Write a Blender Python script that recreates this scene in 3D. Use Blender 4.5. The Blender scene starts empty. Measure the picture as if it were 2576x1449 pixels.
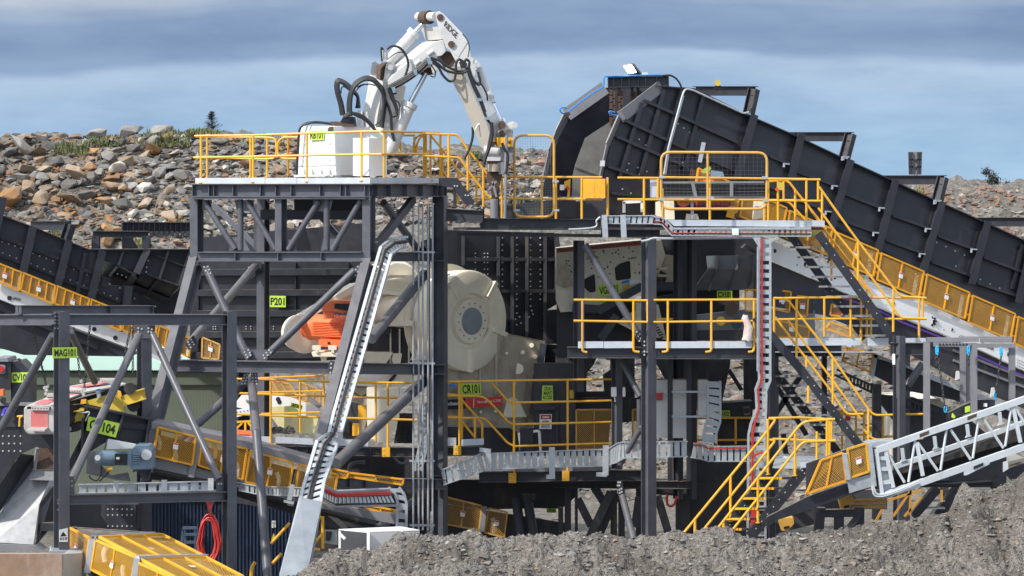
import bpy, math, random
from mathutils import Vector, Matrix, noise
R = math.radians
random.seed(7)
scene = bpy.context.scene
COL = scene.collection
# ------------------------------------------------------------------ camera, sky, sun, exposure
D0, S, HZ, CX, H = 60.0, 108.0, 460.0, 1288.0, 9.63
cam_d = bpy.data.cameras.new("camera"); cam = bpy.data.objects.new("camera", cam_d); COL.objects.link(cam)
cam.location = (0, -D0, H); cam.rotation_euler = (R(90), 0, 0)
cam_d.sensor_width = 36; cam_d.lens = 36 / (2 * (CX / S) / D0)
cam_d.shift_y = (HZ - 724.5) / 2576
cam_d.clip_start = 1; cam_d.clip_end = 6000
scene.camera = cam
SUN_AZ, SUN_EL = 52, 42
to_sun = Vector((-math.sin(R(SUN_AZ)) * math.cos(R(SUN_EL)), -math.cos(R(SUN_AZ)) * math.cos(R(SUN_EL)), math.sin(R(SUN_EL))))
sd = bpy.data.lights.new("sun", 'SUN'); sd.energy = 3.6; sd.angle = R(1.0); sd.color = (1, .95, .87)
so = bpy.data.objects.new("sun", sd); COL.objects.link(so)
so.rotation_euler = (-to_sun).to_track_quat('-Z', 'Y').to_euler(); so.location = to_sun * 80
w = bpy.data.worlds.new("World"); scene.world = w; w.use_nodes = True
nt = w.node_tree; nt.nodes.clear()
def N(nt, t, **k):
    n = nt.nodes.new(t)
    for a, b in k.items(): setattr(n, a, b)
    return n
def L(nt, a, b): nt.links.new(a, b)
wo = N(nt, 'ShaderNodeOutputWorld'); bg = N(nt, 'ShaderNodeBackground'); bg.inputs[1].default_value = 0.14
sky = N(nt, 'ShaderNodeTexSky', sky_type='NISHITA'); sky.sun_disc = False
sky.sun_elevation = R(SUN_EL); sky.sun_rotation = R(180 + SUN_AZ); sky.dust_density = 1.2
tc = N(nt, 'ShaderNodeTexCoord')
def cloud(scale, det, lo, hi, loc=(0, 0, 0), rough=.5):
    mp = N(nt, 'ShaderNodeMapping'); mp.inputs['Scale'].default_value = scale; mp.inputs['Location'].default_value = loc
    nz = N(nt, 'ShaderNodeTexNoise'); nz.inputs['Scale'].default_value = 1; nz.inputs['Detail'].default_value = det; nz.inputs['Roughness'].default_value = rough
    mr = N(nt, 'ShaderNodeMapRange', interpolation_type='SMOOTHSTEP'); mr.inputs[1].default_value = lo; mr.inputs[2].default_value = hi
    L(nt, tc.outputs['Generated'], mp.inputs[0]); L(nt, mp.outputs[0], nz.inputs[0]); L(nt, nz.outputs[0], mr.inputs[0])
    return mr.outputs[0]
def mixc(nt, f, a, b):
    m = N(nt, 'ShaderNodeMix', data_type='RGBA')
    for i, v in ((0, f), (6, a), (7, b)):
        if hasattr(v, 'links'): L(nt, v, m.inputs[i])
        elif i == 0: m.inputs[i].default_value = v
        else: m.inputs[i].default_value = (*v, 1)
    return m.outputs[2]
# stratified cloud: banks by elevation, broken up by stretched noise
sep = N(nt, 'ShaderNodeSeparateXYZ'); L(nt, tc.outputs['Generated'], sep.inputs[0])
wob = cloud((4, 4, 16), 5, .2, .8, (3.1, 0, 7))
ad = N(nt, 'ShaderNodeMath', operation='MULTIPLY_ADD'); ad.inputs[1].default_value = .022; L(nt, wob, ad.inputs[0]); L(nt, sep.outputs[2], ad.inputs[2])
ramp = N(nt, 'ShaderNodeValToRGB'); cr = ramp.color_ramp; cr.interpolation = 'EASE'
mr = N(nt, 'ShaderNodeMapRange'); mr.inputs[1].default_value = -.003; mr.inputs[2].default_value = .097; L(nt, ad.outputs[0], mr.inputs[0]); L(nt, mr.outputs[0], ramp.inputs[0])
def _c(r, g, b): return (r, g, b, 1)
stops = [(0, _c(2.3, 3.35, 4.45)), (.2, _c(2.1, 3.1, 4.25)), (.36, _c(2.0, 2.9, 4.05)), (.46, _c(2.15, 3.0, 4.1)), (.6, _c(2.35, 3.1, 4.1)), (.66, _c(1.5, 2.12, 3.15)), (.73, _c(1.3, 1.88, 2.88)), (.82, _c(1.5, 2.08, 3.1)), (.86, _c(1.9, 2.45, 3.35)), (.93, _c(2.9, 3.3, 3.9)), (1, _c(3.9, 4.1, 4.4))]
e = cr.elements
e[0].position, e[0].color = stops[0]; e[1].position, e[1].color = stops[-1]
for q, c in stops[1:-1]:
    n_ = e.new(q); n_.color = c
fine = cloud((10, 10, 42), 8, .3, .72, (1, 2, 3), .62)
col = mixc(nt, fine, (1.09, 1.08, 1.05), (.80, .835, .885))
mul = N(nt, 'ShaderNodeMix', data_type='RGBA', blend_type='MULTIPLY'); mul.inputs[0].default_value = 1
L(nt, ramp.outputs[0], mul.inputs[6]); L(nt, col, mul.inputs[7])
big = cloud((2.2, 2.2, 3.0), 6, .42, .62, (5, 1, 0))
high = mixc(nt, big, sky.outputs[0], (11.5, 11.8, 12.2))       # broken bright cloud over the rest of the sky
up = N(nt, 'ShaderNodeMapRange', interpolation_type='SMOOTHSTEP'); up.inputs[1].default_value = .075; up.inputs[2].default_value = .16; L(nt, sep.outputs[2], up.inputs[0])
fin = mixc(nt, up.outputs[0], mul.outputs[2], high)
L(nt, fin, bg.inputs[0]); L(nt, bg.outputs[0], wo.inputs[0])
vs = scene.view_settings; vs.view_transform = 'Standard'; vs.look = 'None'; vs.exposure = 0.4; vs.gamma = 1; vs.use_curve_mapping = False
scene.display_settings.display_device = 'sRGB'

# ------------------------------------------------------------------ helpers
TL = {'Z': (0, 0, 1), 'A': (0, 257.6, .266667), 'B': (450.8, 257.6, .266667), 'C': (805, 0, .266667), 'D': (1320.2, 128.8, .333333),
      'E': (1932, 193.2, .333333), 'F': (0, 644, .3), 'G': (0, 1014.3, .3), 'H': (450.8, 611.8, .3), 'I': (515.2, 966, .333333),
      'J': (998.2, 547.4, .3), 'K': (1094.8, 933.8, .333333), 'L': (1416.8, 547.4, .333333), 'M': (1610, 933.8, .333333),
      'N': (1932, 579.6, .333333), 'O': (1932, 966, .333333), 'P': (824.3, 128.8, .133333), 'Q': (998.2, 0, .133333),
      'R': (1062.6, 257.6, .2), 'S': (721.3, 644, .2), 'T': (0, 805, .2), 'U': (1642.2, 354.2, .2), 'V': (579.6, 933.8, .266667),
      'X': (2125.2, 805, .233333), 'k': (0, 450.8, .266667), 'w': (1288, 1127, .17776)}
def P(x, y, Y):
    """a direction of the survey drawing (pixels) and a distance behind the tower front, as a point in metres"""
    if callable(Y): Y = Y(x)
    k = (D0 + Y) / (S * D0)
    return Vector(((x - CX) * k, Y, H - (y - HZ) * k))
def p(t, x, y, Y):
    x0, y0, f = TL[t]
    return P(x0 + x * f, y0 + y * f, Y)
def m(px, Y=0): return px * (D0 + Y) / (S * D0)
def plane(x0, Y0, k): return lambda x: Y0 + (x - x0) * k
def off(F, d): return (lambda x: F(x) + d) if callable(F) else F + d
Zv = Vector((0, 0, 1)); FV = Vector((0, -1, 0))
MATS = {}
def mat(name, col, rough=.5, metal=0.0, var=.12, scale=3.0, dirt=None, ledge=0, bump=0.0, bscale=60, spec=.5, emit=None):
    mt = bpy.data.materials.new(name); mt.use_nodes = True; nt = mt.node_tree
    b = nt.nodes['Principled BSDF']; b.inputs['Roughness'].default_value = rough; b.inputs['Metallic'].default_value = metal
    b.inputs['Specular IOR Level'].default_value = spec
    tcn = N(nt, 'ShaderNodeTexCoord'); nz = N(nt, 'ShaderNodeTexNoise'); nz.inputs['Scale'].default_value = scale; nz.inputs['Detail'].default_value = 6; nz.inputs['Roughness'].default_value = .65
    geo = N(nt, 'ShaderNodeNewGeometry'); L(nt, geo.outputs['Position'], nz.inputs[0])
    a = [c * (1 - var) for c in col]; z = [min(1, c * (1 + var)) for c in col]
    rmp = N(nt, 'ShaderNodeMapRange'); rmp.inputs[1].default_value = .3; rmp.inputs[2].default_value = .7; L(nt, nz.outputs[0], rmp.inputs[0])
    c = mixc(nt, rmp.outputs[0], a, z)
    if dirt:
        dc, amt, ds = dirt
        n2 = N(nt, 'ShaderNodeTexNoise'); n2.inputs['Scale'].default_value = ds; n2.inputs['Detail'].default_value = 8; n2.inputs['Roughness'].default_value = .7
        mp = N(nt, 'ShaderNodeMapping'); mp.inputs['Scale'].default_value = (1, 1, .35); L(nt, geo.outputs['Position'], mp.inputs[0]); L(nt, mp.outputs[0], n2.inputs[0])
        r2 = N(nt, 'ShaderNodeMapRange', interpolation_type='SMOOTHSTEP'); r2.inputs[1].default_value = .62 - .22 * amt; r2.inputs[2].default_value = .78 - .1 * amt; r2.inputs[4].default_value = min(1, amt + .2); L(nt, n2.outputs[0], r2.inputs[0])
        c = mixc(nt, r2.outputs[0], c, dc)
    if ledge:      # dust lying on upward faces
        sx = N(nt, 'ShaderNodeSeparateXYZ'); L(nt, geo.outputs['Normal'], sx.inputs[0])
        n4 = N(nt, 'ShaderNodeTexNoise'); n4.inputs['Scale'].default_value = 5; n4.inputs['Detail'].default_value = 5; L(nt, geo.outputs['Position'], n4.inputs[0])
        r4 = N(nt, 'ShaderNodeMapRange'); r4.inputs[1].default_value = .45; r4.inputs[2].default_value = .9; r4.inputs[4].default_value = ledge * 1.7; L(nt, sx.outputs[2], r4.inputs[0])
        m4 = N(nt, 'ShaderNodeMath', operation='MULTIPLY'); m4.use_clamp = True; L(nt, r4.outputs[0], m4.inputs[0]); L(nt, n4.outputs[0], m4.inputs[1])
        c = mixc(nt, m4.outputs[0], c, DUST)
    L(nt, c, b.inputs['Base Color'])
    rr = N(nt, 'ShaderNodeMapRange'); rr.inputs[1].default_value = .3; rr.inputs[2].default_value = .7; rr.inputs[3].default_value = max(.05, rough - .09); rr.inputs[4].default_value = min(1, rough + .12)
    L(nt, nz.outputs[0], rr.inputs[0]); L(nt, rr.outputs[0], b.inputs['Roughness'])
    if bump:
        n3 = N(nt, 'ShaderNodeTexNoise'); n3.inputs['Scale'].default_value = bscale; n3.inputs['Detail'].default_value = 5; L(nt, geo.outputs['Position'], n3.inputs[0])
        bp = N(nt, 'ShaderNodeBump'); bp.inputs['Strength'].default_value = bump; bp.inputs['Distance'].default_value = .03; L(nt, n3.outputs[0], bp.inputs['Height']); L(nt, bp.outputs[0], b.inputs['Normal'])
    if emit:
        b.inputs['Emission Color'].default_value = (*emit[0], 1); b.inputs['Emission Strength'].default_value = emit[1]
    MATS[name] = mt
    return mt
DUST = (.24, .21, .17)
STEEL = mat('charcoal_paint', (.024, .025, .033), .42, var=.2, ledge=.75, dirt=((.13, .115, .10), .22, 1.3))
DSTEEL = mat('dusty_charcoal_paint', (.034, .034, .042), .6, var=.25, ledge=.9, dirt=((.12, .10, .08), .5, 1.5))
TSTEEL = mat('sunlit_charcoal_paint', (.088, .091, .108), .36, var=.18, ledge=.32, dirt=((.14, .13, .12), .15, 1.3))  # charcoal made lighter overall, the sun on its faces put into the colour
GSTEEL = mat('mid_grey_paint', (.20, .20, .215), .5, var=.1, dirt=(DUST, .15, 2))
BMW = mat('chalky_white_paint', (.55, .55, .54), .42, var=.07, dirt=((.30, .26, .21), .25, 2.2))
MAGW = mat('dusty_white_paint', (.44, .43, .41), .55, var=.12, dirt=((.24, .19, .16), .45, 3))
COVR = mat('dull_zinc_sheet', (.27, .30, .33), .4, metal=.3, var=.16, scale=2)
GALV = mat('galvanised_steel', (.41, .44, .47), .42, metal=.35, var=.12, scale=9, dirt=((.33, .31, .28), .2, 3))
TOE = mat('galvanised_toe_plate', (.52, .56, .62), .5, metal=.2, var=.08, scale=4, dirt=((.4, .38, .34), .15, 3))
BOLT = mat('zinc_bolt', (.55, .55, .54), .4, metal=.3, var=.1)
YEL = mat('safety_yellow_paint', (.76, .39, .024), .45, var=.13, ledge=.35, dirt=((.30, .19, .08), .34, 5))
AMB = mat('amber_guard_paint', (.74, .34, .014), .5, var=.1, dirt=((.33, .2, .07), .25, 3))
AMBM = mat('shaded_amber_wire', (.62, .31, .03), .6, var=.15)  # guard amber darkened, the shade on the mesh put into its colour
YELM = mat('shaded_yellow_wire', (.68, .36, .03), .5, var=.12)  # same for the yellow guards: a darker copy for shaded mesh
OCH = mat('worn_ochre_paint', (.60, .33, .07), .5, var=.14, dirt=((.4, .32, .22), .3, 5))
MUS = mat('mustard_paint', (.55, .40, .05), .5, var=.1, dirt=((.22, .16, .06), .3, 4))
WHT = mat('white_paint', (.80, .80, .79), .38, var=.04, dirt=((.45, .38, .3), .06, 5))
OFFW = mat('offwhite_paint', (.78, .78, .765), .42, var=.05, dirt=((.40, .35, .28), .14, 2.5))
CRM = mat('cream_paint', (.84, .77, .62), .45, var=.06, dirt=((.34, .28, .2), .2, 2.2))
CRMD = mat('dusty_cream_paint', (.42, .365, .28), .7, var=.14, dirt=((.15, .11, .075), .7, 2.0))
ORG = mat('orange_paint', (.88, .19, .06), .45, var=.06)
RED = mat('red_paint', (.62, .05, .04), .45, var=.08)
PINK = mat('faded_red_paint', (.55, .15, .15), .55, var=.1, dirt=((.5, .38, .34), .4, 4))
HOSE = mat('black_rubber', (.012, .013, .016), .45, var=.2)
RUB = mat('belt_rubber', (.022, .021, .020), .7, var=.3, dirt=((.12, .10, .08), .5, 3))
CHR = mat('chrome_rod', (.55, .60, .68), .16, metal=.9, var=.05)
RUST = mat('rusty_iron', (.085, .052, .036), .8, var=.35, scale=14, bump=.3)
LIME = mat('lime_sign_plate', (.47, .68, .06), .5, var=.06, dirt=((.36, .42, .12), .25, 6))
VGM = mat('dusty_feeder_cream', (.64, .585, .46), .6, var=.1, dirt=((.26, .2, .14), .4, 2.0))
INK = mat('black_ink', (.012, .012, .012), .6, var=.05)
WINK = mat('white_ink', (.8, .8, .8), .6, var=.02)
CONC = mat('grey_concrete', (.36, .35, .33), .85, var=.12, dirt=((.22, .19, .16), .3, 3), bump=.2)
STAIN = mat('rust_stained_concrete', (.25, .16, .11), .85, var=.25, dirt=((.42, .38, .34), .45, 1.2), bump=.25)
SHEDR = mat('mint_roof_sheet', (.62, .76, .66), .4, var=.04)
SHEDW = mat('olive_wall_sheet', (.105, .125, .088), .6, var=.08)
CONT = mat('navy_container_paint', (.014, .027, .058), .5, var=.2, dirt=((.12, .13, .14), .3, 2))
SLATE = mat('slate_blue_paint', (.17, .25, .32), .45, var=.12, dirt=((.2, .17, .12), .25, 5))
BLUE = mat('blue_cable', (.02, .22, .62), .45, var=.08)
PUR = mat('purple_stripe', (.12, .035, .32), .5, var=.05)
BLKW = mat('dark_glass', (.01, .01, .012), .6, var=.1)
PEDG = mat('plate_steel', (.33, .335, .345), .42, metal=.4, var=.18, scale=5, dirt=((.48, .33, .2), .25, 2.5))
LINER = mat('worn_liner_plate', (.27, .262, .245), .6, var=.22, scale=3, bump=.1)
REDC = mat('red_cable', (.46, .035, .03), .5, var=.1)
LAMPM = mat('lit_lamp_glass', (.9, .9, .85), .3, var=.01, emit=((1, .93, .78), 14))
REDL = mat('red_lens', (.5, .02, .02), .3, var=.05)
SHEET = mat('sun_bleached_bag', (.62, .57, .55), .7, var=.15, scale=8, dirt=((.85, .18, .16), .5, 5))
BSKT = mat('cream_wall_sheet', (.66, .60, .48), .6, var=.05)

SPLIT = {'idler_bracket', 'kick_plate', 'hose', 'guard_post', 'cream_bracket', 'tie_bolt', 'tray_bracket', 'hose_clamp', 'pin_boss', 'rust_patch', 'red_clamp', 'guard_link', 'pipe', 'blue_cable', 'black_cable', 'conduit', 'cable', 'shackle', 'brace_strut', 'head_flange_', 'wall', 'support_leg', 'take_up_bracket', 'white_box', 'cabinet_door', 'lime_tag', 'rail_clip', 'tail_gear', 'idler_bar', 'lower_box', 'pivot_pin', 'hinge_clamp', 'frame_bracket', 'cable_ladder', 'motor_panel', 'side_guard', 'lip_plate'}
class G:
    """collects solids into one mesh; several materials are allowed"""
    def __init__(s): s.V = []; s.F = []; s.I = []; s.ms = []; s.c = 0; s.smooth = False
    def use(s, mt):
        if mt not in s.ms: s.ms.append(mt)
        s.c = s.ms.index(mt); return s
    def add(s, vs, fs):
        o = len(s.V); s.V += [Vector(v) for v in vs]
        for f in fs: s.F.append([o + i for i in f]); s.I.append(s.c)
        return s
    def hexa(s, v): return s.add(v, [(0, 3, 2, 1), (4, 5, 6, 7), (0, 1, 5, 4), (1, 2, 6, 5), (2, 3, 7, 6), (3, 0, 4, 7)])
    def beam(s, a, b, wd, h, up=Zv, cu=0, cs=0):
        """solid bar from a to b, wd across, h along up; cu/cs shift along up/side"""
        d = (b - a).normalized()
        if abs(d.dot(up)) > .98: up = Vector((0, 1, 0)) if abs(d.y) < .9 else Vector((1, 0, 0))
        sd_ = d.cross(up).normalized(); u = sd_.cross(d).normalized()
        o = u * cu + sd_ * cs; x = sd_ * wd / 2; y = u * h / 2
        return s.hexa([a + o - x - y, a + o + x - y, a + o + x + y, a + o - x + y, b + o - x - y, b + o + x - y, b + o + x + y, b + o - x + y])
    def ib(s, a, b, h, wd, up=Zv, tf=.02, tw=.014):
        """I section: h deep along up, flanges wd wide"""
        s.beam(a, b, wd, tf, up, (h - tf) / 2); s.beam(a, b, wd, tf, up, -(h - tf) / 2); s.beam(a, b, tw, h - 2 * tf - .001, up)
        return s
    def stiff(s, a, b, h, wd, ts, up=Zv):
        """web stiffener plates across an I beam at fractions ts"""
        d = (b - a).normalized()
        for t in ts:
            q = a.lerp(b, t); s.beam(q - d * .008, q + d * .008, wd * .94, h - .043, up)
        return s
    def cyl(s, a, b, r, r2=None, n=14, cap=True):
        r2 = r if r2 is None else r2
        d = (b - a).normalized(); up = Zv if abs(d.z) < .9 else Vector((0, 1, 0))
        x = d.cross(up).normalized(); y = d.cross(x)
        vs = []
        for c, rr in ((a, r), (b, r2)):
            for i in range(n):
                t = 2 * math.pi * i / n; vs.append(c + x * math.cos(t) * rr + y * math.sin(t) * rr)
        fs = [(i, (i + 1) % n, n + (i + 1) % n, n + i) for i in range(n)]
        if cap: fs += [tuple(range(n))[::-1], tuple(range(n, 2 * n))]
        s.smooth = True
        return s.add(vs, fs)
    def tube(s, pts, r, n=8, closed=False):
        pts = [Vector(q) for q in pts]; k = len(pts); rings = []; prev = None
        for i in range(k):
            if closed: d = (pts[(i + 1) % k] - pts[i - 1])
            else: d = (pts[min(i + 1, k - 1)] - pts[max(i - 1, 0)])
            d.normalize()
            if prev is None:
                up = Zv if abs(d.z) < .9 else Vector((0, 1, 0)); x = d.cross(up).normalized()
            else: x = (prev - d * prev.dot(d)).normalized()
            prev = x; y = d.cross(x); rings.append([pts[i] + x * math.cos(2 * math.pi * j / n) * r + y * math.sin(2 * math.pi * j / n) * r for j in range(n)])
        vs = [v for rg in rings for v in rg]; fs = []
        for i in range(k if closed else k - 1):
            i2 = (i + 1) % k
            for j in range(n): fs.append((i * n + j, i * n + (j + 1) % n, i2 * n + (j + 1) % n, i2 * n + j))
        if not closed: fs += [tuple(range(n))[::-1], tuple(range((k - 1) * n, k * n))]
        s.smooth = True
        return s.add(vs, fs)
    def prism(s, pts, vec):
        """polygon pts pushed along vec"""
        n = len(pts); vec = Vector(vec)
        return s.add(list(pts) + [q + vec for q in pts], [tuple(range(n)), tuple(range(2 * n - 1, n - 1, -1))] + [(i, n + i, n + (i + 1) % n, (i + 1) % n) for i in range(n)])
    def box(s, x0, y0, x1, y1, Y0, Y1):
        """pixel rectangle at distance Y0, pushed straight back to Y1"""
        a = [P(x0, y0, Y0), P(x1, y0, Y0), P(x1, y1, Y0), P(x0, y1, Y0)]
        ya = Y0(x0) if callable(Y0) else Y0
        return s.prism(a, (0, Y1 - ya, 0))
    def bolts(s, pts, n=FV, r=.022, l=.02):
        for q in pts: s.cyl(q, q + n * l, r, n=6)
        return s
    def out(s, name, par=None, smooth=None, bevel=0):
        if name in SPLIT and par is not None:
            o = None
            for q in s.pieces(): o = q._out(name, par, smooth, bevel)
            return o
        return s._out(name, par, smooth, bevel)
    def pieces(s):
        """one builder for each separate solid"""
        f_ = list(range(len(s.V)))
        def find(i):
            while f_[i] != i: f_[i] = f_[f_[i]]; i = f_[i]
            return i
        for f in s.F:
            for i in f[1:]: f_[find(i)] = find(f[0])
        d = {}
        for f, m_ in zip(s.F, s.I): d.setdefault(find(f[0]), []).append((f, m_))
        r = []
        for fs in d.values():
            q = G(); q.smooth = s.smooth; ix = {}
            for f, m_ in fs:
                q.use(s.ms[m_])
                for i in f:
                    if i not in ix: ix[i] = len(q.V); q.V.append(s.V[i])
                q.F.append([ix[i] for i in f]); q.I.append(q.c)
            r.append(q)
        return r
    def _out(s, name, par=None, smooth=None, bevel=0):
        me = bpy.data.meshes.new(name)
        base = Vector((0, 0, 0)); root = par
        while root is not None and root.parent is not None: root = root.parent
        if root is not None: base = root.location.copy()
        else:
            xs = [v.x for v in s.V]; ys = [v.y for v in s.V]; zs = [v.z for v in s.V]
            base = Vector(((min(xs) + max(xs)) / 2, (min(ys) + max(ys)) / 2, min(zs)))
        me.from_pydata([v - base for v in s.V], [], s.F)
        for mt in s.ms: me.materials.append(mt)
        if len(s.ms) > 1: me.polygons.foreach_set('material_index', s.I)
        if (s.smooth if smooth is None else smooth):
            me.polygons.foreach_set('use_smooth', [True] * len(me.polygons))
            me.set_sharp_from_angle(angle=R(38))
        me.update()
        o = bpy.data.objects.new(name, me); COL.objects.link(o)
        if par is not None: o.parent = par
        else: o.location = base
        if bevel:
            bm_ = o.modifiers.new('bevel', 'BEVEL'); bm_.width = bevel; bm_.segments = 2; bm_.limit_method = 'ANGLE'; bm_.angle_limit = R(40)
        return o
def g(mt): return G().use(mt)
def T(name, label, cat, loc, group=None):
    o = bpy.data.objects.new(name, None); COL.objects.link(o); o.location = loc; o.empty_display_size = .3
    o['label'] = label; o['category'] = cat
    if group: o['group'] = group
    return o
def tag(o, label=None, cat=None, group=None, kind=None):
    for k, v in (('label', label), ('category', cat), ('group', group), ('kind', kind)):
        if v: o[k] = v
    return o
def rnd(pts, r, n=4):
    """round the corners of a polyline"""
    o = [pts[0]]
    for a, b, c in zip(pts, pts[1:], pts[2:]):
        d1 = (a - b); d2 = (c - b); q = min(r, d1.length * .45, d2.length * .45)
        p1 = b + d1.normalized() * q; p2 = b + d2.normalized() * q
        for i in range(n + 1):
            t = i / n; o.append(p1.lerp(b, t).lerp(b.lerp(p2, t), t))
    return o + [pts[-1]]
def crv(pts, n=8):
    """smooth curve through points (Catmull-Rom)"""
    q = [pts[0]] + list(pts) + [pts[-1]]; o = []
    for i in range(len(pts) - 1):
        a, b, c, d = q[i:i + 4]
        for j in range(n):
            t = j / n; o.append(.5 * ((2 * b) + (c - a) * t + (2 * a - 5 * b + 4 * c - d) * t * t + (3 * b - a - 3 * c + d) * t ** 3))
    return o + [pts[-1]]
def pp(t, F, *xy): return [p(t, xy[i], xy[i + 1], F) for i in range(0, len(xy), 2)]
_txt = {}
def letters(s_, o, ux, uy, mt, par, bold=.025, name='lettering'):
    """lettering whose ink box fills the parallelogram o, ux, uy"""
    key = (s_, bold)
    if key not in _txt:
        cu = bpy.data.curves.new('lettering', 'FONT'); cu.body = s_; cu.size = 1; cu.offset = bold; cu.resolution_u = 3; cu.align_x = 'CENTER'; cu.space_line = .85
        ob = bpy.data.objects.new('lettering', cu); COL.objects.link(ob)
        dg = bpy.context.evaluated_depsgraph_get(); me = ob.evaluated_get(dg).to_mesh()
        vs = [v.co.copy() for v in me.vertices]; fs = [list(f.vertices) for f in me.polygons]
        ob.evaluated_get(dg).to_mesh_clear(); COL.objects.unlink(ob); bpy.data.objects.remove(ob)
        x0 = min(v.x for v in vs); x1 = max(v.x for v in vs); y0 = min(v.y for v in vs); y1 = max(v.y for v in vs)
        _txt[key] = ([((v.x - x0) / (x1 - x0), (v.y - y0) / (y1 - y0)) for v in vs], fs)
    vs, fs = _txt[key]
    b = g(mt); b.add([o + ux * u + uy * v for u, v in vs], fs)
    return b.out(name, par, smooth=False)
def plate_text(s_, q, mt, par, mx=.07, my=.16, d=.006, bold=.025):
    """lettering inside the quad TL TR BR BL, a few mm proud of it"""
    tl, tr, br, bl = q; ux = br - bl; uy = tl - bl
    n = ux.cross(uy).normalized()
    if n.y > 0: n = -n
    return letters(s_, bl + ux * mx + uy * my + n * d, ux * (1 - 2 * mx), uy * (1 - 2 * my), mt, par, bold)
def sign(label, s_, q, mt=LIME, ink=INK, mx=.07, my=.16, cat='sign', name='equipment_sign', group=None, bold=.03):
    tl, tr, br, bl = q; n = (br - bl).cross(tl - bl).normalized()
    if n.y > 0: n = -n
    t = T(name, label, cat, (bl + br) / 2, group)
    g(mt).prism([v + n * .002 for v in q], -n * .006).out('plate', t)
    if s_: plate_text(s_, q, ink, t, mx, my, bold=bold)
    return t
def rail(label, F, posts, tops, mids, t='Z', r=.027, mt=YEL, cr=.14, base=True, cat='handrail', name='handrail', feet=None, gap=None):
    """tubular safety rail: every post, top rail and knee rail its own part"""
    x, a, b = posts[0] if posts else (tops[0][0], tops[0][1], tops[0][1])
    th = T(name, label, cat, p(t, x, b, F))
    for x, a, b in posts:
        q = g(mt); lo = p(t, x, b, F); q.tube([lo, p(t, x, a, F)], r * 1.05)
        if base: q.cyl(lo, lo + Zv * .02, r * 2.1, n=10)
        q.out('post', th)
    for nm, ls in (('top_rail', tops), ('knee_rail', mids)):
        for l in ls: g(mt).tube(rnd(pp(t, F, *l), cr), r).out(nm, th)
    for f in feet or []:
        x0, y0, x1, y1 = f; a = pp(t, off(F, -.02), x0, y0, x1, y0, x1, y1, x0, y1)
        q = g(mt); q.prism([v + Vector((0, -.05, 0)) for v in a], (0, .09, 0)); q.use(BOLT)
        c = (a[0] + a[2]) / 2; q.bolts([c + Vector((-.05, -.05, .06)), c + Vector((-.05, -.05, -.06))], r=.014)
        q.out('foot_bracket', th)
    return th
def mesh_strips(b, q, pitch, wd, diag=True):
    """woven wire over the quad TL TR BR BL"""
    tl, tr, br, bl = q; W = ((tr - tl).length + (br - bl).length) / 2; Hh = ((tl - bl).length + (tr - br).length) / 2
    def at(u, v): return tl.lerp(tr, u).lerp(bl.lerp(br, u), v)
    nn = (tr - tl).cross(bl - tl).normalized()
    def strip(u0, v0, u1, v1):
        a = at(u0, v0); c = at(u1, v1); d = (c - a)
        if d.length < .01: return
        s_ = d.cross(nn).normalized() * wd / 2; b.add([a - s_, a + s_, c + s_, c - s_], [(0, 1, 2, 3)])
    if diag:
        k = W / Hh; n = int((W + Hh) / (max(.037, pitch * .72) * 1.3)); wd = min(wd, .0088)
        for i in range(1, n):
            c = (1 + k) * i / n          # line v + k*u = c
            u0 = max(0, (c - 1) / k); u1 = min(1, c / k)
            strip(u0, c - k * u0, u1, c - k * u1); strip(1 - u0, c - k * u0, 1 - u1, c - k * u1)
    else:
        for i in range(1, int(W / pitch)): u = i / int(W / pitch); strip(u, 0, u, 1)
        for i in range(1, int(Hh / pitch)): v = i / int(Hh / pitch); strip(0, v, 1, v)
def guard(par, q, cells=2, mt=AMB, tagq=True, fw=.05, pitch=.037, wd=.0095, back=None, name='guard_panel', ncell=0):
    """mesh guard: frame with mullions > wire mesh, warning label"""
    tl, tr, br, bl = q; n = (tr - tl).cross(bl - tl).normalized()
    if n.y > 0: n = -n
    f = g(mt)
    for a, c in ((tl, tr), (bl, br)): f.beam(a, c, fw, fw * .8, up=(c - a).cross(n))
    for i in range(cells + 1):
        u = i / cells; a = tl.lerp(tr, u); c = bl.lerp(br, u); f.beam(a, c, fw, fw * (.8 if i in (0, cells) else .6), up=(c - a).cross(n))
    fo = f.out(name, par)
    b = g({AMB: AMBM, YEL: YELM}.get(mt, mt)); mesh_strips(b, q, pitch, wd); b.out('wire_mesh', fo)
    if tagq:
        c = tl.lerp(br, .5); ux = (tr - tl).normalized() * .06; uy = (tl - bl).normalized() * .07
        k = g(WHT).prism([c - ux - uy + n * .035, c + ux - uy + n * .035, c + ux + uy + n * .035, c - ux + uy + n * .035], n * .006)
        k.use(RED).prism([c - ux * .9 + uy * .45 + n * .0415, c + ux * .9 + uy * .45 + n * .0415, c + ux * .9 + uy * .9 + n * .0415, c - ux * .9 + uy * .9 + n * .0415], n * .002)
        k.out('warning_label', fo)
    if back is not None:
        bm, dd = back; g(bm).prism([v - n * dd for v in q], -n * .02).out('backing_plate', fo)  # one brown stands for dusty cleats and the shadow behind the mesh
    return fo
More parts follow.
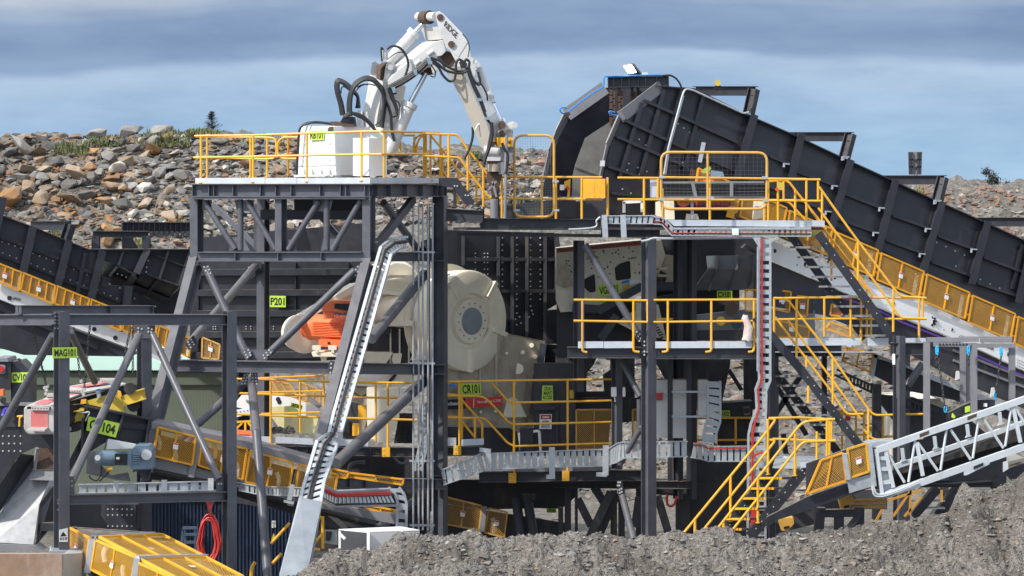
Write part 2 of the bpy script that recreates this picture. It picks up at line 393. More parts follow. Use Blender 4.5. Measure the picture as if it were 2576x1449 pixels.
def tray(label, e1, e2, pitch=.12, fill=.72, mt=GALV, rw=.05, dep=.07, par=None, nm='cable_tray', cables=None, lift=True):
    """cable ladder between two edge polylines: side rails and a rung floor"""
    th = par or T(nm, label, 'cable tray', (e1[0] + e2[0]) / 2)
    for e in (e1, e2):
        q = g(mt)
        for a, b in zip(e, e[1:]): q.beam(a, b, rw, dep, up=(b - a).cross((e2[0] - e1[0])))
        q.out('side_rail', th)
    q = g(mt)
    for (a, b), (c, d) in zip(zip(e1, e1[1:]), zip(e2, e2[1:])):
        n = max(1, round(((b - a).length + (d - c).length) / 2 / pitch))
        for i in range(n):
            u0 = (i + .5 - fill / 2) / n; u1 = (i + .5 + fill / 2) / n
            k = [a.lerp(b, u0), a.lerp(b, u1), c.lerp(d, u1), c.lerp(d, u0)]
            nn = (k[1] - k[0]).cross(k[3] - k[0]).normalized()
            if nn.y > 0: nn = -nn
            q.prism(k, -nn * .018)
    q.out('rung_floor', th)
    for cm, f, rr in cables or []:
        g(cm).tube([a.lerp(c, f) + Vector((0, -.045, 0)) for a, c in zip(e1, e2)], rr, 6).out('cable', th)
    return th
# ------------------------------------------------------------------ setting: ground, heap, mound
def ground_mat(name, c1, c2, c3, scale, bump=.6, peb=9, patch=0):
    mt = bpy.data.materials.new(name); mt.use_nodes = True; nt = mt.node_tree; b = nt.nodes['Principled BSDF']; b.inputs['Roughness'].default_value = .95; b.inputs['Specular IOR Level'].default_value = .2
    geo = N(nt, 'ShaderNodeNewGeometry')
    n1 = N(nt, 'ShaderNodeTexNoise'); n1.inputs['Scale'].default_value = scale; n1.inputs['Detail'].default_value = 9; n1.inputs['Roughness'].default_value = .72
    v = N(nt, 'ShaderNodeTexVoronoi'); v.inputs['Scale'].default_value = peb
    for x in (n1, v): L(nt, geo.outputs['Position'], x.inputs['Vector'])
    r1 = N(nt, 'ShaderNodeMapRange'); r1.inputs[1].default_value = .34; r1.inputs[2].default_value = .66; L(nt, n1.outputs[0], r1.inputs[0])
    c = mixc(nt, r1.outputs[0], c1, c2)
    sp = N(nt, 'ShaderNodeSeparateColor'); L(nt, v.outputs['Color'], sp.inputs[0])
    r2 = N(nt, 'ShaderNodeMapRange'); r2.inputs[1].default_value = .55; r2.inputs[2].default_value = 1; L(nt, sp.outputs[0], r2.inputs[0]); r2.inputs[4].default_value = .75
    c = mixc(nt, r2.outputs[0], c, c3)
    if patch:
        n5 = N(nt, 'ShaderNodeTexNoise'); n5.inputs['Scale'].default_value = .9; n5.inputs['Detail'].default_value = 4; L(nt, geo.outputs['Position'], n5.inputs[0])
        r5 = N(nt, 'ShaderNodeMapRange', interpolation_type='SMOOTHSTEP'); r5.inputs[1].default_value = .46; r5.inputs[2].default_value = .62; r5.inputs[4].default_value = patch; L(nt, n5.outputs[0], r5.inputs[0])
        c = mixc(nt, r5.outputs[0], c, (.075, .064, .053))
    L(nt, c, b.inputs['Base Color'])
    bp = N(nt, 'ShaderNodeBump'); bp.inputs['Strength'].default_value = bump; bp.inputs['Distance'].default_value = .06
    ad = N(nt, 'ShaderNodeMath', operation='MULTIPLY_ADD'); ad.inputs[1].default_value = .5; L(nt, v.outputs['Distance'], ad.inputs[0]); L(nt, n1.outputs[0], ad.inputs[2])
    L(nt, ad.outputs[0], bp.inputs['Height']); L(nt, bp.outputs[0], b.inputs['Normal'])
    return mt
DIRT = ground_mat('grey_dirt', (.09, .082, .07), (.17, .157, .138), (.24, .22, .20), 2.2)
GRIT = ground_mat('crushed_rock', (.09, .081, .072), (.245, .225, .202), (.33, .31, .285), 11, 1.0, 30, .5)
HEAPM = ground_mat('heap_fines', (.07, .065, .058), (.19, .176, .155), (.25, .235, .21), 2.6, 1.0, 7)
def grid(name, xs, ys, zf, mt, smooth=True):
    vs = [(x, y, zf(x, y)) for y in ys for x in xs]; n = len(xs)
    fs = [(j * n + i, j * n + i + 1, (j + 1) * n + i + 1, (j + 1) * n + i) for j in range(len(ys) - 1) for i in range(n - 1)]
    me = bpy.data.meshes.new(name); me.from_pydata(vs, [], fs); me.materials.append(mt)
    if smooth: me.polygons.foreach_set('use_smooth', [True] * len(fs))
    o = bpy.data.objects.new(name, me); COL.objects.link(o); tag(o, kind='structure'); return o
grid('ground', [-3000, -200, -40, 0, 40, 200, 3000], [-62, -20, 0, 20, 60, 300, 5000], lambda x, y: 0, DIRT)
def lin(pts, x):
    if x <= pts[0][0]: return pts[0][1]
    for (a, b), (c, d) in zip(pts, pts[1:]):
        if x <= c: return b + (d - b) * (x - a) / (c - a)
    return pts[-1][1]
CREST = [(-200, 356), (0, 354), (110, 352), (200, 362), (300, 348), (430, 347), (520, 338), (620, 350), (760, 352), (900, 366), (1100, 388), (1400, 394), (1800, 420), (2200, 486), (2330, 478), (2700, 474)]
HS = .7
def heap(x, Y):
    px = CX + x * S * D0 / (D0 + 35)
    zc = 9.63 + (460 - lin(CREST, px)) * (D0 + 35) / (S * D0) + .12 * noise.noise(Vector((x * .8, 3, 0)))
    z = (Y - 18 + .5 * noise.noise(Vector((x * .12, Y * .1, 1)))) * HS
    rough = .2 * noise.fractal(Vector((x * .7, Y * .7, 4)), 1, 2, 3) + .16 * noise.noise(Vector((x * 2.3, Y * 2.3, 9))) + .10 * noise.noise(Vector((x * 5, Y * 5, 2)))
    k = max(0, min(1, (Y - 16) / 2.5))
    return min(z, zc + .06 * (z - zc) if z > zc else z) * 1.0 * k + rough * k - .03 if z > -.5 else -.05
nx = [-24 + i * .16 for i in range(300)]
ny = [15.5 + i * .19 for i in range(125)]
hl = grid('hill', nx, ny, heap, HEAPM)
# --- rocks: angular hulls in a few shapes, shared by every boulder
import bmesh
def rock_mesh(seed, flat=1.0, rounded=False):
    rs = random.Random(seed); bm = bmesh.new()
    for i in range(24 if rounded else 13):
        v = Vector((rs.gauss(0, 1), rs.gauss(0, 1), rs.gauss(0, 1))).normalized()
        v = Vector((v.x, v.y * rs.uniform(.75, 1), v.z * flat)) * rs.uniform(.82, 1.08)
        bm.verts.new(v)
    bmesh.ops.convex_hull(bm, input=bm.verts[:])
    for v in [v for v in bm.verts if not v.link_faces]: bm.verts.remove(v)
    bmesh.ops.bevel(bm, geom=bm.edges[:], offset=.045 if not rounded else .1, segments=1, affect='EDGES', clamp_overlap=True)
    bmesh.ops.triangulate(bm, faces=bm.faces[:])
    bmesh.ops.subdivide_edges(bm, edges=bm.edges[:], cuts=1, use_grid_fill=True)
    for v in bm.verts:
        d = noise.fractal(v.co * 2.1 + Vector((seed * 3.7, 0, 0)), 1, 2, 3); v.co *= 1 + .07 * d
    me = bpy.data.meshes.new('boulder'); bm.to_mesh(me); bm.free()
    me.polygons.foreach_set('use_smooth', [True] * len(me.polygons)); me.set_sharp_from_angle(angle=R(16))
    return me
def rock_mat(name, a, b, d):
    mt = bpy.data.materials.new(name); mt.use_nodes = True; nt = mt.node_tree; bs = nt.nodes['Principled BSDF']; bs.inputs['Roughness'].default_value = .9; bs.inputs['Specular IOR Level'].default_value = .25
    geo = N(nt, 'ShaderNodeNewGeometry'); oi = N(nt, 'ShaderNodeObjectInfo')
    n1 = N(nt, 'ShaderNodeTexNoise'); n1.inputs['Scale'].default_value = 3.2; n1.inputs['Detail'].default_value = 8; n1.inputs['Roughness'].default_value = .7; L(nt, geo.outputs['Position'], n1.inputs[0])
    n2 = N(nt, 'ShaderNodeTexNoise'); n2.inputs['Scale'].default_value = 1.3; n2.inputs['Detail'].default_value = 4; L(nt, geo.outputs['Position'], n2.inputs[0])
    r1 = N(nt, 'ShaderNodeMapRange'); r1.inputs[1].default_value = .35; r1.inputs[2].default_value = .65; L(nt, n1.outputs[0], r1.inputs[0])
    r2 = N(nt, 'ShaderNodeMapRange'); r2.inputs[1].default_value = .45; r2.inputs[2].default_value = .7; L(nt, n2.outputs[0], r2.inputs[0])
    c = mixc(nt, r2.outputs[0], mixc(nt, r1.outputs[0], a, b), d)
    hs = N(nt, 'ShaderNodeHueSaturation'); L(nt, c, hs.inputs['Color'])
    v = N(nt, 'ShaderNodeMapRange'); v.inputs[3].default_value = .72; v.inputs[4].default_value = 1.25; L(nt, oi.outputs['Random'], v.inputs[0]); L(nt, v.outputs[0], hs.inputs['Value'])
    L(nt, hs.outputs[0], bs.inputs['Base Color'])
    bp = N(nt, 'ShaderNodeBump'); bp.inputs['Strength'].default_value = .55; bp.inputs['Distance'].default_value = .06; L(nt, n1.outputs[0], bp.inputs['Height']); L(nt, bp.outputs[0], bs.inputs['Normal'])
    return mt
RK = {'tan': rock_mat('tan_sandstone', (.24, .165, .105), (.37, .27, .18), (.28, .26, .235)),
      'rusty orange': rock_mat('rusty_sandstone', (.26, .135, .055), (.36, .205, .09), (.25, .19, .14)),
      'dark grey': rock_mat('dark_basalt', (.085, .084, .085), (.15, .145, .14), (.13, .118, .10)),
      'grey': rock_mat('grey_stone', (.16, .155, .15), (.27, .26, .245), (.24, .21, .18)),
      'pale': rock_mat('pale_stone', (.34, .315, .28), (.46, .44, .405), (.34, .29, .235)),
      'reddish': rock_mat('brick_red_stone', (.26, .12, .07), (.36, .20, .14), (.3, .25, .21))}
SHP = [rock_mesh(i, random.uniform(.6, 1), i % 4 == 3) for i in range(12)]
for me in SHP: me.materials.append(RK['grey'])
def on_heap(px, py):
    """where the line of sight of (px,py) meets the heap's mean slope"""
    a = (460 - py) / (S * D0)
    Y = max(14.5, min((9.63 + a * D0 + 18 * HS) / (HS - a), 36.0) - 2.0)
    for i in range(26):
        q = P(px, py, Y)
        if heap(q.x, Y) >= q.z: break
        Y += .18
    return q
rr = random.Random(21)
spots = []
def try_add(px, py, r):
    for a, b, c in spots:
        if (a - px) ** 2 + ((b - py) * 1.25) ** 2 < ((r + c) * .6) ** 2: return False
    spots.append((px, py, r)); return True
def seen(px, py):
    if px < 478: return 344 < py < 552 + min(max(px, 0), 220) * .3
    if px < 900: return 350 < py < 435 or (505 < py < 622 and px > 505)
    if px < 1125: return 385 < py < 450
    return px < 1375 and 392 < py < 545
tries = 0
big = [(58, 372, 30), (25, 388, 20), (155, 388, 27), (330, 338, 36), (245, 345, 30), (410, 330, 26), (195, 440, 30), (180, 505, 34), (265, 508, 24), (312, 515, 24), (155, 345, 18), (115, 448, 24), (300, 425, 24), (340, 440, 22), (70, 472, 22), (30, 500, 30), (400, 575, 26), (275, 610, 20), (430, 540, 22), (100, 385, 20)]
for b_ in big: spots.append(b_)
while len(spots) < 330 and tries < 60000:
    tries += 1
    px = rr.uniform(-30, 480) if rr.random() < .62 else rr.uniform(480, 1380); py = rr.uniform(340, 625)
    if not seen(px, py): continue
    r = rr.choice([13, 14, 16, 18, 20, 24]) * (1.0 if px < 500 else .85)
    if py > 545 and px < 480: r *= .75
    try_add(px, py, r)
order = sorted(spots, key=lambda s_: -s_[2])[:298]
def colour(px, py, q):
    if px < 300: ws = (('tan', 30), ('rusty orange', 15), ('dark grey', 24), ('grey', 24), ('pale', 4), ('reddish', 3))
    elif px < 480: ws = (('tan', 20), ('rusty orange', 6), ('dark grey', 18), ('grey', 32), ('pale', 20), ('reddish', 4))
    else: ws = (('tan', 16), ('rusty orange', 4), ('dark grey', 18), ('grey', 36), ('pale', 20), ('reddish', 6))
    k = q.uniform(0, sum(b for a, b in ws))
    for a, b in ws:
        k -= b
        if k <= 0: return a
    return 'grey'
def place_word(px, py):
    row = 'on the crest' if py < 372 else 'high on the heap' if py < 410 else 'halfway down the heap' if py < 480 else 'low on the heap' if py < 560 else 'at the foot of the heap'
    colm = ('near the left picture edge' if px < 90 else 'left of the small conifer' if px < 330 else 'just left of the excavator-arm tower' if px < 490 else
            'behind the tower top railing' if px < 720 else 'behind the white pedestal' if px < 930 else 'behind the stair to the tower' if px < 1150 else 'behind the mesh gate')
    return row, colm
fixcol = {5: 'grey', 1: 'dark grey', 10: 'grey', 12: 'pale', 13: 'tan', 14: 'tan', 0: 'grey', 2: 'tan', 3: 'grey', 4: 'grey', 6: 'tan', 7: 'tan', 8: 'rusty orange', 9: 'dark grey', 16: 'pale'}
for i, (px, py, r) in enumerate(order):
    q = on_heap(px, py); o = bpy.data.objects.new('boulder', SHP[rr.randrange(12)]); COL.objects.link(o)
    rad = m(r, q.y) * 1.28; o.scale = Vector((rr.uniform(.9, 1.2), rr.uniform(.8, 1.1), rr.uniform(.65, 1.0))) * rad
    o.rotation_euler = (rr.uniform(-.5, .5), rr.uniform(-.5, .5), rr.uniform(0, 6.28)); o.location = q - Vector((0, rad * .55, -rad * .1))
    cn = colour(px, py, rr)
    sp_ = spots.index((px, py, r))
    if sp_ in fixcol: cn = fixcol[sp_]
    o.material_slots[0].link = 'OBJECT'; o.material_slots[0].material = RK[cn]
    row, colm = place_word(px, py); sz = 'large' if r >= 20 else 'medium' if r >= 14 else 'small'
    tag(o, f'{sz} {cn} boulder {row}, {colm}', 'boulder', 'boulders piled on the rock heap')
# the uncounted rest of the heap: smaller stones filling between, and the far right heap
ST = G(); rs = random.Random(5)
lib = []
for me in [rock_mesh(40 + i, .8) for i in range(3)]:
    pass
import numpy as np
def hull(seed, n=9):
    r_ = random.Random(seed); bm = bmesh.new()
    for i in range(n):
        v = Vector((r_.gauss(0, 1), r_.gauss(0, 1), r_.gauss(0, 1))).normalized(); bm.verts.new((v.x, v.y, v.z * .75))
    bmesh.ops.convex_hull(bm, input=bm.verts[:])
    for v in [v for v in bm.verts if not v.link_faces]: bm.verts.remove(v)
    bm.verts.index_update(); k = ([v.co.copy() for v in bm.verts], [[v.index for v in f.verts] for f in bm.faces]); bm.free(); return k
HUL = [hull(i, 8 + i % 4) for i in range(10)]
def scatter(name, items, mats, label=None):
    V = []; F = []; I = []
    for q, r, mi in items:
        vs, fs = HUL[rs.randrange(10)]; a = rs.uniform(0, 6.28); ca, sa = math.cos(a), math.sin(a); sx, sz = rs.uniform(.8, 1.3), rs.uniform(.6, 1); o = len(V)
        for v in vs: V.append((q.x + (v.x * ca - v.y * sa) * r * sx, q.y + (v.x * sa + v.y * ca) * r, q.z + v.z * r * sz))
        for f in fs: F.append([o + k for k in f]); I.append(mi)
    me = bpy.data.meshes.new(name); me.from_pydata(V, [], F)
    for x in mats: me.materials.append(x)
    me.polygons.foreach_set('material_index', I); me.update()
    o = bpy.data.objects.new(name, me); COL.objects.link(o); tag(o, label, kind='stuff'); return o
ms = list(RK.values()); mk = list(RK.keys()); items = []
for i in range(8500):
    px = rs.uniform(-30, 1400); py = rs.uniform(340, 640) if px < 950 else rs.uniform(385, 560)
    q = on_heap(px, py); r = m(rs.choice([5, 7, 9, 11, 13, 16]), q.y); q = q - Vector((0, r * .4, 0))
    if px < 470 and py > 575 and rs.random() < .7: r *= .5
    items.append((q - Vector((0, 0, r * .15)), r, mk.index(colour(px, py, rs))))
for i in range(5200):   # right-hand heap, finer and redder
    px = rs.uniform(2080, 2640); py = rs.uniform(472, 700)
    q = on_heap(px, py); r = m(rs.choice([3, 4, 5, 6.5, 8, 11]), q.y)
    k = rs.random(); items.append((q, r, mk.index('reddish' if k < .36 else 'pale' if k < .54 else 'tan' if k < .78 else 'grey' if k < .94 else 'dark grey')))
for i in range(7500):   # lower slope seen between the steelwork
    px = rs.uniform(1330, 2420); py = rs.uniform(860, 1270); q = on_heap(px, py); r = m(rs.choice([3, 4, 6, 8, 11, 15]), q.y)
    k = rs.random(); items.append((q, r, mk.index('grey' if k < .55 else 'pale' if k < .74 else 'tan' if k < .96 else 'reddish')))
scatter('rubble', items, ms, 'small loose stones filling the heap between the boulders')
# grass and weeds along the crest
GRS = mat('weed_green', (.085, .105, .038), .8, var=.35, scale=6); DRY = mat('dry_weed', (.17, .165, .07), .85, var=.3, scale=6)
def tufts(name, zones, label):
    b = G(); r_ = random.Random(3)
    for (px0, px1, py0, py1, n, h, mt) in zones:
        b.use(mt)
        for i in range(n):
            q = on_heap(r_.uniform(px0, px1), r_.uniform(py0, py1)) + Vector((0, -.25 - r_.random() * .3, -.05)); a = r_.uniform(0, 6.28); hh = .9 * h * r_.uniform(.3, 1.1) * (.35 + .9 * max(0, noise.noise(Vector((q.x * 1.7, 7, 0))) + .35)); w_ = .016
            t = q + Vector((math.cos(a) * hh * r_.uniform(.1, .6), math.sin(a) * hh * .4, hh)); s_ = Vector((math.cos(a + 1.57), math.sin(a + 1.57) * .4, 0)) * w_ * 1.6
            mid = q.lerp(t, .55) + Vector((0, 0, .1 * hh)); b.add([q - s_, q + s_, mid + s_ * .8, mid - s_ * .8, t], [(0, 1, 2, 3), (3, 2, 4)])
    o = b.out(name, smooth=False); tag(o, label, kind='stuff'); return o
tufts('grass', [(130, 225, 360, 386, 260, .34, GRS), (135, 225, 360, 386, 160, .3, DRY), (228, 310, 343, 366, 220, .3, GRS), (375, 480, 332, 366, 480, .4, GRS), (340, 480, 335, 368, 260, .3, DRY), (470, 560, 330, 342, 500, .3, DRY), (120, 165, 590, 605, 420, .3, DRY), (1185, 1210, 385, 398, 200, .3, GRS),
                (330, 360, 600, 625, 200, .25, DRY), (455, 480, 560, 590, 260, .3, DRY), (1290, 1365, 500, 550, 700, .3, GRS), (2280, 2320, 480, 500, 150, .25, DRY)], 'green weeds and dry grass growing on the rock heap')
LEAF = mat('dark_conifer_needles', (.034, .043, .034), .8, var=.35, scale=9); BARK = mat('bark', (.09, .065, .045), .9, var=.2)
def conifer(px, base, top, wd, Y):
    b0 = P(px, base, Y); hh = m(base - top, Y); th = T('conifer_tree', 'small dark conifer on the heap crest left of the railing', 'tree', b0)
    g(BARK).cyl(b0 - Zv * .2, b0 + Zv * hh * .95, hh * .035, hh * .008, 8).out('trunk', th)
    b = g(LEAF); r_ = random.Random(4); W = m(wd, Y) * .62
    for i in range(120):
        t = r_.uniform(.08, 1) ** .9; a = r_.uniform(0, 6.28); ln = W * (1.04 - t) * r_.uniform(.6, 1.15) + .02; c = b0 + Zv * hh * t; e = c + Vector((math.cos(a) * ln, math.sin(a) * ln, ln * .45))
        for k in range(13):
            s_ = k / 13; q = c.lerp(e, s_); a2 = r_.uniform(0, 6.28); l2 = .12 * (1.2 - s_ * .5); d = Vector((math.cos(a2) * l2, math.sin(a2) * l2, r_.uniform(-.04, .06))); u = Vector((-d.y, d.x, .03)).normalized() * .011
            b.add([q - u, q + u, q + d], [(0, 1, 2)])
    b.out('crown', th, smooth=False)
conifer(533, 341, 281, 50, 37)
def scrag(px, base, top, Y):
    b0 = P(px, base, Y); hh = m(base - top, Y); th = T('shrubby_tree', 'small ragged tree alone on the right heap crest', 'tree', b0)
    k = g(BARK); k.tube([b0 - Zv * .3, b0 + Vector((.04, 0, hh * .4)), b0 + Vector((-.1, 0, hh * .9))], .025, 6); k.tube([b0 + Vector((.04, 0, hh * .35)), b0 + Vector((.3, 0, hh * .6))], .016, 6); k.out('trunk', th)
    b = g(LEAF); r_ = random.Random(8)
    for c, rad, n in ((Vector((-.18, 0, hh * .88)), .13, 130), (Vector((.02, 0, hh * .62)), .2, 180), (Vector((.18, 0, hh * .42)), .18, 160), (Vector((-.1, 0, hh * .3)), .15, 90), (Vector((.62, 0, hh * .25)), .12, 90)):
        for i in range(n):
            v = Vector((r_.gauss(0, .5), r_.gauss(0, .5), r_.gauss(0, .5))) * rad + c + b0; d = Vector((r_.uniform(-1, 1), r_.uniform(-1, 1), r_.uniform(-1, 1))).normalized() * .06; u = d.orthogonal().normalized() * .022
            b.add([v - d, v + u, v + d, v - u], [(0, 1, 2, 3)])
    b.out('crown', th, smooth=False)
scrag(2493, 476, 426, 36)
# foreground mound of crushed rock: crest line, front and back slopes
MC = [(640, 1520), (700, 1470), (723, 1450), (768, 1424), (815, 1392), (850, 1378), (900, 1386), (930, 1392), (955, 1375), (990, 1350), (1040, 1338), (1095, 1345), (1150, 1338), (1188, 1331), (1278, 1356), (1361, 1341), (1428, 1343), (1478, 1351), (1501, 1340), (1535, 1347), (1595, 1359),
      (1661, 1354), (1695, 1334), (1739, 1338), (1797, 1325), (1840, 1336), (1877, 1349), (1943, 1355), (2003, 1341), (2077, 1331), (2143, 1325), (2199, 1317), (2265, 1304), (2332, 1297), (2385, 1292), (2398, 1262), (2422, 1228), (2452, 1227), (2479, 1246), (2500, 1236), (2525, 1220), (2576, 1193), (2700, 1150)]
YC = -9.0
def mound(x, Y):
    px = CX + x * S * D0 / (D0 + YC); zc = 9.63 - (lin(MC, px) - 460) * (D0 + YC) / (S * D0)
    d = YC - Y
    z = zc - .62 * d + .10 * max(0, d) ** 1.35 if d > 0 else zc + d * .75
    v = Vector((x, Y, 0)); env = max(.34, min(1, abs(d) * 3 + .34))
    rough = .26 * noise.fractal(v * 1.1, 1, 2, 3) + .19 * noise.noise(v * 2.9 + Vector((5, 0, 0))) - .16 * abs(noise.noise(v * 5.5)) + .075 * noise.noise(v * 13) + .03 * noise.noise(v * 31)
    small = .055 * abs(noise.noise(v * 7)) + .05 * noise.noise(v * 15) + .03 * noise.noise(v * 31)
    return max(z + rough * env + small * (1 - env), -.2)
mx = [-5.4 + i * .0225 for i in range(760)]; my = [YC - 4.2 + i * .030 for i in range(150)] + [YC + .35 + i * .3 for i in range(14)]
mo = grid('mound', mx, my, mound, GRIT)
items = []
for i in range(8500):
    x = rs.uniform(-5, 11.2); Y = rs.uniform(YC - 3, YC + .08); q = Vector((x, Y, mound(x, Y))); r = rs.choice([.012, .016, .02, .026, .034, .05, .065]) * rs.uniform(.7, 1.2); k = rs.random()
    items.append((q, r, 3 if k < .56 else 4 if k < .66 else 0 if k < .8 else 2))
for i in range(70):
    x = rs.uniform(-5, 11.2); Y = rs.uniform(YC - 2.5, YC - .05); q = Vector((x, Y, mound(x, Y))); items.append((q, rs.uniform(.06, .13), 3 if rs.random() < .75 else 4))
scatter('gravel', items, ms, 'loose stones lying on the foreground mound')
# ------------------------------------------------------------------ green shed behind the magnet frame
YS = 10.5
t = T('shed', 'low olive green shed with pale mint corrugated roof behind the magnet frame', 'shed', P(250, 1100, YS))
b = g(SHEDR); x0, x1 = P(-90, 0, YS).x, P(600, 0, YS).x; ze = P(0, 931, YS - .2).z; zr = P(0, 876, YS + 3.2).z; n = 150
vs = []
for i in range(n * 2 + 1):
    x = x0 - .15 + (x1 - x0 + .3) * i / (n * 2); dz = .016 * (1 if i % 2 else -1); vs += [(x, YS - .25, ze + dz), (x, YS + 3.2, zr + dz)]
b.add(vs, [(2 * i, 2 * i + 2, 2 * i + 3, 2 * i + 1) for i in range(n * 2)]); b.out('roof', t, smooth=False)
g(SHEDR).beam(Vector((x0, YS + 3.2, zr + .03)), Vector((x1, YS + 3.2, zr + .03)), .3, .03).out('ridge_cap', t)
b = g(SHEDW); zw = ze - .05; n = 90
vs = []
for i in range(n * 4 + 1):
    x = x0 + (x1 - x0) * i / (n * 4); dy = (0, 0, .0015, .0015)[i % 4]; vs += [(x, YS + dy, 0), (x, YS + dy, zw)]
b.add(vs, [(2 * i, 2 * i + 2, 2 * i + 3, 2 * i + 1) for i in range(n * 4)]); b.out('wall', t, smooth=False)
g(SHEDW).beam(Vector((x0, YS - .06, zw - .19)), Vector((x1, YS - .06, zw - .19)), .09, .34).out('fascia', t)
g(DSTEEL).prism([Vector((x0, YS + 3, 0)), Vector((x1, YS + 3, 0)), Vector((x1, YS + 3, zr - .1)), Vector((x0, YS + 3, zr - .1))], (0, .1, 0)).out('back_wall', t)

# ------------------------------------------------------------------ shared apron feeder parts
def ribwall(par, F, outline, hribs, posts, vribs=(), thick=.05, top=None, tl='Z', bolts=(), hd=.10, pw=.20, mt=STEEL):
    a = pp(tl, F, *outline); n = (a[1] - a[0]).cross(a[-1] - a[0]).normalized()
    if n.y > 0: n = -n
    w_ = g(mt); w_.prism(a, -n * thick); w_.out('side_wall', par)
    if top:
        q = pp(tl, F, *top); k = g(mt)
        for c, d in zip(q, q[1:]): k.beam(c + n * .05, d + n * .05, .26, .025)
        k.out('top_flange', par)
    for l in hribs:
        q = pp(tl, F, *l); k = g(mt)
        for c, d in zip(q, q[1:]): k.beam(c + n * hd / 2, d + n * hd / 2, .016, hd, up=n); k.beam(c + n * (hd + .006), d + n * (hd + .006), .07, .012, up=n)
        k.out('stiffener', par)
    for l in vribs:
        q = pp(tl, F, *l); k = g(mt)
        for c, d in zip(q, q[1:]): k.beam(c + n * .05, d + n * .05, .016, .10, up=n); k.beam(c + n * .105, d + n * .105, .10, .012, up=n)
        k.out('stiffener', par)
    for l in posts:
        q = pp(tl, F, *l); k = g(mt)
        for c, d in zip(q, q[1:]): k.ib(c + n * .13, d + n * .13, .25, pw, up=n)
        k.out('buttress', par)
    if bolts:
        k = g(BOLT)
        for (c0, c1, m_) in bolts:
            a_, b_ = pp(tl, F, *c0, *c1)
            for i in range(m_): k.bolts([a_.lerp(b_, i / max(1, m_ - 1))], n, .02, .02)
        k.out('bolt_row', par)
    return n
def portal(par, F, tl, beam, leg, back=2.4, h=.24, mt=STEEL):
    """cross frame standing on both side walls: its beam runs back to the far wall"""
    k = g(mt); a = p(tl, beam[0], beam[1], off(F, back)); b_ = p(tl, beam[2], beam[3], F); k.ib(a, b_, h, .2); k.out('portal_beam', par)
    k = g(mt); c, d = pp(tl, F, *leg); k.ib(c, d, .24, .2, up=Vector((.8, -.6, 0))); k.bolts([d + Vector((i * .06, -.14, .03)) for i in (-1, 1)]); k.out('portal_leg', par)

# ------------------------------------------------------------------ left apron feeder and its hopper
FL = plane(0, 6.0, .0035)
t = T('apron_feeder', 'charcoal ribbed apron feeder with amber guards above the magnet frame, left side', 'feeder', P(200, 1100, FL))
ribwall(t, FL, (0, 338, 280, 438, 820, 658, 960, 662, 960, 1000, 1200, 1010, 1190, 1260, 850, 1180, 0, 850, -260, 750, -260, 240), [(0, 545, 235, 625), (290, 655, 550, 745), (610, 780, 860, 880), (920, 910, 1040, 945), (0, 715, 190, 780), (250, 805, 520, 900), (570, 945, 830, 1030), (880, 1050, 1130, 1150)],
        [(300, 445, 200, 900), (640, 570, 520, 1040), (955, 665, 840, 1140), (1205, 1000, 1170, 1230), (20, 165, -110, 760)], [(800, 690, 725, 1070)], tl='k', top=(-260, 240, 0, 338, 280, 438, 820, 658),
        bolts=[((20, 590), (200, 650), 4), ((25, 695), (155, 745), 3), ((310, 700), (500, 770), 4), ((290, 795), (475, 872), 4), ((630, 825), (820, 900), 4), ((600, 925), (790, 1000), 4), ((940, 950), (1130, 1025), 3), ((920, 1045), (1105, 1125), 4)])
portal(t, FL, 'k', (290, 437, 672, 437), (665, 425, 618, 575))
for i, (dx, dy) in enumerate([(-320, -125), (0, 0), (320, 125), (640, 250), (960, 375), (1280, 500)]):
    guard(t, pp('k', off(FL, -.75), 225 + dx, 885 + dy, 520 + dx, 1003 + dy, 500 + dx, 1178 + dy, 195 + dx, 1045 + dy), 4, back=(RUST, .35), pitch=.045, wd=.019)
    g(GSTEEL).beam(*pp('k', off(FL, -.7), 533 + dx, 1000 + dy, 505 + dx, 1190 + dy), .07, .07).out('guard_post', t)
b = g(OFFW).prism(pp('Z', off(FL, -.6), -20, 698, 455, 897, 455, 930, 330, 878, -20, 745), (0, .12, 0)); b.use(INK)
for x, y in ((24, 750), (237, 828), (290, 850), (125, 785)): b.cyl(P(x, y, off(FL, -.601)), P(x, y, off(FL, -.62)), .06, n=12)
o_ = b.out('white_frame', t)
a = pp('k', off(FL, -.63), 120, 1135, 195, 1150, 195, 1124, 120, 1109); letters('APRON', a[0], a[1] - a[0], a[3] - a[0], INK, o_)
b = g(DSTEEL).prism(pp('Z', off(FL, -.5), -20, 752, 330, 882, 330, 897, 60, 893, -20, 870), (0, 1.2, 0)); b.out('chassis', t)
b = g(STEEL); b.ib(*pp('Z', off(FL, -.55), -20, 760, 250, 868), .26, .2); b.out('chassis_beam', t)
t2 = T('feed_hopper', 'folded charcoal hopper plates with ribs where the left feeder ends', 'hopper', P(360, 900, FL))
FH = off(FL, .1)
up_, lo_ = .0, .9
b = g(STEEL)
b.prism(pp('k', FH, 815, 662, 1795, 662, 1760, 830, 1690, 1010, 1380, 895, 1120, 815, 960, 760), (0, .05, 0))
A1 = pp('k', FH, 960, 760, 1120, 815, 1380, 895, 1690, 1010); A2 = pp('k', off(FH, .9), 1560, 1180, 1200, 1030, 1040, 930, 960, 900)
b.prism(A1 + A2, (0, .05, 0)); b.prism(pp('k', off(FH, 1), 960, 900, 1700, 900, 1700, 1350, 960, 1350), (0, .05, 0)); b.out('hopper_wall', t2)
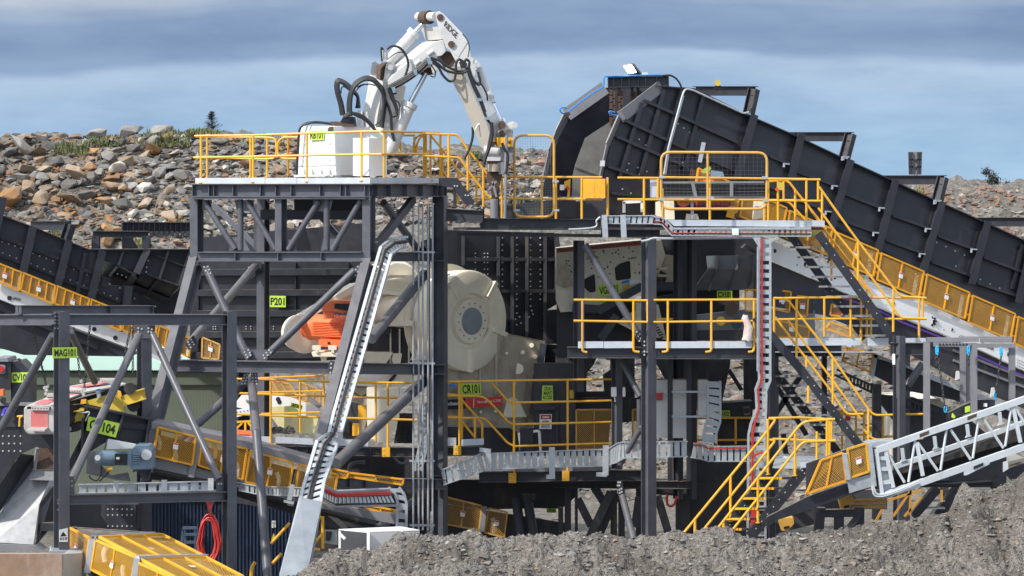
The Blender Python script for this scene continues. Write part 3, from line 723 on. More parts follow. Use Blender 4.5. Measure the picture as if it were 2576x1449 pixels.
for l in [(1170, 670, 1120, 812, 1045, 905), (1595, 670, 1500, 950, 1390, 1085), (1790, 690, 1690, 1005, 1590, 1110)]:
    q = [p('k', l[0], l[1], off(FH, -.05)), p('k', l[2], l[3], off(FH, -.05)), p('k', l[4], l[5], off(FH, .75))]; k = g(STEEL)
    for c, d in zip(q, q[1:]): k.beam(c, d, .07, .12, up=FV)
    k.out('stiffener', t2)
q = [p('k', 1395, 665, off(FH, -.12)), p('k', 1290, 890, off(FH, -.12)), p('k', 1210, 1000, off(FH, .7))]; k = g(STEEL)
for c, d in zip(q, q[1:]): k.ib(c, d, .2, .18, up=FV)
k.out('buttress', t2)
for l in [(1420, 700, 1760, 830), (1120, 818, 1285, 905), (1380, 893, 1690, 1008)]:
    k = g(STEEL); k.beam(*pp('k', off(FH, -.06), *l), .03, .12, up=FV); k.out('stiffener', t2)
g(STEEL).beam(*pp('k', off(FH, .6), 1050, 915, 1600, 1130), .03, .14, up=FV).out('stiffener', t2)
g(STEEL).beam(*pp('k', off(FH, -.08), 815, 662, 1795, 662), .3, .03).out('top_flange', t2)
k = g(BOLT); k.bolts(pp('k', off(FH, .3), 1110, 895, 1190, 925, 1150, 905), r=.02); k.bolts(pp('k', off(FH, .6), 1530, 1040, 1600, 1060, 1270, 1125, 1465, 1200), r=.02); k.bolts(pp('k', off(FH, -.15), 1410, 705, 1400, 770, 1385, 830, 1380, 875), r=.016); k.out('bolt_row', t2)
k = g(STEEL); k.ib(*pp('k', off(FH, .3), 875, 518, 1400, 520), .17, .2); k.out('portal_beam', t2)
for x in (905, 1380): k = g(STEEL); k.ib(*pp('k', off(FH, .3), x, 535, x, 660), .2, .2, up=FV); k.out('portal_leg', t2)
g(STEEL).prism(pp('k', off(FH, 1.0), 1150, 500, 1255, 500, 1255, 570, 1310, 655, 1150, 655), (0, .06, 0)).out('gusset', t2)
k = g(STEEL); a, b_ = pp('k', off(FH, 1.6), 1150, 455, 1900, 458); k.ib(a, b_, .30, .2, tf=.025); k.stiff(a, b_, .30, .2, [i / 15 for i in range(16)]); k.out('ribbed_girder', t2)
k = g(STEEL)
for i in range(9): k.box(1410 * .26667 + i * 13, 450.8 + 497 * .26667, 1410 * .26667 + i * 13 + 8, 450.8 + 540 * .26667, 8.4, 8.6)
k.out('rail_clip', t2)
# dark ribbed chute wall with the P201 plate, behind the tower
FP = plane(480, 7.2, -.001)
t = T('chute', 'large charcoal chute with horizontal ribs behind the tower legs', 'chute', P(690, 1000, FP))
g(STEEL).prism(pp('Z', FP, 478, 600, 930, 560, 930, 900, 800, 908, 478, 908), (0, .06, 0)).out('chute_wall', t)
for y in (245, 417, 590, 767, 940): k = g(STEEL); k.beam(*pp('H', off(FP, -.09), 150, y, 1560, y - 6), .16, .19, up=FV); k.out('stiffener', t)
for x in (160, 975, 1420): k = g(STEEL); k.beam(*pp('H', off(FP, -.05), x, 160, x, 985), .03, .1, up=FV); k.out('stiffener', t)
k = g(BOLT)
for x in (560, 600, 790, 875, 905, 285, 305): k.bolts(pp('H', off(FP, -.02), x, 698, x, 718), r=.016)
k.out('bolt_row', t)
sign('lime plate reading P201 on the dark ribbed chute behind the tower', 'P201', pp('H', off(FP, -.21), 757, 440, 893, 442, 893, 537, 757, 535))

# ------------------------------------------------------------------ conveyor head at the left edge
YC8 = -2.0
t = T('head_conveyor', 'charcoal conveyor head chute with red tail lamp at the left picture edge', 'conveyor head', P(40, 1200, YC8))
b = g(STEEL); b.prism(pp('T', YC8, -60, 525, 135, 525, 135, 870, -60, 870), (0, .9, 0)); b.out('housing', t)
b = g(STEEL); b.prism(pp('T', YC8 + .12, 135, 525, 250, 512, 380, 645, 380, 1045, 135, 1045), (0, .8, 0)); b.out('side_plate', t)
g(GSTEEL).prism(pp('T', YC8 - .1, -60, 482, 88, 482, 108, 524, -60, 524), (0, 1.0, 0)).out('cover', t)
b = g(GSTEEL); b.prism(rnd(pp('T', YC8 - .05, -40, 560, 65, 560, 65, 680, -40, 680, -40, 560), .05)[:-1], (0, .05, 0)); o_ = b.out('lamp_housing', t)
g(REDL).cyl(p('T', 5, 618, YC8 - .05), p('T', 5, 618, YC8 - .1), m(42 * .2, YC8), n=18).out('red_lens', o_)
k = g(STEEL); k.tube(crv(pp('T', YC8 + .2, 228, 530, 235, 490, 252, 500, 250, 540)), .02, 6); k.out('lifting_lug', t)
b = g(GSTEEL); b.prism(pp('T', YC8 - .2, -60, 1050, 385, 1050, 385, 1078, -60, 1078), (0, .5, 0)); b.out('base_rail', t)
b = g(DSTEEL); b.prism(pp('T', YC8 - .05, -60, 1079, 290, 1079, 290, 1345, -60, 1345), (0, .6, 0)); b.out('base_frame', t)
b = g(STEEL); b.prism(pp('G', YC8, -30, 190, 190, 190, 170, 430, 100, 500, -30, 1150), (0, .4, 0)); b.use(BOLT)
for j, y in enumerate((275, 338, 400)):
    for x in (25, 75, 122, 172): b.bolts([p('G', x, y, YC8)], r=.02)
b.out('liner_plate', t)
b = g(mat('violet_valve', (.10, .07, .55), .35, var=.2)); r_ = random.Random(2)
for i in range(7): c = p('T', 30 + i * 16, 1165 + r_.uniform(-25, 25), YC8 - .3); b.cyl(c, c + Vector((r_.uniform(-.1, .1), .1, r_.uniform(-.06, .1))), .04, n=8)
b.out('valve', t)
b = g(ORG); b.box(0, 980, 8, 995, YC8 - .3, YC8 - .1); b.out('junction_box', t)
k = g(RUB); k.cyl(p('T', 40, 1010, YC8 - .4), p('T', 40, 1010, YC8), m(8, YC8), n=16); k.out('bearing', t)
k = g(YEL); k.tube(rnd(pp('T', YC8 - .6, 215, 1215, 295, 1205, 250, 1225, 245, 1340), .05), .025, 6); k.out('pull_handle', t)
sign('lime plate reading CV108 on the conveyor head at the left edge', 'CV108', pp('T', YC8 + .1, 142, 660, 378, 656, 378, 783, 142, 787))

# ------------------------------------------------------------------ magnet support frame
PH = R(37); NF = Vector((math.sin(PH), -math.cos(PH), 0)); NL = Vector((-math.cos(PH), -math.sin(PH), 0))
FM = plane(152, -9.0, .0059)
t = T('magnet_gantry', 'charcoal steel portal frame with diagonal tubes carrying the belt magnet, lower left', 'steel frame', P(152, 1386, FM))
def hcol(x, y0, y1, F, d=.22, wd=.20, mt=TSTEEL, up=NF):
    k = g(mt); k.ib(P(x, y1, F), P(x, y0, F), d, wd, up=up, tf=.016, tw=.012); return k
k = hcol(155, 783, 1386, FM, .24, .23); k.bolts([P(x, y, off(FM, -.03)) for y in (787, 796, 805, 813, 826) for x in (140, 147)], n=Vector((-.6, -.8, 0)), r=.02); k.bolts([P(x, y, off(FM, -.03)) for y in (1258, 1266, 1282) for x in (146,)], r=.02); k.out('column', t)
g(TSTEEL).prism(pp('Z', FM, 136, 783, 149, 783, 149, 845, 136, 845), (0.02, .03, 0)).out('end_plate', t)
k = hcol(577, 783, 1449, FM, .23, .22); k.out('column', t)
FMb = plane(380, -3.6, 0)
k = hcol(363, 816, 1440, FMb, .24, .24); k.out('column', t)
b = g(TSTEEL); b.ib(*pp('Z', FM, 165, 804, 566, 804), .22, .2); b.out('beam', t)
b = g(TSTEEL); b.ib(P(-60, 804, -6.8), P(140, 804, -9), .22, .2); b.out('beam', t)
b = g(TSTEEL); a, c = P(45, 779, -8.3), P(381, 779, -4.4); b.ib(a, c, .18, .16); b.stiff(a, c, .18, .16, [0.005, .66, .995]); b.out('trolley_beam', t)
b = g(TSTEEL); b.ib(*pp('Z', FM, 170, 1256, 566, 1248), .20, .2); b.out('beam', t)
b = g(TSTEEL); b.ib(P(577, 804, FM), P(370, 806, FMb), .22, .2); b.out('beam', t)
b = g(TSTEEL); b.prism(pp('F', off(FMb, -.2), 1130, 570, 1300, 570, 1300, 650, 1265, 690, 1165, 690, 1130, 650), (0, .02, 0)); b.use(BOLT); b.bolts(pp('F', off(FMb, -.2), 1160, 605, 1190, 612, 1160, 635, 1180, 655, 1245, 605, 1275, 612, 1245, 635, 1270, 640), r=.022); b.out('gusset', t)
for a, c, r_ in ((pp('Z', 0, 345, 840)[0], None, 0),):
    pass
def brace(par, a, b_, r_=.085, mt=TSTEEL): g(mt).tube([a, b_], r_, 14).out('brace_tube', par)
brace(t, P(349, 843, -5.5), P(180, 1212, -8.7), .082)
brace(t, P(384, 843, -5.0), P(551, 1206, -6.8), .078)
brace(t, P(134, 843, -8.8), P(-15, 1110, -7.2), .082)
brace(t, P(176, 835, -8.4), P(238, 960, -5), .075)
brace(t, P(300, 1420, -5), P(180, 1560, -5), .08)
for x, y in ((176, 1210), (552, 1205)):
    b = g(TSTEEL); b.prism([P(x - 8, y - 14, FM), P(x + 10, y - 10, FM), P(x + 12, y + 34, FM), P(x - 8, y + 34, FM)], (0, .02, 0)); b.use(BOLT); b.bolts([P(x + i * 7 - 2, y + j * 12, off(FM, 0)) for i in (0, 1) for j in (0, 1)], r=.02); b.out('gusset', t)
b = g(GALV); b.prism(pp('Z', off(FM, -.25), 122, 1386, 182, 1386, 182, 1394, 122, 1394), (0, .5, 0)); b.use(BOLT)
for x in (128, 176): b.cyl(P(x, 1386, off(FM, -.1)), P(x, 1375, off(FM, -.1)), .02, n=8)
b.out('base_plate', t)
sign('lime plate reading MAG101 on the front column of the magnet frame', 'MAG101', pp('T', off(FM, -.22), 660, 345, 968, 342, 970, 478, 662, 482))
sign('white grid marker reading 010 under a black triangle low on the column', None, pp('G', off(FM, -.19), 497, 1062, 568, 1046, 568, 1163, 497, 1163), mt=WHT)
mk_ = [o for o in COL.objects if o.name.startswith('equipment_sign')][-1]
g(INK).prism(pp('G', off(FM, -.2), 505, 1118, 530, 1078, 560, 1114), (0, -.003, 0)).out('triangle_mark', mk_)
a = pp('G', off(FM, -.205), 501, 1150, 564, 1146, 564, 1123, 501, 1127); letters('010', a[0], a[1] - a[0], a[3] - a[0], INK, mk_)
# concrete footing and retaining block
t = T('footing_block', 'rust stained concrete footing block under the magnet frame column', 'concrete block', P(80, 1449, -9.5))
b = g(STAIN); b.box(-40, 1392.5, 157, 1700, -9.64, -9.61); b.out('stained_face', t, bevel=.02)
b = g(CONC); a = [P(158.5, 1393, -9.6), P(205, 1391, -9.1), P(205, 1700, -9.1), P(158.5, 1700, -9.6)]; b.prism(a, (0, .6, 0)); b.prism([P(-40, 1390.5, -9.6), P(158, 1392.5, -9.6), P(204, 1391, -9.1), P(204, 1391, -8.3), P(-40, 1391, -8.3)], (0, 0, -.3)); b.out('block', t, bevel=.015)
# steel discharge chute, lower left
YQ = -6.5
t = T('discharge_chute', 'open steel discharge chute with bright worn floor beneath the red magnet', 'chute', P(60, 1380, YQ))
a = [p('G', 250, 560, YQ + .9), p('G', 445, 570, YQ + .9), p('G', 445, 690, YQ + .8), p('G', 330, 845, YQ + .45), p('G', 280, 1185, YQ), p('G', -60, 1165, YQ), p('G', -60, 975, YQ + .3)]
b = g(PEDG).prism(a, (0, .05, 0)); b.out('worn_floor', t)
g(PEDG).prism([p('G', 245, 632, YQ + .5), p('G', 275, 555, YQ + .9), p('G', 450, 560, YQ + .9), p('G', 450, 636, YQ + .5)], (0, 0, -.03)).out('lip', t)
g(STEEL).prism([p('G', 175, 425, YQ + .3), p('G', 295, 440, YQ + 1.0), p('G', 290, 530, YQ + .9), p('G', -60, 985, YQ + .2), p('G', -60, 770, YQ - .1)], (0, .06, 0)).out('side_wall', t)
g(STEEL).prism([p('G', 330, 850, YQ + .4), p('G', 450, 690, YQ + .7), p('G', 450, 1000, YQ + .6), p('G', 300, 1185, YQ)], (0.02, .06, 0)).out('side_wall', t)
g(PEDG).beam(p('G', 312, 375, YQ + .6), p('G', 290, 545, YQ + .8), .06, .08).out('edge_angle', t)
g(RUST).prism(pp('G', YQ + .8, 318, 380, 450, 380, 450, 556, 305, 556), (0, .05, 0)).out('back_plate', t)
g(STEEL).prism(pp('G', YQ + 1.0, 190, 190, 450, 270, 450, 390, 300, 370, 175, 425), (0, .3, 0)).out('hood', t)
g(STEEL).box(105, 1316, 134, 1336, YQ + .2, YQ + .4).out('bracket', t)
b = g(GSTEEL); b.prism(pp('G', YQ - .1, -60, 1180, 300, 1195, 360, 1235, -60, 1235), (0, .5, 0)); b.out('base_frame', t)

# ------------------------------------------------------------------ suspended belt magnet on chains
YM = -6.2
t = T('belt_magnet', 'faded red and white overband belt magnet with mustard frame hanging on chains', 'magnet', P(190, 1130, YM))
b = g(MAGW)
cs = [(300, 1150, 340, 1072), (395, 1072, 400, 1080)]
b.prism(rnd(pp('T', YM, 296, 1110, 340, 1072, 640, 1072, 682, 1110, 700, 1400, 650, 1440, 350, 1440, 296, 1380, 296, 1110), .06)[:-1], (0.1, .9, 0)); b.out('drum_hood', t, bevel=.03)
g(PINK).prism(pp('T', YM - .012, 388, 1138, 606, 1142, 604, 1362, 388, 1358), (0, .01, 0)).out('red_panel', t)
b = g(MAGW).prism(pp('T', YM - .07, 390, 1076, 622, 1100, 610, 1138, 392, 1134), (0, .05, 0)); b.use(RUST); b.bolts(pp('T', YM - .07, 408, 1108, 442, 1109, 478, 1110, 515, 1111, 552, 1112, 588, 1114), r=.012, l=.01); b.out('lip_plate', t)
g(MAGW).prism([p('T', 390, 1362, YM), p('T', 604, 1366, YM), p('T', 560, 1402, YM - .4), p('T', 330, 1396, YM - .4)], (0, 0, .03)).out('drip_tray', t)
# sloping top cover: front slope, red inlays, lugs
F1 = YM
top = [p('T', 340, 1072, YM), p('T', 640, 1075, YM), p('T', 1060, 905, YM + 1.9), p('T', 1600, 800, YM + 2.6), p('T', 1500, 776, YM + 3.2), p('T', 1210, 772, YM + 3.2), p('T', 840, 835, YM + 2.6), p('T', 560, 985, YM + .9)]
b = g(MAGW); b.prism(top, (0, 0, -.08)); b.out('top_cover', t)
zz = Vector((0, 0, .012))
g(PINK).prism([p('T', 430, 1064, YM + .1) + zz, p('T', 600, 1064, YM + .1) + zz, p('T', 700, 1010, YM + .7) + zz, p('T', 530, 1005, YM + .7) + zz], (0, 0, -.01)).out('red_inlay', t)
g(PINK).prism([p('T', 800, 985, YM + 1.1) + zz, p('T', 940, 960, YM + 1.4) + zz, p('T', 1030, 905, YM + 1.9) + zz, p('T', 830, 915, YM + 1.7) + zz], (0, 0, -.01)).out('red_inlay', t)
g(PINK).prism([p('T', 845, 850, YM + 2.45) + zz, p('T', 1080, 842, YM + 2.35) + zz, p('T', 1420, 795, YM + 2.85) + zz, p('T', 1230, 785, YM + 2.95) + zz], (0, 0, -.01)).out('red_inlay', t)
for (x0, y0, x1, y1, dy) in ((590, 925, 672, 985, .7), (845, 880, 1030, 910, 1.6), (1255, 735, 1440, 780, 2.7)):
    b = g(MAGW); b.prism(pp('T', YM + dy, x0, y0, x1, y0, x1, y1, x0, y1), (0, .12, 0)); b.use(RUST); b.bolts([p('T', x0 + (x1 - x0) * i / 6, y1 - 12, YM + dy) for i in range(1, 6)], r=.012, l=.01); b.out('lug_plate', t)
# dark body, rollers, mustard side frame
b = g(STEEL); b.prism([p('T', 640, 1090, YM + .1), p('T', 1060, 925, YM + 1.7), p('T', 1600, 815, YM + 2.3), p('T', 1620, 1000, YM + 2.3), p('T', 1060, 1180, YM + 1.5), p('T', 700, 1440, YM + .2)], (0.05, .5, 0)); b.out('core_body', t)
YF = YM + 1.4
b = g(MUS); b.prism(pp('T', YF, 1080, 1020, 1330, 950, 1470, 880, 1530, 1000, 1545, 1080, 1580, 1160, 1340, 1110, 1080, 1055), (0, .06, 0)); b.out('side_frame', t)
b = g(MUS); b.prism(pp('T', YF - .2, 1530, 955, 1700, 905, 1815, 865, 1830, 985, 1540, 1085), (0, .05, 0)); b.beam(*pp('T', YF - .27, 1540, 1080, 1838, 985), .14, .025); b.beam(*pp('T', YF - .27, 1720, 890, 1818, 862), .14, .025); b.out('take_up_bracket', t)
b = g(MUS); b.prism(pp('T', YF - .3, 925, 1240, 1000, 1110, 1050, 1120, 1060, 1250, 930, 1290), (0, .3, 0)); b.beam(*pp('T', YF - .4, 930, 1150, 1060, 1130), .1, .03); b.out('take_up_bracket', t)
for a_ in ((1020, 1000, 1085, 995, 1080, 1050, 1010, 1060), (1475, 880, 1520, 900, 1530, 960, 1490, 985)): g(YEL).prism(pp('T', YF - .25, *a_), (0, .04, 0)).out('lifting_lug', t)
b = g(RUB); b.cyl(p('T', 1630, 865, YF - .3), p('T', 1630, 850, YF + 1.2), m(72 * .2, YF), n=22); b.out('roller', t)
b = g(RUB); b.cyl(p('T', 1680, 1075, YF - .1), p('T', 1680, 1075, YF + 1.2), m(80 * .2, YF), n=22); b.out('roller', t)
b = g(GALV); b.cyl(p('T', 1232, 885, YF - .05), p('T', 1250, 975, YF - .05), .05, n=12); b.use(BLUE).cyl(p('T', 1228, 868, YF - .05), p('T', 1232, 886, YF - .05), .055, n=12); b.out('grease_pot', t)
b = g(DSTEEL); b.prism(pp('T', YF - .2, 850, 1080, 930, 1060, 925, 1260, 1010, 1300, 980, 1400, 850, 1420), (0, .6, 0)); b.use(GALV); b.cyl(p('T', 872, 1370, YF - .2), p('T', 872, 1370, YF - .25), .05, n=14); b.tube(crv(pp('T', YF - .25, 860, 1290, 960, 1265)), .015, 6); b.out('drive_housing', t)
k = g(HOSE); k.tube(crv(pp('T', YF - .4, 880, 1090, 940, 1065, 1030, 1065, 1085, 1110, 1130, 1160)), .016, 6); k.use(GALV).tube(crv(pp('T', YF - .42, 960, 1150, 1050, 1165, 1125, 1160, 1100, 1220, 1075, 1270)), .016, 6); k.out('cable', t)
def chain(label, a, b_, n=None, r_=.03):
    d = b_ - a; L_ = d.length; n = n or int(L_ / .075); th = None; k = g(RUST if False else DSTEEL); dn = d.normalized(); s1 = dn.orthogonal().normalized(); s2 = dn.cross(s1)
    for i in range(n):
        c = a + d * ((i + .5) / n); sv = s1 if i % 2 else s2; h_ = L_ / n * .62
        k.tube([c + dn * h_ * math.cos(q) + sv * r_ * .75 * math.sin(q) for q in [2 * math.pi * j / 8 for j in range(8)]], .010, 5, closed=True)
    o = k.out('chain'); tag(o, label, 'chain', 'chains holding up the belt magnet'); return o
chain('dark chain from the left beam to the front of the red magnet', P(82, 823, -8.2), p('T', 588, 850, YM + .6))
chain('dark chain just right of the front column down to the mustard lug', P(226, 820, -5.6), p('T', 1058, 870, YF - .2))
chain('dark chain behind the MAG101 plate ending at a shackle', P(186, 824, -4.4), p('T', 1020, 790, YM + 2.4))
chain('dark chain right of the grey tube brace by the back gusset', P(329, 822, -4.6), p('T', 1560, 480, -4.4))
chain('loose dark chain end hanging in front of the back column', P(334, 822, -4.2), p('T', 1672, 660, -4.2))
b = g(MAGW)
for x, y in ((565, 850), (598, 835), (585, 880), (580, 925), (1055, 875), (1052, 935), (1022, 770)):
    c = p('T', x, y, YM + .5); b.cyl(c - Vector((0, .04, 0)), c + Vector((0, .04, 0)), .035, n=10)
o_ = b.out('shackle', t)
# ------------------------------------------------------------------ lower left conveyor with mesh guards
FC = plane(200, -5.2, .004)
t = T('belt_conveyor', 'grey belt conveyor with amber mesh guards sloping down right beneath the magnet', 'conveyor', P(420, 1250, FC))
b = g(STEEL); b.prism(pp('G', off(FC, .12), 710, 18, 1265, 128, 1225, 420, 880, 330, 640, 480, 570, 600, 570, 500, 700, 240), (0, .05, 0))
b.beam(*pp('G', off(FC, .05), 715, 30, 1268, 140), .16, .03); b.beam(*pp('G', off(FC, .05), 850, 165, 1262, 205), .12, .03, up=FV)
b.beam(*pp('G', off(FC, .05), 1040, 80, 975, 320), .05, .12, up=FV); b.beam(*pp('G', off(FC, .05), 1255, 140, 1215, 420), .05, .14, up=FV); b.beam(*pp('G', off(FC, .05), 700, 120, 690, 400), .05, .14, up=FV)
b.out('head_chute', t)
b = g(GSTEEL); b.prism(pp('G', off(FC, .05), 1275, 160, 2050, 318, 2700, 500, 2690, 560, 2040, 372, 1270, 215), (0, .9, 0)); b.out('top_cover', t)
b = g(GSTEEL); b.prism(pp('G', off(FC, .1), 1235, 200, 1320, 215, 1285, 455, 1600, 535, 2200, 690, 2700, 820, 2650, 900, 1900, 690, 1560, 600, 1265, 555, 1180, 560), (0, .1, 0)); b.out('side_frame', t)
qs = [(1325, 200, 1640, 280, 1610, 517, 1285, 440), (1700, 295, 2045, 385, 2000, 648, 1665, 525), (2095, 400, 2140 + 320, 498, 2100 + 320, 740, 2055, 660), (2510, 510, 2830, 600, 2790, 850, 2470, 765)]
qs[1] = (1700, 292, 2072, 384, 2035, 640, 1662, 520)
for q in qs:
    fo = guard(t, pp('G', off(FC, -.02), *q), 2, pitch=.055, wd=.016)
b = g(RUST); b.prism(pp('G', off(FC, .42), 1275, 250, 2800, 640, 2760, 830, 1260, 440), (0, .04, 0)); b.out('belt_skirt', t)
b = g(OFFW)
for x, y in ((1330, 330), (1468, 440), (1800, 400), (1990, 560), (2180, 540), (2330, 640)):
    b.tube(crv([p('G', x - 10, y - 60, off(FC, .3)), p('G', x + 8, y, off(FC, .25)), p('G', x, y + 60, off(FC, .3))]), .045, 6)
b.out('idler_bracket', t)
for x, y in ((1655, 400), (2078, 520), (2490, 640)):
    b = g(GSTEEL); b.beam(*pp('G', off(FC, .06), x + 14, y - 70, x - 55, y + 220), .14, .10, up=FV); b.out('guard_post', t)
b = g(DSTEEL); b.prism(pp('G', off(FC, .3), 1180, 560, 2700, 900, 2900, 1080, 1700, 690, 1260, 640), (0, .8, 0)); b.out('return_pan', t)
b = g(RUB); b.tube(pp('G', off(FC, .1), 1290, 570, 1700, 655, 2300, 800, 3000, 985), .06, 8); b.out('pipe', t)
b = g(GSTEEL); b.prism(pp('G', off(FC, -.05), 735, 405, 880, 410, 850, 480, 855, 620, 1070, 580, 1090, 655, 960, 640, 720, 590), (0, .05, 0)); b.prism(pp('G', off(FC, .02), 890, 310, 1130, 355, 1110, 390, 1060, 360, 870, 390), (0, .2, 0)); b.out('motor_mount', t)
b = g(OFFW); b.prism(pp('G', off(FC, -.06), 905, 300, 1140, 345, 1120, 380, 890, 385), (0, .1, 0)); b.out('torque_arm', t)
sign('large lime plate reading CV104 on the head chute below the magnet', 'CV104', pp('G', off(FC, -.06), 745, 110, 1005, 170, 970, 288, 722, 228))
YG = off(FC, -.35)
t = T('gear_motor', 'slate blue gear motor mounted on the conveyor beneath the lime plate', 'motor', p('G', 1000, 560, YG))
dv = Vector((1, .0, 0))
b = g(SLATE); b.cyl(p('G', 830, 458, YG), p('G', 960, 462, YG), m(64 * .3, -5), n=20); b.cyl(p('G', 806, 458, YG), p('G', 832, 458, YG), m(50 * .3, -5), m(66 * .3, -5), n=20); b.out('fan_cowl', t)
b = g(BOLT); b.cyl(p('G', 818, 458, off(YG, -.27)), p('G', 818, 458, off(YG, -.24)), .06, n=16); b.out('shaft_cap', t)
b = g(SLATE); b.cyl(p('G', 960, 462, YG), p('G', 1085, 465, YG), m(54 * .3, -5), n=20)
for i in range(9): b.cyl(p('G', 968 + i * 13, 462, YG), p('G', 973 + i * 13, 462, YG), m(60 * .3, -5), n=20)
b.out('motor_body', t)
b = g(HOSE); b.prism(pp('G', off(YG, -.29), 962, 425, 1065, 425, 1065, 510, 962, 510), (0, .1, 0)); b.use(WHT).prism(pp('G', off(YG, -.3), 975, 452, 1002, 452, 1002, 470, 975, 470), (0, -.003, 0)); b.out('terminal_box', t)
b = g(SLATE); b.prism(pp('G', off(YG, -.2), 1085, 400, 1140, 352, 1250, 352, 1280, 385, 1275, 555, 1105, 560, 1085, 520), (0, .5, 0)); b.prism(pp('G', off(YG, -.24), 1065, 420, 1100, 395, 1105, 535, 1065, 520), (0, .5, 0))
for i in range(5): b.beam(*pp('G', off(YG, -.22), 1110, 430 + i * 18, 1180, 430 + i * 18), .03, .03)
b.out('gearbox', t, bevel=.02)
b = g(BOLT); b.cyl(p('G', 1228, 432, off(YG, -.34)), p('G', 1228, 432, off(YG, -.2)), m(44 * .3, -5), n=22); b.out('output_cap', t)
b = g(YEL); b.cyl(p('G', 897, 555, off(YG, -.1)), p('G', 935, 552, off(YG, -.1)), .05, n=12); b.out('plug', t)
b = g(HOSE); b.tube(crv(pp('G', off(YG, -.1), 850, 525, 845, 600, 810, 650, 760, 630, 750, 605)), .014, 6); b.tube(crv(pp('G', off(YG, -.1), 930, 555, 890, 600, 850, 640, 830, 655)), .014, 6); b.out('cable', t)
# floor level guards, bottom left
t = T('guarded_conveyor', 'floor level conveyor boxed in bright yellow mesh guards at the bottom left', 'conveyor', P(380, 1449, -8))
def gq(pts, **k): return guard(t, [p('G', x, y, Y) for x, y, Y in pts], **k)
YB = dict(mt=YEL, pitch=.055, wd=.02, fw=.055)
gq([(835, 1122, -9.0), (1365, 1102, -7.0), (1712, 1282, -8.6), (1150, 1284, -10.2)], cells=3, **YB)
gq([(1178, 1308, -10.3), (1725, 1290, -8.7), (2040, 1455, -9.8), (1500, 1475, -11.4)], cells=3, **YB)
gq([(808, 1150, -9.1), (1138, 1292, -10.3), (1095, 1560, -10.3), (770, 1395, -9.1)], cells=2, **YB)
gq([(1165, 1340, -10.4), (1500, 1490, -11.5), (1460, 1700, -11.5), (1140, 1600, -10.4)], cells=2, **YB)
gq([(585, 1045, -8.3), (752, 1130, -9.0), (720, 1380, -9.0), (560, 1290, -8.3)], cells=1, mt=AMB, pitch=.055, wd=.02)
b = g(GALV)
for a_ in ((1150, 1292, -10.35, 1725, 1278, -8.6), (795, 1130, -9.1, 800, 1130, -9.1)): b.beam(p('G', *a_[:3]), p('G', *a_[3:]) + Vector((.01, 0, 0)), .1, .06)
b.beam(p('G', 775, 1140, -9.05), p('G', 735, 1420, -9.05), .12, .1, up=FV); b.beam(p('G', 1150, 1300, -10.38), p('G', 1110, 1600, -10.38), .12, .1, up=FV); b.out('guard_post', t)
b = g(OFFW)
for x, y in ((880, 1260), (1040, 1390), (1250, 1440)): b.tube(crv([p('G', x + 15, y - 60, -9.2), p('G', x - 10, y, -9.2), p('G', x, y + 70, -9.2)]), .05, 6)
b.out('idler_bracket', t)
b = g(DSTEEL); b.prism([p('G', 600, 1040, -8.0), p('G', 1330, 1090, -6.8), p('G', 1900, 1440, -8.6), p('G', 1900, 1700, -8.6), p('G', 1000, 1700, -9), p('G', 600, 1300, -8)], (0, .1, 0)); b.out('belt_pan', t)
b = g(RUB); b.prism([p('G', 850, 1150, -8.6) - Zv * .2, p('G', 1340, 1125, -7) - Zv * .2, p('G', 1950, 1450, -9.4) - Zv * .2, p('G', 1450, 1480, -11) - Zv * .2], (0, 0, -.05)); b.out('belt', t)
b = g(GSTEEL); b.prism([p('G', 770, 1118, -8.9), p('G', 1310, 1088, -6.9), p('G', 1300, 1075, -6.7), p('G', 760, 1098, -8.7)], (0, 0, -.04)); b.out('end_rail', t)
t = T('loading_hood', 'dark bolted steel hood behind the front column above the yellow guards', 'hood', P(270, 1330, -5))
b = g(DSTEEL); b.prism(pp('G', -5, 570, 845, 1160, 845, 1140, 1075, 800, 1110, 570, 1040), (0, .8, 0)); b.out('hood_shell', t)
b = g(STEEL); b.prism(pp('G', -5.06, 880, 850, 1140, 848, 1140, 1072, 885, 1085), (0, .05, 0)); b.use(BOLT)
for y in (888, 937, 1030): b.bolts([p('G', 905 + i * 40, y, -5.06) for i in range(6)], r=.017)
b.out('bolted_plate', t)
# navy container, hose coil, step ladder, label plates
t = T('shipping_container', 'navy blue corrugated container under the tower beside the magnet frame', 'container', P(560, 1449, 1.0))
vs = []; x0, x1 = P(372, 0, 1).x, P(745, 0, 1).x; n = 42; za, zb = .12, P(0, 1252, 1).z
for i in range(n * 4 + 1): vs += [(x0 + (x1 - x0) * i / (n * 4), 1.0 + (0, 0, .04, .04)[i % 4], za), (x0 + (x1 - x0) * i / (n * 4), 1.0 + (0, 0, .04, .04)[i % 4], zb)]
b = g(CONT).add(vs, [(2 * i, 2 * i + 2, 2 * i + 3, 2 * i + 1) for i in range(n * 4)]); b.out('corrugated_wall', t, smooth=False)
b = g(CONT); b.beam(Vector((x0, 1.0, zb)), Vector((x1, 1.0, zb)), .14, .14); b.beam(Vector((x0, 1.0, .1)), Vector((x1, 1.0, .1)), .14, .18); b.out('rail_frame', t)
g(CONT).prism([Vector((x0, 1.07, zb + .06)), Vector((x1, 1.07, zb + .06)), Vector((x1, 3.4, zb + .06)), Vector((x0, 3.4, zb + .06))], (0, 0, -.05)).out('roof', t)
tp = g(WHT); tp.prism(pp('I', .98, 505, 1033, 535, 1033, 535, 1085, 505, 1085), (0, .01, 0)); tp = tp.out('label_plate', t)
a = pp('I', .97, 508, 1082, 532, 1082, 532, 1036, 508, 1036); letters('UG\n02', a[0], a[1] - a[0], a[3] - a[0], INK, tp)
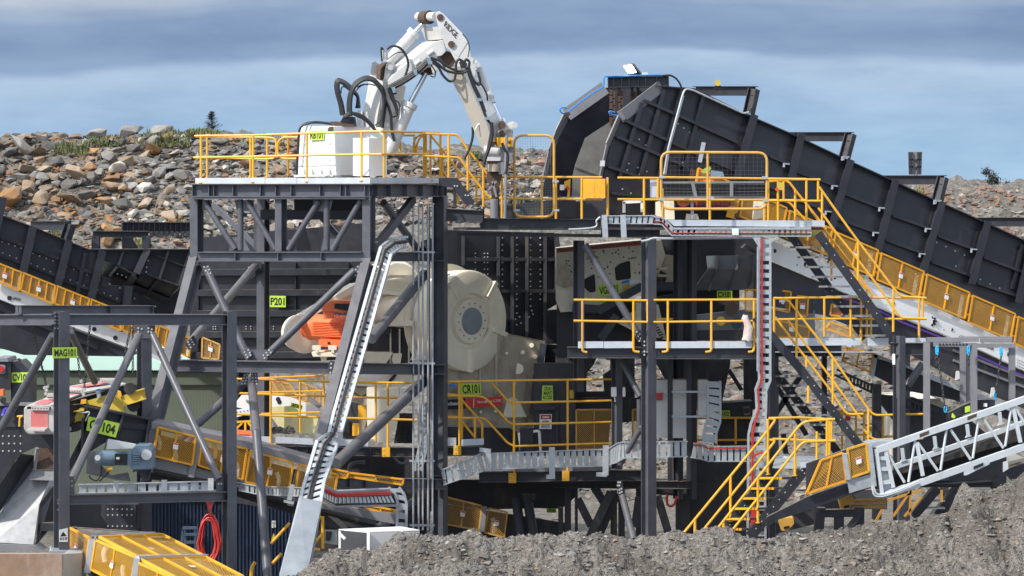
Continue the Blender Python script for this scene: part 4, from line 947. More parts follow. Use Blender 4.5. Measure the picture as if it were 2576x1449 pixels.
tp = g(MUS); tp.prism(pp('I', .98, 500, 1180, 520, 1125, 540, 1180), (0, .01, 0)); tp.out('warning_triangle', t)
YH = -5.0
k = g(REDC); r_ = random.Random(6)
c0 = p('G', 1756, 1122, YH)
for i in range(26):
    rx = m(r_.uniform(58, 98) * .3, YH); ry = m(r_.uniform(150, 194) * .3, YH); dx = r_.uniform(-.03, .03); dz = r_.uniform(-.08, .03)
    k.tube([c0 + Vector((dx + rx * math.sin(q) * (1 if math.cos(q) < 0 else .85), r_.uniform(-.01, .01) - .08 + .006 * i, dz + ry * math.cos(q))) for q in [2 * math.pi * j / 22 for j in range(22)]], .018, 5, closed=True)
t = T('hose_coil', 'coiled red hose hanging from the frame beam beside the right column', 'hose', c0); k.out('coil', t)
k = g(REDC)
for i in range(6): k.tube(crv([p('G', 1725 + i * 14, 820, YH), p('G', 1760 + i * 5 - 12, 880, YH - .05), p('G', 1765, 945, YH - .08)]), .01, 5)
k.use(HOSE).tube(crv(pp('G', YH, 1720, 850, 1720, 895, 1770, 930, 1840, 905, 1850, 850)), .02, 6); k.out('tie', t)
t = T('step_ladder', 'small blue grey step ladder standing left of the red hose coil', 'ladder', p('G', 1600, 1380, -4))
b = g(SLATE)
for a_ in ((1545, 1045, 1560, 1420), (1650, 1045, 1672, 1420), (1535, 1050, 1500, 1420), (1640, 1040, 1640, 1420)): g(SLATE).beam(*pp('G', -4, *a_), .05, .06, up=FV).out('leg', t)
for y in (1045, 1100, 1165, 1230): g(SLATE).beam(*pp('G', -4.03, 1530 + (0 if y < 1050 else 15), y, 1655, y), .06, .05, up=FV).out('step', t)

# ------------------------------------------------------------------ rock breaker support tower
YA, YB_, YCc, YD = 0.0, -1.3, 2.7, 4.0
FT = plane(487, YA, -.003); FB = plane(662, YD, -.003)
FS = lambda x: YB_ + (x - 922) * (YCc - YB_) / (1105 - 922)
nT = Vector((-.30, -.954, 0))
t = T('support_tower', 'tall charcoal steel tower with raked legs carrying the white rock breaker', 'steel tower', P(800, 1400, 0))
def col(pts, d=.36, wd=.19, up=nT, mt=TSTEEL, par=None):
    k = g(mt)
    for a, c in zip(pts, pts[1:]): k.ib(a, c, d, wd, up=up, tf=.022, tw=.016)
    k.out('column', par or t)
sh = -nT * .18
col([P(487, 495, YA) + sh, P(487, 656, YA) + sh]); col([P(921, 495, YB_) + sh, P(921, 658, YB_) + sh])
rk = Vector((-.30, -.80, .5)).normalized()
k = g(TSTEEL); a, c = P(486, 655, YA) + sh, P(345, 1200, -5.0) + sh; k.ib(a, c, .36, .22, up=nT, tf=.022); k.out('raked_leg', t)
k = g(TSTEEL); a, c = P(921, 657, YB_) + sh, P(706, 1500, -7.0) + sh; k.ib(a, c, .36, .22, up=nT, tf=.022); k.out('raked_leg', t)
col([P(662, 500, YD), P(662, 1449, YD)], .36, .2); 
k = g(TSTEEL); k.ib(P(1107, 495, YCc), P(1107, 1420, YCc), .30, .26, up=Vector((.94, -.33, 0)), tf=.022); k.beam(P(1078, 520, YCc - .5), P(1078, 1335, YCc - .5), .07, .35, up=FV); k.out('column', t)
# top girders with stiffeners
def gird(a, c, ts, h=.31, w_=.24, nm='girder'):
    k = g(TSTEEL); k.ib(a, c, h, w_, tf=.026); k.stiff(a, c, h, w_, ts); k.out(nm, t)
def zt(x): return (x * .266667 + 450.8)
X0, X1 = 487, 931
gird(P(X0, 479, off(FT, .1)), P(X1, 479, off(FT, .1)), [(zt(z) - X0) / (X1 - X0) for z in (142, 300, 348, 530, 790, 935, 1080, 1350, 1540, 1592, 1765)])
gird(P(934, 479, off(FS, .1)), P(1117, 479, off(FS, .1)), [.03, .2, .42, .64, .85, .98])
gird(P(662, 479, FB), P(1117, 479, FB), [.2, .4, .6, .8]); gird(P(487, 479, YA + .3), P(662, 479, YD), [.3, .6]); gird(P(640, 479, -.3), P(830, 479, 3.6), [.5]); gird(P(780, 479, -.7), P(960, 479, 3.2), [.5])
b = g(DSTEEL); b.prism([P(490, 462, -.1), P(935, 462, -1.4), P(1112, 462, 2.7), P(660, 462, 4.0)], (0, 0, -.03)); b.out('deck_plate', t)
k = g(TSTEEL); k.ib(P(487, 497.5, YA), P(925, 497.5, YB_), .06, .30); k.out('flange_plate', t)
# truss band
a, c = pp('H', off(FT, .02), 158, 112, 1540, 112); k = g(TSTEEL); k.ib(a, c, .22, .24); k.stiff(a, c, .22, .24, [.24, .5, .76]); k.out('bottom_chord', t)
k = g(TSTEEL); k.ib(*pp('H', off(FB, 0), 560, 112, 2100, 112), .22, .24); k.out('bottom_chord', t)
k = g(TSTEEL); k.ib(P(935, 646, FS), P(1100, 646, FS), .22, .24); k.out('bottom_chord', t)
k = g(TSTEEL); k.ib(*pp('B', off(FT, .12), 960, 908, 960, 1402), .34, .16, up=nT); k.out('truss_post', t)
for x in (578, 1392): g(TSTEEL).tube(pp('B', off(FT, .12), x, 915, x, 1390), .072, 14).out('truss_post', t)
for a_ in ((238, 935, 528, 1385), (636, 930, 908, 1385), (1318, 930, 1030, 1390), (1712, 925, 1448, 1388)): g(TSTEEL).tube(pp('B', off(FT, .05), *a_), .068, 14).out('truss_diagonal', t)
for a_ in ((330, 975, 740, 1370), (1300, 1040, 1500, 1260)): g(TSTEEL).beam(*pp('B', FB, *a_), .12, .26, up=FV).out('truss_diagonal', t)
k = g(TSTEEL); k.ib(*pp('B', FB, 745, 960, 745, 1390), .24, .2, up=FV); k.out('truss_post', t)
k = g(TSTEEL); k.ib(P(655, 540, 2), P(930, 540, 2), .24, .2); k.out('floor_beam', t)
k = g(DSTEEL); k.box(740, 498, 925, 530, 1.0, 3.0); k.out('soffit_box', t)
k = g(TSTEEL); k.prism(pp('B', 3.0, 1090, 1400, 1130, 1130, 1180, 1130, 1255, 1400), (0, .05, 0)); k.out('gusset', t)
GUS = [(470, 1400, 500, 1275, 605, 1270, 665, 1400), (522, 925, 705, 920, 700, 1028, 545, 1025), (1262, 922, 1450, 922, 1420, 1030, 1275, 1025), (1335, 1400, 1360, 1285, 1508, 1285, 1510, 1400), (1015, 1400, 1015, 1295, 1080, 1295, 1110, 1400), (218, 920, 310, 920, 300, 1018, 218, 1018)]
for q in GUS: k = g(TSTEEL); k.prism(pp('B', off(FT, .11), *q), (0, .02, 0)); k.out('gusset', t)
# mid beam and braces
k = g(TSTEEL); a, c = pp('Z', off(FT, -1.0), 430, 914, 838, 925); k.ib(a + Vector((0, -.6, 0)), c, .26, .24); k.stiff(a, c, .26, .24, [.62, .99]); k.out('mid_beam', t)
k = g(TSTEEL); k.ib(P(868, 926, -1.6), P(1090, 930, 2.5), .26, .24); k.out('mid_beam', t)
k = g(DSTEEL); k.prism(pp('H', off(FT, -1.14), 1236, 1090, 1262, 985, 1305, 990, 1290, 1100), (0, .02, 0)); k.use(BOLT).bolts(pp('H', off(FT, -1.14), 1275, 1010, 1272, 1045, 1268, 1085), r=.024); k.out('end_plate', t)
def tubeb(a, c, r=.09): g(TSTEEL).tube([a, c], r, 14).out('brace_tube', t)
Fq = lambda x, y: -1.0 * (y - 640) / 270
tubeb(P(520, 678, .0), P(620, 892, -.85)); tubeb(P(893, 680, -1.2), P(680, 886, -1.0)); tubeb(P(640, 672, 3.7), P(476, 866, -1.0), .10)
tubeb(P(625, 955, -1.1), P(380, 1168, -3.2), .095); tubeb(P(632, 950, -1.1), P(645, 1090, -4.3), .10); tubeb(P(645, 1085, -4.3), P(676, 1480, -5.8), .10)
tubeb(P(480, 1100, -2), P(395, 1240, -4), .09)
tubeb(P(1068, 690, 2.3), P(934, 852, -1.2), .125); tubeb(P(1070, 955, 2.4), P(846, 1166, -1.8), .135); tubeb(P(1040, 1262, 2), P(930, 1345, 0), .1)
k = g(TSTEEL); k.prism(pp('H', off(FT, -1.02), 575, 985, 590, 893, 748, 893, 740, 985), (0, .02, 0)); k.out('gusset', t)
def bplate(pts, bl, dY=-1.15):
    k = g(TSTEEL); k.prism(pp('H', off(FT, dY), *pts), (0, .02, 0)); k.use(BOLT).bolts(pp('H', off(FT, dY), *bl), r=.021); k.out('splice_plate', t)
bplate((528, 905, 575, 870, 608, 935, 560, 985), (548, 912, 580, 895, 560, 935, 592, 918, 572, 955, 598, 938)); bplate((690, 945, 760, 880, 790, 905, 715, 980), (706, 940, 730, 918, 755, 897, 716, 962, 742, 938, 768, 916))
bplate((185, 175, 240, 165, 290, 290, 230, 300), (210, 200, 240, 195, 222, 230, 250, 222, 232, 262, 262, 252), .0); bplate((1440, 260, 1500, 175, 1530, 180, 1510, 260, 1450, 300), (1462, 250, 1480, 222, 1500, 195, 1478, 266, 1496, 240, 1514, 212), .0)
bplate((540, 1085, 585, 1075, 570, 1190, 515, 1190), (548, 1105, 572, 1100, 545, 1130, 568, 1125, 535, 1155, 560, 1150, 526, 1178, 552, 1175), -1.2); bplate((600, 1080, 655, 1080, 665, 1185, 610, 1185), (615, 1100, 640, 1100, 617, 1128, 643, 1128, 620, 1155, 646, 1155, 623, 1178, 650, 1178), -1.2)
k = g(DSTEEL); k.prism(pp('H', 3.75, 560, 215, 590, 150, 690, 155, 690, 240, 600, 300), (0, .02, 0)); k.use(BOLT).bolts(pp('H', 3.75, 585, 205, 615, 190, 645, 180, 595, 235, 625, 222, 655, 210, 600, 265, 632, 250), r=.024); k.out('splice_plate', t)
k = g(DSTEEL); k.prism(pp('H', -1.05, 50, 840, 120, 770, 150, 830, 80, 900), (0, .02, 0)); k.use(BOLT).bolts(pp('H', -1.05, 75, 830, 100, 808, 85, 850, 112, 828, 96, 872, 122, 848), r=.022); k.out('splice_plate', t)
k = g(TSTEEL); k.prism(pp('J', off(FS, .2), 200, 200, 330, 160, 330, 300, 205, 300), (0, .02, 0)); k.use(BOLT)
for i in range(5): k.bolts(pp('J', off(FS, .18), 215 + i * 8, 200 + i * 12, 240 + i * 6, 205 + i * 14), r=.02)
k.out('splice_plate', t)
for y in (J for J in (547.4 + 362 * .3, 547.4 + 1230 * .3, 547.4 + 1310 * .3, 1196, 1220)): k = g(TSTEEL); k.beam(P(1092, y, YCc - .2), P(1121, y, YCc - .2), .3, .025); k.out('stiffener', t)
g(TSTEEL).beam(P(1040, 500, 2), P(930, 640, -1), .12, .2).out('truss_diagonal', t)
g(TSTEEL).tube([P(965, 510, .2), P(1060, 640, 2.3)], .09, 12).out('truss_diagonal', t)
for a_ in ((640, 1245, 1110, 1260),):
    k = g(TSTEEL); a, c = P(838, 1214, .4), P(1118, 1218, 2.4); k.ib(a, c, .25, .22); k.stiff(a, c, .25, .22, [.13, .27, .56, .9]); k.out('low_beam', t)
# toe plate round the top deck
t5 = T('toe_plate', 'pale galvanised kick plate along the tower deck edge', 'toe plate', P(500, 462, FT))
for x0, x1 in ((491, 666), (667, 746), (747, 931)): g(TOE).prism(pp('Z', off(FT, -.05), x0, 448, x1, 446.5, x1, 462, x0, 463), (0, .012, 0)).out('plate', t5)
g(TOE).prism(pp('Z', off(FS, -.05), 931, 446.5, 1107, 448, 1107, 461, 931, 462), (0, .012, 0)).out('plate', t5)
rail('yellow front railing along the tower deck before the white pedestal', off(FT, -.02), [(505.5, 342, 461), (636.6, 340, 459), (772, 335, 458), (909.5, 331, 456)], [(490, 342, 640, 340, 920, 330.5, 960, 330.5)], [(487, 396.5, 925, 388, 960, 388)], gap=1)
rail('yellow side railing on the right edge of the tower deck', FS, [(966, 331, 455), (1083, 336, 455), (1108, 338, 452)], [(958, 330.5, 1106, 334)], [(958, 388, 1090, 387)])
rail('yellow rear railing on the tower deck with two rounded gate ends', FB, [(521, 345, 448), (630, 345, 446), (672, 347, 446), (725, 348, 446)], [(492, 344, 669, 345.5, 693, 348, 695, 366, 695, 388, 690, 398, 669, 400, 507, 396)], [])
rail('short yellow rear railing loop left of the white pedestal', FB, [(727 - 2, 348, 446)], [(750, 345, 712, 345, 698, 358, 698, 388, 711, 399, 750, 399)], [])

# ------------------------------------------------------------------ rock breaker: pedestal, boom, stick, hammer
YR = 1.0
t = T('rock_breaker', 'white hydraulic rock breaker boom on a pedestal atop the tower', 'rock breaker', P(830, 446, YR))
g(WHT).prism([p('B', 1145, 222, YR), p('B', 1460, 222, YR - .8), p('B', 1476, 690, YR - .8), p('B', 1115, 690, YR)], (.9, 1.0, 0)).out('pedestal', t, bevel=.015)
k = g(WHT)
for x in (1168, 1245, 1330, 1408): Yx = YR - .8 * (x - 1130) / 340; k.prism([p('B', x, 610, Yx - .03), p('B', x + 6, 680, Yx - .03), p('B', x - 20, 682, Yx - .35)], (.03, 0, 0)); 
k.prism([p('B', 1080, 684, YR - .3), p('B', 1450, 682, YR - 1.2), p('B', 1660, 690, YR + .4), p('B', 1700, 690, YR + 1)], (0, 0, -.04)); k.out('base_flange', t)
k = g(OFFW)
for x, y in ((1172, 388), (1415, 384), (1168, 540), (1410, 536), (1160, 590)): Yx = YR - .8 * (x - 1130) / 330; k.beam(p('B', x - 16, y, Yx - .015), p('B', x + 16, y - 1, Yx - .04), .03, .012)
k.beam(p('B', 1122, 600, YR - .02), p('B', 1474, 584, YR - .82), .03, .02); k.out('weld_slot', t)
g(RUST).prism([p('B', 1395, 262, YR - .66), p('B', 1412, 232, YR - .7), p('B', 1452, 226, YR - .8), p('B', 1456, 262, YR - .8), p('B', 1430, 290, YR - .74)], (0, -.006, 0)).out('rust_stain', t)
g(OFFW).prism([p('B', 1462, 228, YR - .7), p('B', 1700, 232, YR + .3), p('B', 1700, 692, YR + .3), p('B', 1478, 690, YR - .7)], (0, .5, 0)).out('side_casing', t)
k = g(HOSE); k.tube(crv(pp('B', YR - .2, 1110, 690, 1118, 480, 1130, 300, 1150, 230, 1215, 195, 1330, 190, 1440, 205)), .03, 8); k.tube(crv(pp('B', YR - .3, 1180, 215, 1280, 185, 1440, 200)), .025, 8); k.out('hose', t)
k = g(RUST); k.prism(pp('B', YR - .6, 1425, 180, 1500, 180, 1560, 200, 1650, 205, 1660, 225, 1425, 225), (0, .5, 0)); k.out('hose_clamp', t)
b = g(OFFW); b.prism(pp('B', YR - .2, 1690, 235, 1925, 235, 1925, 345, 1690, 345), (0, .5, 0)); b.out('valve_block', t, bevel=.02)
t6 = T('control_cabinet', 'white control cabinet standing right of the pedestal behind the railing', 'cabinet', p('B', 1790, 690, YR - .8))
b = g(WHT); b.prism([p('B', 1640, 335, YR - 1.0), p('B', 1787, 337, YR - 1.5), p('B', 1787, 692, YR - 1.5), p('B', 1640, 692, YR - 1.0)], (.4, .45, 0)); b.out('cabinet_body', t6)
g(OFFW).prism([p('B', 1790, 338, YR - 1.5), p('B', 1935, 340, YR - .8), p('B', 1935, 692, YR - .8), p('B', 1790, 692, YR - 1.5)], (-.1, .2, 0)).out('door', t6)
sign('lime plate reading RB101 on the white pedestal behind the railing', 'RB101', [p('B', 1228, 268, YR - .3), p('B', 1365, 266, YR - .61), p('B', 1365, 352, YR - .61), p('B', 1228, 355, YR - .3)], my=.12)
# king post: two cheek plates and a front web
YK = 1.2
k = g(BMW); k.prism([p('P', 835, 215, YK + .1), p('P', 900, 190, YK + .15), p('P', 945, 230, YK + .2), p('P', 925, 480, YK + .2), p('P', 780, 620, YK + .1)], (.12, .9, 0)); k.out('cheek_plate', t)
b = g(BMW); b.prism([p('P', 795, 440, YK), p('P', 920, 520, YK - .25), p('P', 1010, 560, YK - .4), p('P', 1040, 620, YK - .45), p('P', 1000, 860, YK - .45), p('P', 905, 1449, YK - .4), p('P', 655, 1449, YK + .1), p('P', 655, 1180, YK + .1), p('P', 735, 800, YK)], (.5, 1.2, 0)); b.out('king_post', t, bevel=.012)
b = g(BMW); b.prism([p('P', 1100, 250, YK - .5), p('P', 1150, 190, YK - .45), p('P', 1230, 240, YK - .35), p('P', 1350, 350, YK - .2), p('P', 1420, 470, YK - .1), p('P', 1180, 680, YK - .35), p('P', 1190, 980, YK - .3), p('P', 1180, 1300, YK - .3), p('P', 1030, 1300, YK - .45), p('P', 1000, 860, YK - .5), p('P', 1040, 630, YK - .55)], (.04, .14, 0)); b.out('cheek_plate', t, bevel=.01)
b = g(RUST); b.prism([p('P', 935, 330, YK - .1), p('P', 1010, 215, YK - .1), p('P', 1110, 205, YK - .1), p('P', 1000, 330, YK - .3), p('P', 985, 560, YK - .35), p('P', 915, 520, YK - .2)], (.1, .7, 0)); b.out('pivot_web', t)
k = g(BOLT); k.cyl(p('P', 1185, 300, YK - .55), p('P', 1185, 300, YK - .1), .07, n=16); k.use(BMW).cyl(p('P', 870, 700, YK - .02), p('P', 870, 700, YK - .1), .05, n=14); k.out('pivot_pin', t)
b = g(BMW); b.prism(pp('P', YK - .3, 1060, 1060, 1155, 1060, 1175, 1290, 1040, 1290), (0, .4, 0)); b.out('bracket', t); 
b = g(BMW); b.prism(pp('P', YK - .2, 1020, 1280, 1180, 1280, 1180, 1700, 1020, 1700), (0, .5, 0)); b.use(BOLT).cyl(p('P', 1105, 1350, YK - .25), p('P', 1105, 1350, YK + .1), .09, n=16); b.out('slew_post', t)
b = g(WHT); b.cyl(p('P', 600, 1170, YK - .1), p('P', 600, 1170, YK + .9), m(55 * .1333, YK), n=18); b.prism(pp('P', YK, 550, 1130, 650, 1130, 690, 1449, 560, 1449), (0, .8, 0)); b.out('slew_lug', t)
# main boom box
YBm = 1.0
up0 = [p('P', 1225, 230, YBm), p('Q', 420, 800, YBm - .1), p('Q', 700, 740, YBm - .1), p('Q', 880, 740, YBm - .1)]
b = g(BMW)
side = [p('P', 1340, 345, YBm - .3), p('Q', 680, 800, YBm - .3), p('Q', 880, 745, YBm - .3), p('Q', 930, 970, YBm - .3), p('Q', 850, 1050, YBm - .3), p('Q', 600, 1100, YBm - .3), p('P', 1640, 430, YBm - .3), p('P', 1150, 690, YBm - .3), p('P', 1130, 560, YBm - .3)]
topl = [p('P', 1225, 228, YBm + .45), p('Q', 395, 800, YBm + .45), p('Q', 500, 770, YBm + .5), p('Q', 880, 738, YBm + .35)]
n_ = len(side)
back = [v + Vector((-.10, .75, .10)) for v in side]
back[0] = topl[0]; back[1] = topl[1]; back[2] = topl[3]
b.add(side + back, [tuple(range(n_)), tuple(range(2 * n_ - 1, n_ - 1, -1))] + [(i, n_ + i, n_ + (i + 1) % n_, (i + 1) % n_) for i in range(n_)])
b.out('boom', t, bevel=.012)
for (x0, y0, x1, y1) in ((585, 1035, 690, 960), (350, 1225, 440, 1150)): g(BMW).tube([p('Q', x0, y0, YBm - .31), p('Q', x1, y1, YBm - .31)], .055, 10).out('weld_pad', t)
# hose bundle guard under boom
k = g(HOSE)
for d in (-26, 0, 26): k.tube(crv([p('P', 1180 + d, 690 + d * .6, YBm - .42), p('P', 1420 + d * .6, 560 + d, YBm - .42), p('P', 1640 + d * .6, 410 + d, YBm - .42), p('P', 1900, 170 + d * 1.3, YBm - .42)]), .045, 8)
k.out('hose_bundle', t)
k = g(SLATE)
for x, y in ((1650, 375), (1905, 175), (1240, 710)): k.prism([p('P', x - 40, y - 30, YBm - .5), p('P', x + 30, y - 40, YBm - .5), p('P', x + 45, y + 70, YBm - .5), p('P', x - 5, y + 80, YBm - .5)], (0, .12, 0))
k.out('hose_clamp', t)
# cylinders
def ram(a, c, d, rb, rr_, tail='Z'):
    k = g(BMW); k.cyl(a, c, rb, n=20); k.cyl(c - (c - a).normalized() * .12, c, rb * 1.2, n=20); o1 = k.out('cylinder_barrel', t); g(CHR).cyl(c, d, rr_, n=14).out('cylinder_rod', t)
ram(p('C', 640, 590, YBm + .25), p('C', 900, 300, YBm + .25), p('C', 1010, 185, YBm + .25), .145, .06)
ram(p('C', 640, 1449, YBm - .2), p('C', 850, 970, YBm - .1), p('C', 1000, 690, YBm - .05), .165, .06)
k = g(RUST); k.prism(pp('Q', YBm - .05, 410, 1390, 620, 1240, 720, 1300, 700, 1390, 500, 1430), (0, .3, 0)); k.use(BMW).prism(rnd(pp('Q', YBm - .2, 400, 1380, 600, 1210, 740, 1210, 770, 1310, 730, 1400, 680, 1395, 640, 1260, 570, 1280, 420, 1400), .03), (0, .08, 0)); k.out('cylinder_lug', t)
# head frame with RIDGE lettering
YHd = .55
hp = pp('Q', YHd, 735, 270, 760, 220, 810, 212, 860, 250, 1250, 640, 1330, 740, 1380, 960, 1400, 1080, 1500, 1130, 1555, 1200, 1545, 1290, 1490, 1330, 1480, 1449, 1150, 1449, 1110, 1150, 1010, 970, 930, 900, 770, 470)
b = g(BMW); b.prism(hp, (0, .07, 0)); b.out('head_plate', t, bevel=.012)
b = g(BMW); b.prism(rnd(pp('Q', YHd + .95, 355, 300, 370, 240, 410, 225, 450, 250, 560, 500, 900, 900, 1200, 1449, 1000, 1449, 540, 760, 430, 500, 355, 330), .03)[:-1], (0, .07, 0)); b.out('head_plate', t, bevel=.012)
b = g(BMW); b.prism([p('Q', 470, 520, YHd + .9), p('Q', 790, 500, YHd + .1), p('Q', 870, 735, YHd + .1), p('Q', 555, 760, YHd + .9)], (.1, .1, -.02)); b.out('cross_plate', t)
b = g(BMW); b.prism([p('Q', 870, 250, YHd + .08), p('Q', 1250, 640, YHd + .08), p('Q', 1330, 740, YHd + .08), p('Q', 1390, 1000, YHd + .08), p('Q', 1350, 1000, YHd + .9), p('Q', 1270, 760, YHd + .9), p('Q', 1150, 640, YHd + .9), p('Q', 700, 250, YHd + .9)], (-.02, 0, -.03)); b.out('top_wrapper', t)
k = g(BMW); k.cyl(p('Q', 410, 320, YHd + .95), p('Q', 520, 315, YHd + .62), .11, n=18); k.cyl(p('Q', 630, 315, YHd + .34), p('Q', 745, 315, YHd + .05), .11, n=18); k.out('pin_boss', t)
k = g(RUST); k.cyl(p('Q', 500, 330, YHd + .63), p('Q', 620, 330, YHd + .34), .16, n=18); k.cyl(p('Q', 820, 328, YHd - .03), p('Q', 820, 328, YHd + .05), .08, n=16); k.use(RUST).cyl(p('Q', 1030, 835, YHd - .05), p('Q', 1030, 835, YHd + .1), .08, n=16); k.use(BOLT).cyl(p('Q', 1520, 1220, YHd - .05), p('Q', 1520, 1220, YHd + .2), .07, n=16); k.out('pivot_pin', t)
g(BMW).prism(pp('Q', YHd - .012, 1090, 1020, 1300, 715, 1345, 780, 1160, 1080), (0, .012, 0)).out('doubler_plate', t)
o_ = [o for o in COL.objects if o.name.startswith('head_plate')][0]
a = p('Q', 885, 490, YHd - .008); ux = p('Q', 1120, 735, YHd - .008) - a; uy = p('Q', 925, 385, YHd - .008) - a; letters('RIDGE', a, ux, uy, INK, o_, bold=.018)
b = g(RUST); b.prism(pp('Q', YHd + .3, 820, 1080, 930, 960, 1010, 980, 1110, 1150, 1000, 1260, 900, 1220), (0, .4, 0)); b.out('inner_web', t)
# stick
YS_ = .75
s0 = pp('C', YS_, 1180, 640, 1290, 560, 1420, 600, 1510, 760, 1580, 900, 1660, 1050, 1720, 1240, 1680, 1360, 1640, 1400, 1530, 1400, 1465, 1260, 1330, 930)
CRS = mat('beige_stick_paint', (.44, .41, .355), .45, var=.05, dirt=((.38, .33, .26), .2, 2.5))
b = g(CRS); b.prism([p('C', 1180, 640, YS_ - .15), p('C', 1320, 620, YS_ - .45), p('C', 1560, 1130, YS_ - .45), p('C', 1625, 1330, YS_ - .45), p('C', 1600, 1400, YS_ - .3), p('C', 1525, 1400, YS_ - .1), p('C', 1460, 1250, YS_ - .1), p('C', 1330, 930, YS_ - .12)], (.1, .6, 0)); b.out('stick', t, bevel=.012)
b = g(BMW); b.prism([p('C', 1320, 620, YS_ - .46), p('C', 1420, 640, YS_ - .1), p('C', 1510, 760, YS_), p('C', 1660, 1050, YS_), p('C', 1725, 1240, YS_), p('C', 1680, 1340, YS_ - .1), p('C', 1625, 1335, YS_ - .46), p('C', 1560, 1130, YS_ - .46)], (0.02, .25, 0)); b.out('stick_side', t)
g(WHT).tube(crv(pp('C', YS_ - .3, 1462, 1228, 1490, 1178, 1510, 1175, 1578, 1222)), .018, 6).out('weld_bead', t)
k = g(HOSE)
for a_ in ((1385, 640, 1440, 800, 1500, 930, 1570, 1110, 1610, 1170, 1615, 1240, 1600, 1330, 1575, 1449), (1400, 650, 1450, 790, 1515, 930, 1560, 1060)): k.tube(crv(pp('C', YS_ - .55, *a_)), .032, 8)
for a_ in ((1045, 545, 1120, 570, 1190, 620, 1270, 660, 1340, 675, 1390, 650, 1410, 590, 1380, 560, 1365, 585), (1050, 560, 1110, 600, 1180, 660, 1260, 685, 1340, 690, 1400, 660), (1060, 585, 1120, 640, 1160, 710, 1220, 765, 1265, 750, 1280, 690, 1285, 600, 1310, 560, 1345, 580),
           (1390, 640, 1440, 740, 1495, 800, 1510, 760, 1490, 680), (1400, 620, 1450, 760, 1500, 790)): k.tube(crv(pp('C', YHd - .35, *a_)), .030, 8)
k.tube(crv(pp('C', YHd - .1, 1345, 320, 1390, 380, 1408, 450, 1395, 540)), .014, 6); k.tube(crv(pp('C', YHd + .4, 1005, 115, 1030, 100, 1090, 125)), .014, 6); k.tube(crv(pp('C', YBm - .3, 1045, 610, 1085, 670, 1080, 725, 1040, 715)), .016, 6)
k.tube(crv(pp('C', YS_ + .2, 1440, 1200, 1440, 1290, 1410, 1400, 1360, 1500)), .03, 8); k.tube(crv(pp('C', YS_ - .2, 1510, 780, 1550, 840, 1575, 900, 1580, 950)), .022, 6)
k.prism(pp('C', YHd - .4, 1310, 590, 1345, 560, 1390, 600, 1380, 645, 1330, 640), (0, .12, 0)); k.out('hose', t)
k = g(SLATE)
for x, y in ((1500, 940), (1580, 1115)): k.prism(pp('C', YS_ - .62, x - 30, y - 12, x + 25, y - 16, x + 28, y + 14, x - 25, y + 16), (0, .1, 0))
k.out('hose_clamp', t)
ram(p('C', 1500, 640, YS_ + .2), p('C', 1625, 975, YS_ + .1), p('C', 1712, 1165, YS_ + .05), .09, .045)
k = g(BMW); k.cyl(p('C', 1625, 915, YS_), p('C', 1625, 915, YS_ + .2), .05, n=12); k.cyl(p('R', 1015, 225, YS_ - .1), p('R', 1015, 225, YS_ + .3), .06, n=14); k.out('pin_boss', t)
# linkage and hammer
b = g(BMW); b.prism(rnd(pp('R', .55, 950, 370, 1000, 330, 1080, 250, 1140, 235, 1185, 270, 1180, 310, 1130, 330, 1050, 345, 1030, 420, 960, 420, 950, 370), .04)[:-1], (0, .1, 0)); b.use(BOLT).cyl(p('R', 1165, 285, .5), p('R', 1165, 285, .9), .07, n=16); b.use(RUST).cyl(p('R', 1000, 400, .5), p('R', 1000, 400, .9), .09, n=16); b.use(RUST).cyl(p('R', 1000, 280, .45), p('R', 1000, 280, .8), .09, n=16); b.out('linkage', t)
b = g(BMW); b.prism(pp('R', .75, 1045, 340, 1140, 330, 1140, 440, 1045, 440), (0, .2, 0)); b.out('link_rod', t)
b = g(YEL); b.prism([p('R', 885, 440, .75), p('R', 965, 440, .3), p('R', 968, 555, .3), p('R', 925, 550, .6)], (0.02, .1, 0)); b.prism(pp('R', .3, 966, 440, 1140, 440, 1135, 555, 968, 555), (0, .4, 0)); o_ = b.out('coupler_housing', t)
a = pp('R', .285, 1078, 522, 1110, 522, 1110, 480, 1078, 480); letters('0', a[0], a[1] - a[0], a[3] - a[0], INK, o_, bold=.05)
b = g(GSTEEL); b.prism(pp('R', .4, 970, 560, 1145, 560, 1140, 730, 985, 730, 985, 640), (0, .4, 0)); b.out('hammer_bracket', t)
b = g(BMW); b.prism(pp('R', .45, 790, 665, 985, 665, 985, 735, 790, 735), (0, .5, 0)); b.cyl(p('R', 770, 610, .5), p('R', 960, 620, .5), .12, n=16); b.out('hammer_head', t)
b = g(RUST); b.prism(pp('R', .5, 815, 735, 1050, 735, 1000, 930, 960, 1100, 975, 1449, 850, 1449, 870, 1150, 810, 930), (0, .4, 0)); b.use(CRMD).cyl(p('R', 895, 775, .42), p('R', 895, 870, .42), .14, n=18); b.use(GSTEEL).prism(pp('R', .38, 945, 760, 1040, 740, 1020, 900, 960, 910), (0, .1, 0)); b.use(GSTEEL).cyl(p('R', 900, 1220, .4), p('R', 900, 1449, .45), .09, n=14)
b.beam(*pp('R', .35, 930, 990, 820, 1110), .05, .1, up=FV); b.beam(*pp('R', .35, 880, 990, 930, 1190), .05, .1, up=FV); b.out('hammer_body', t)
k = g(HOSE); k.tube(crv(pp('R', .2, 870, 250, 880, 400, 850, 540, 800, 680, 770, 780)), .04, 8); k.out('hose', t)
k = g(GSTEEL); k.tube(crv(pp('R', .2, 1060, 410, 1055, 600, 1045, 800, 1050, 950, 1035, 1449)), .035, 8); k.use(HOSE).tube(crv(pp('R', .18, 1000, 510, 1030, 580, 1070, 650, 1070, 760, 1050, 900)), .035, 8); k.out('hose', t)
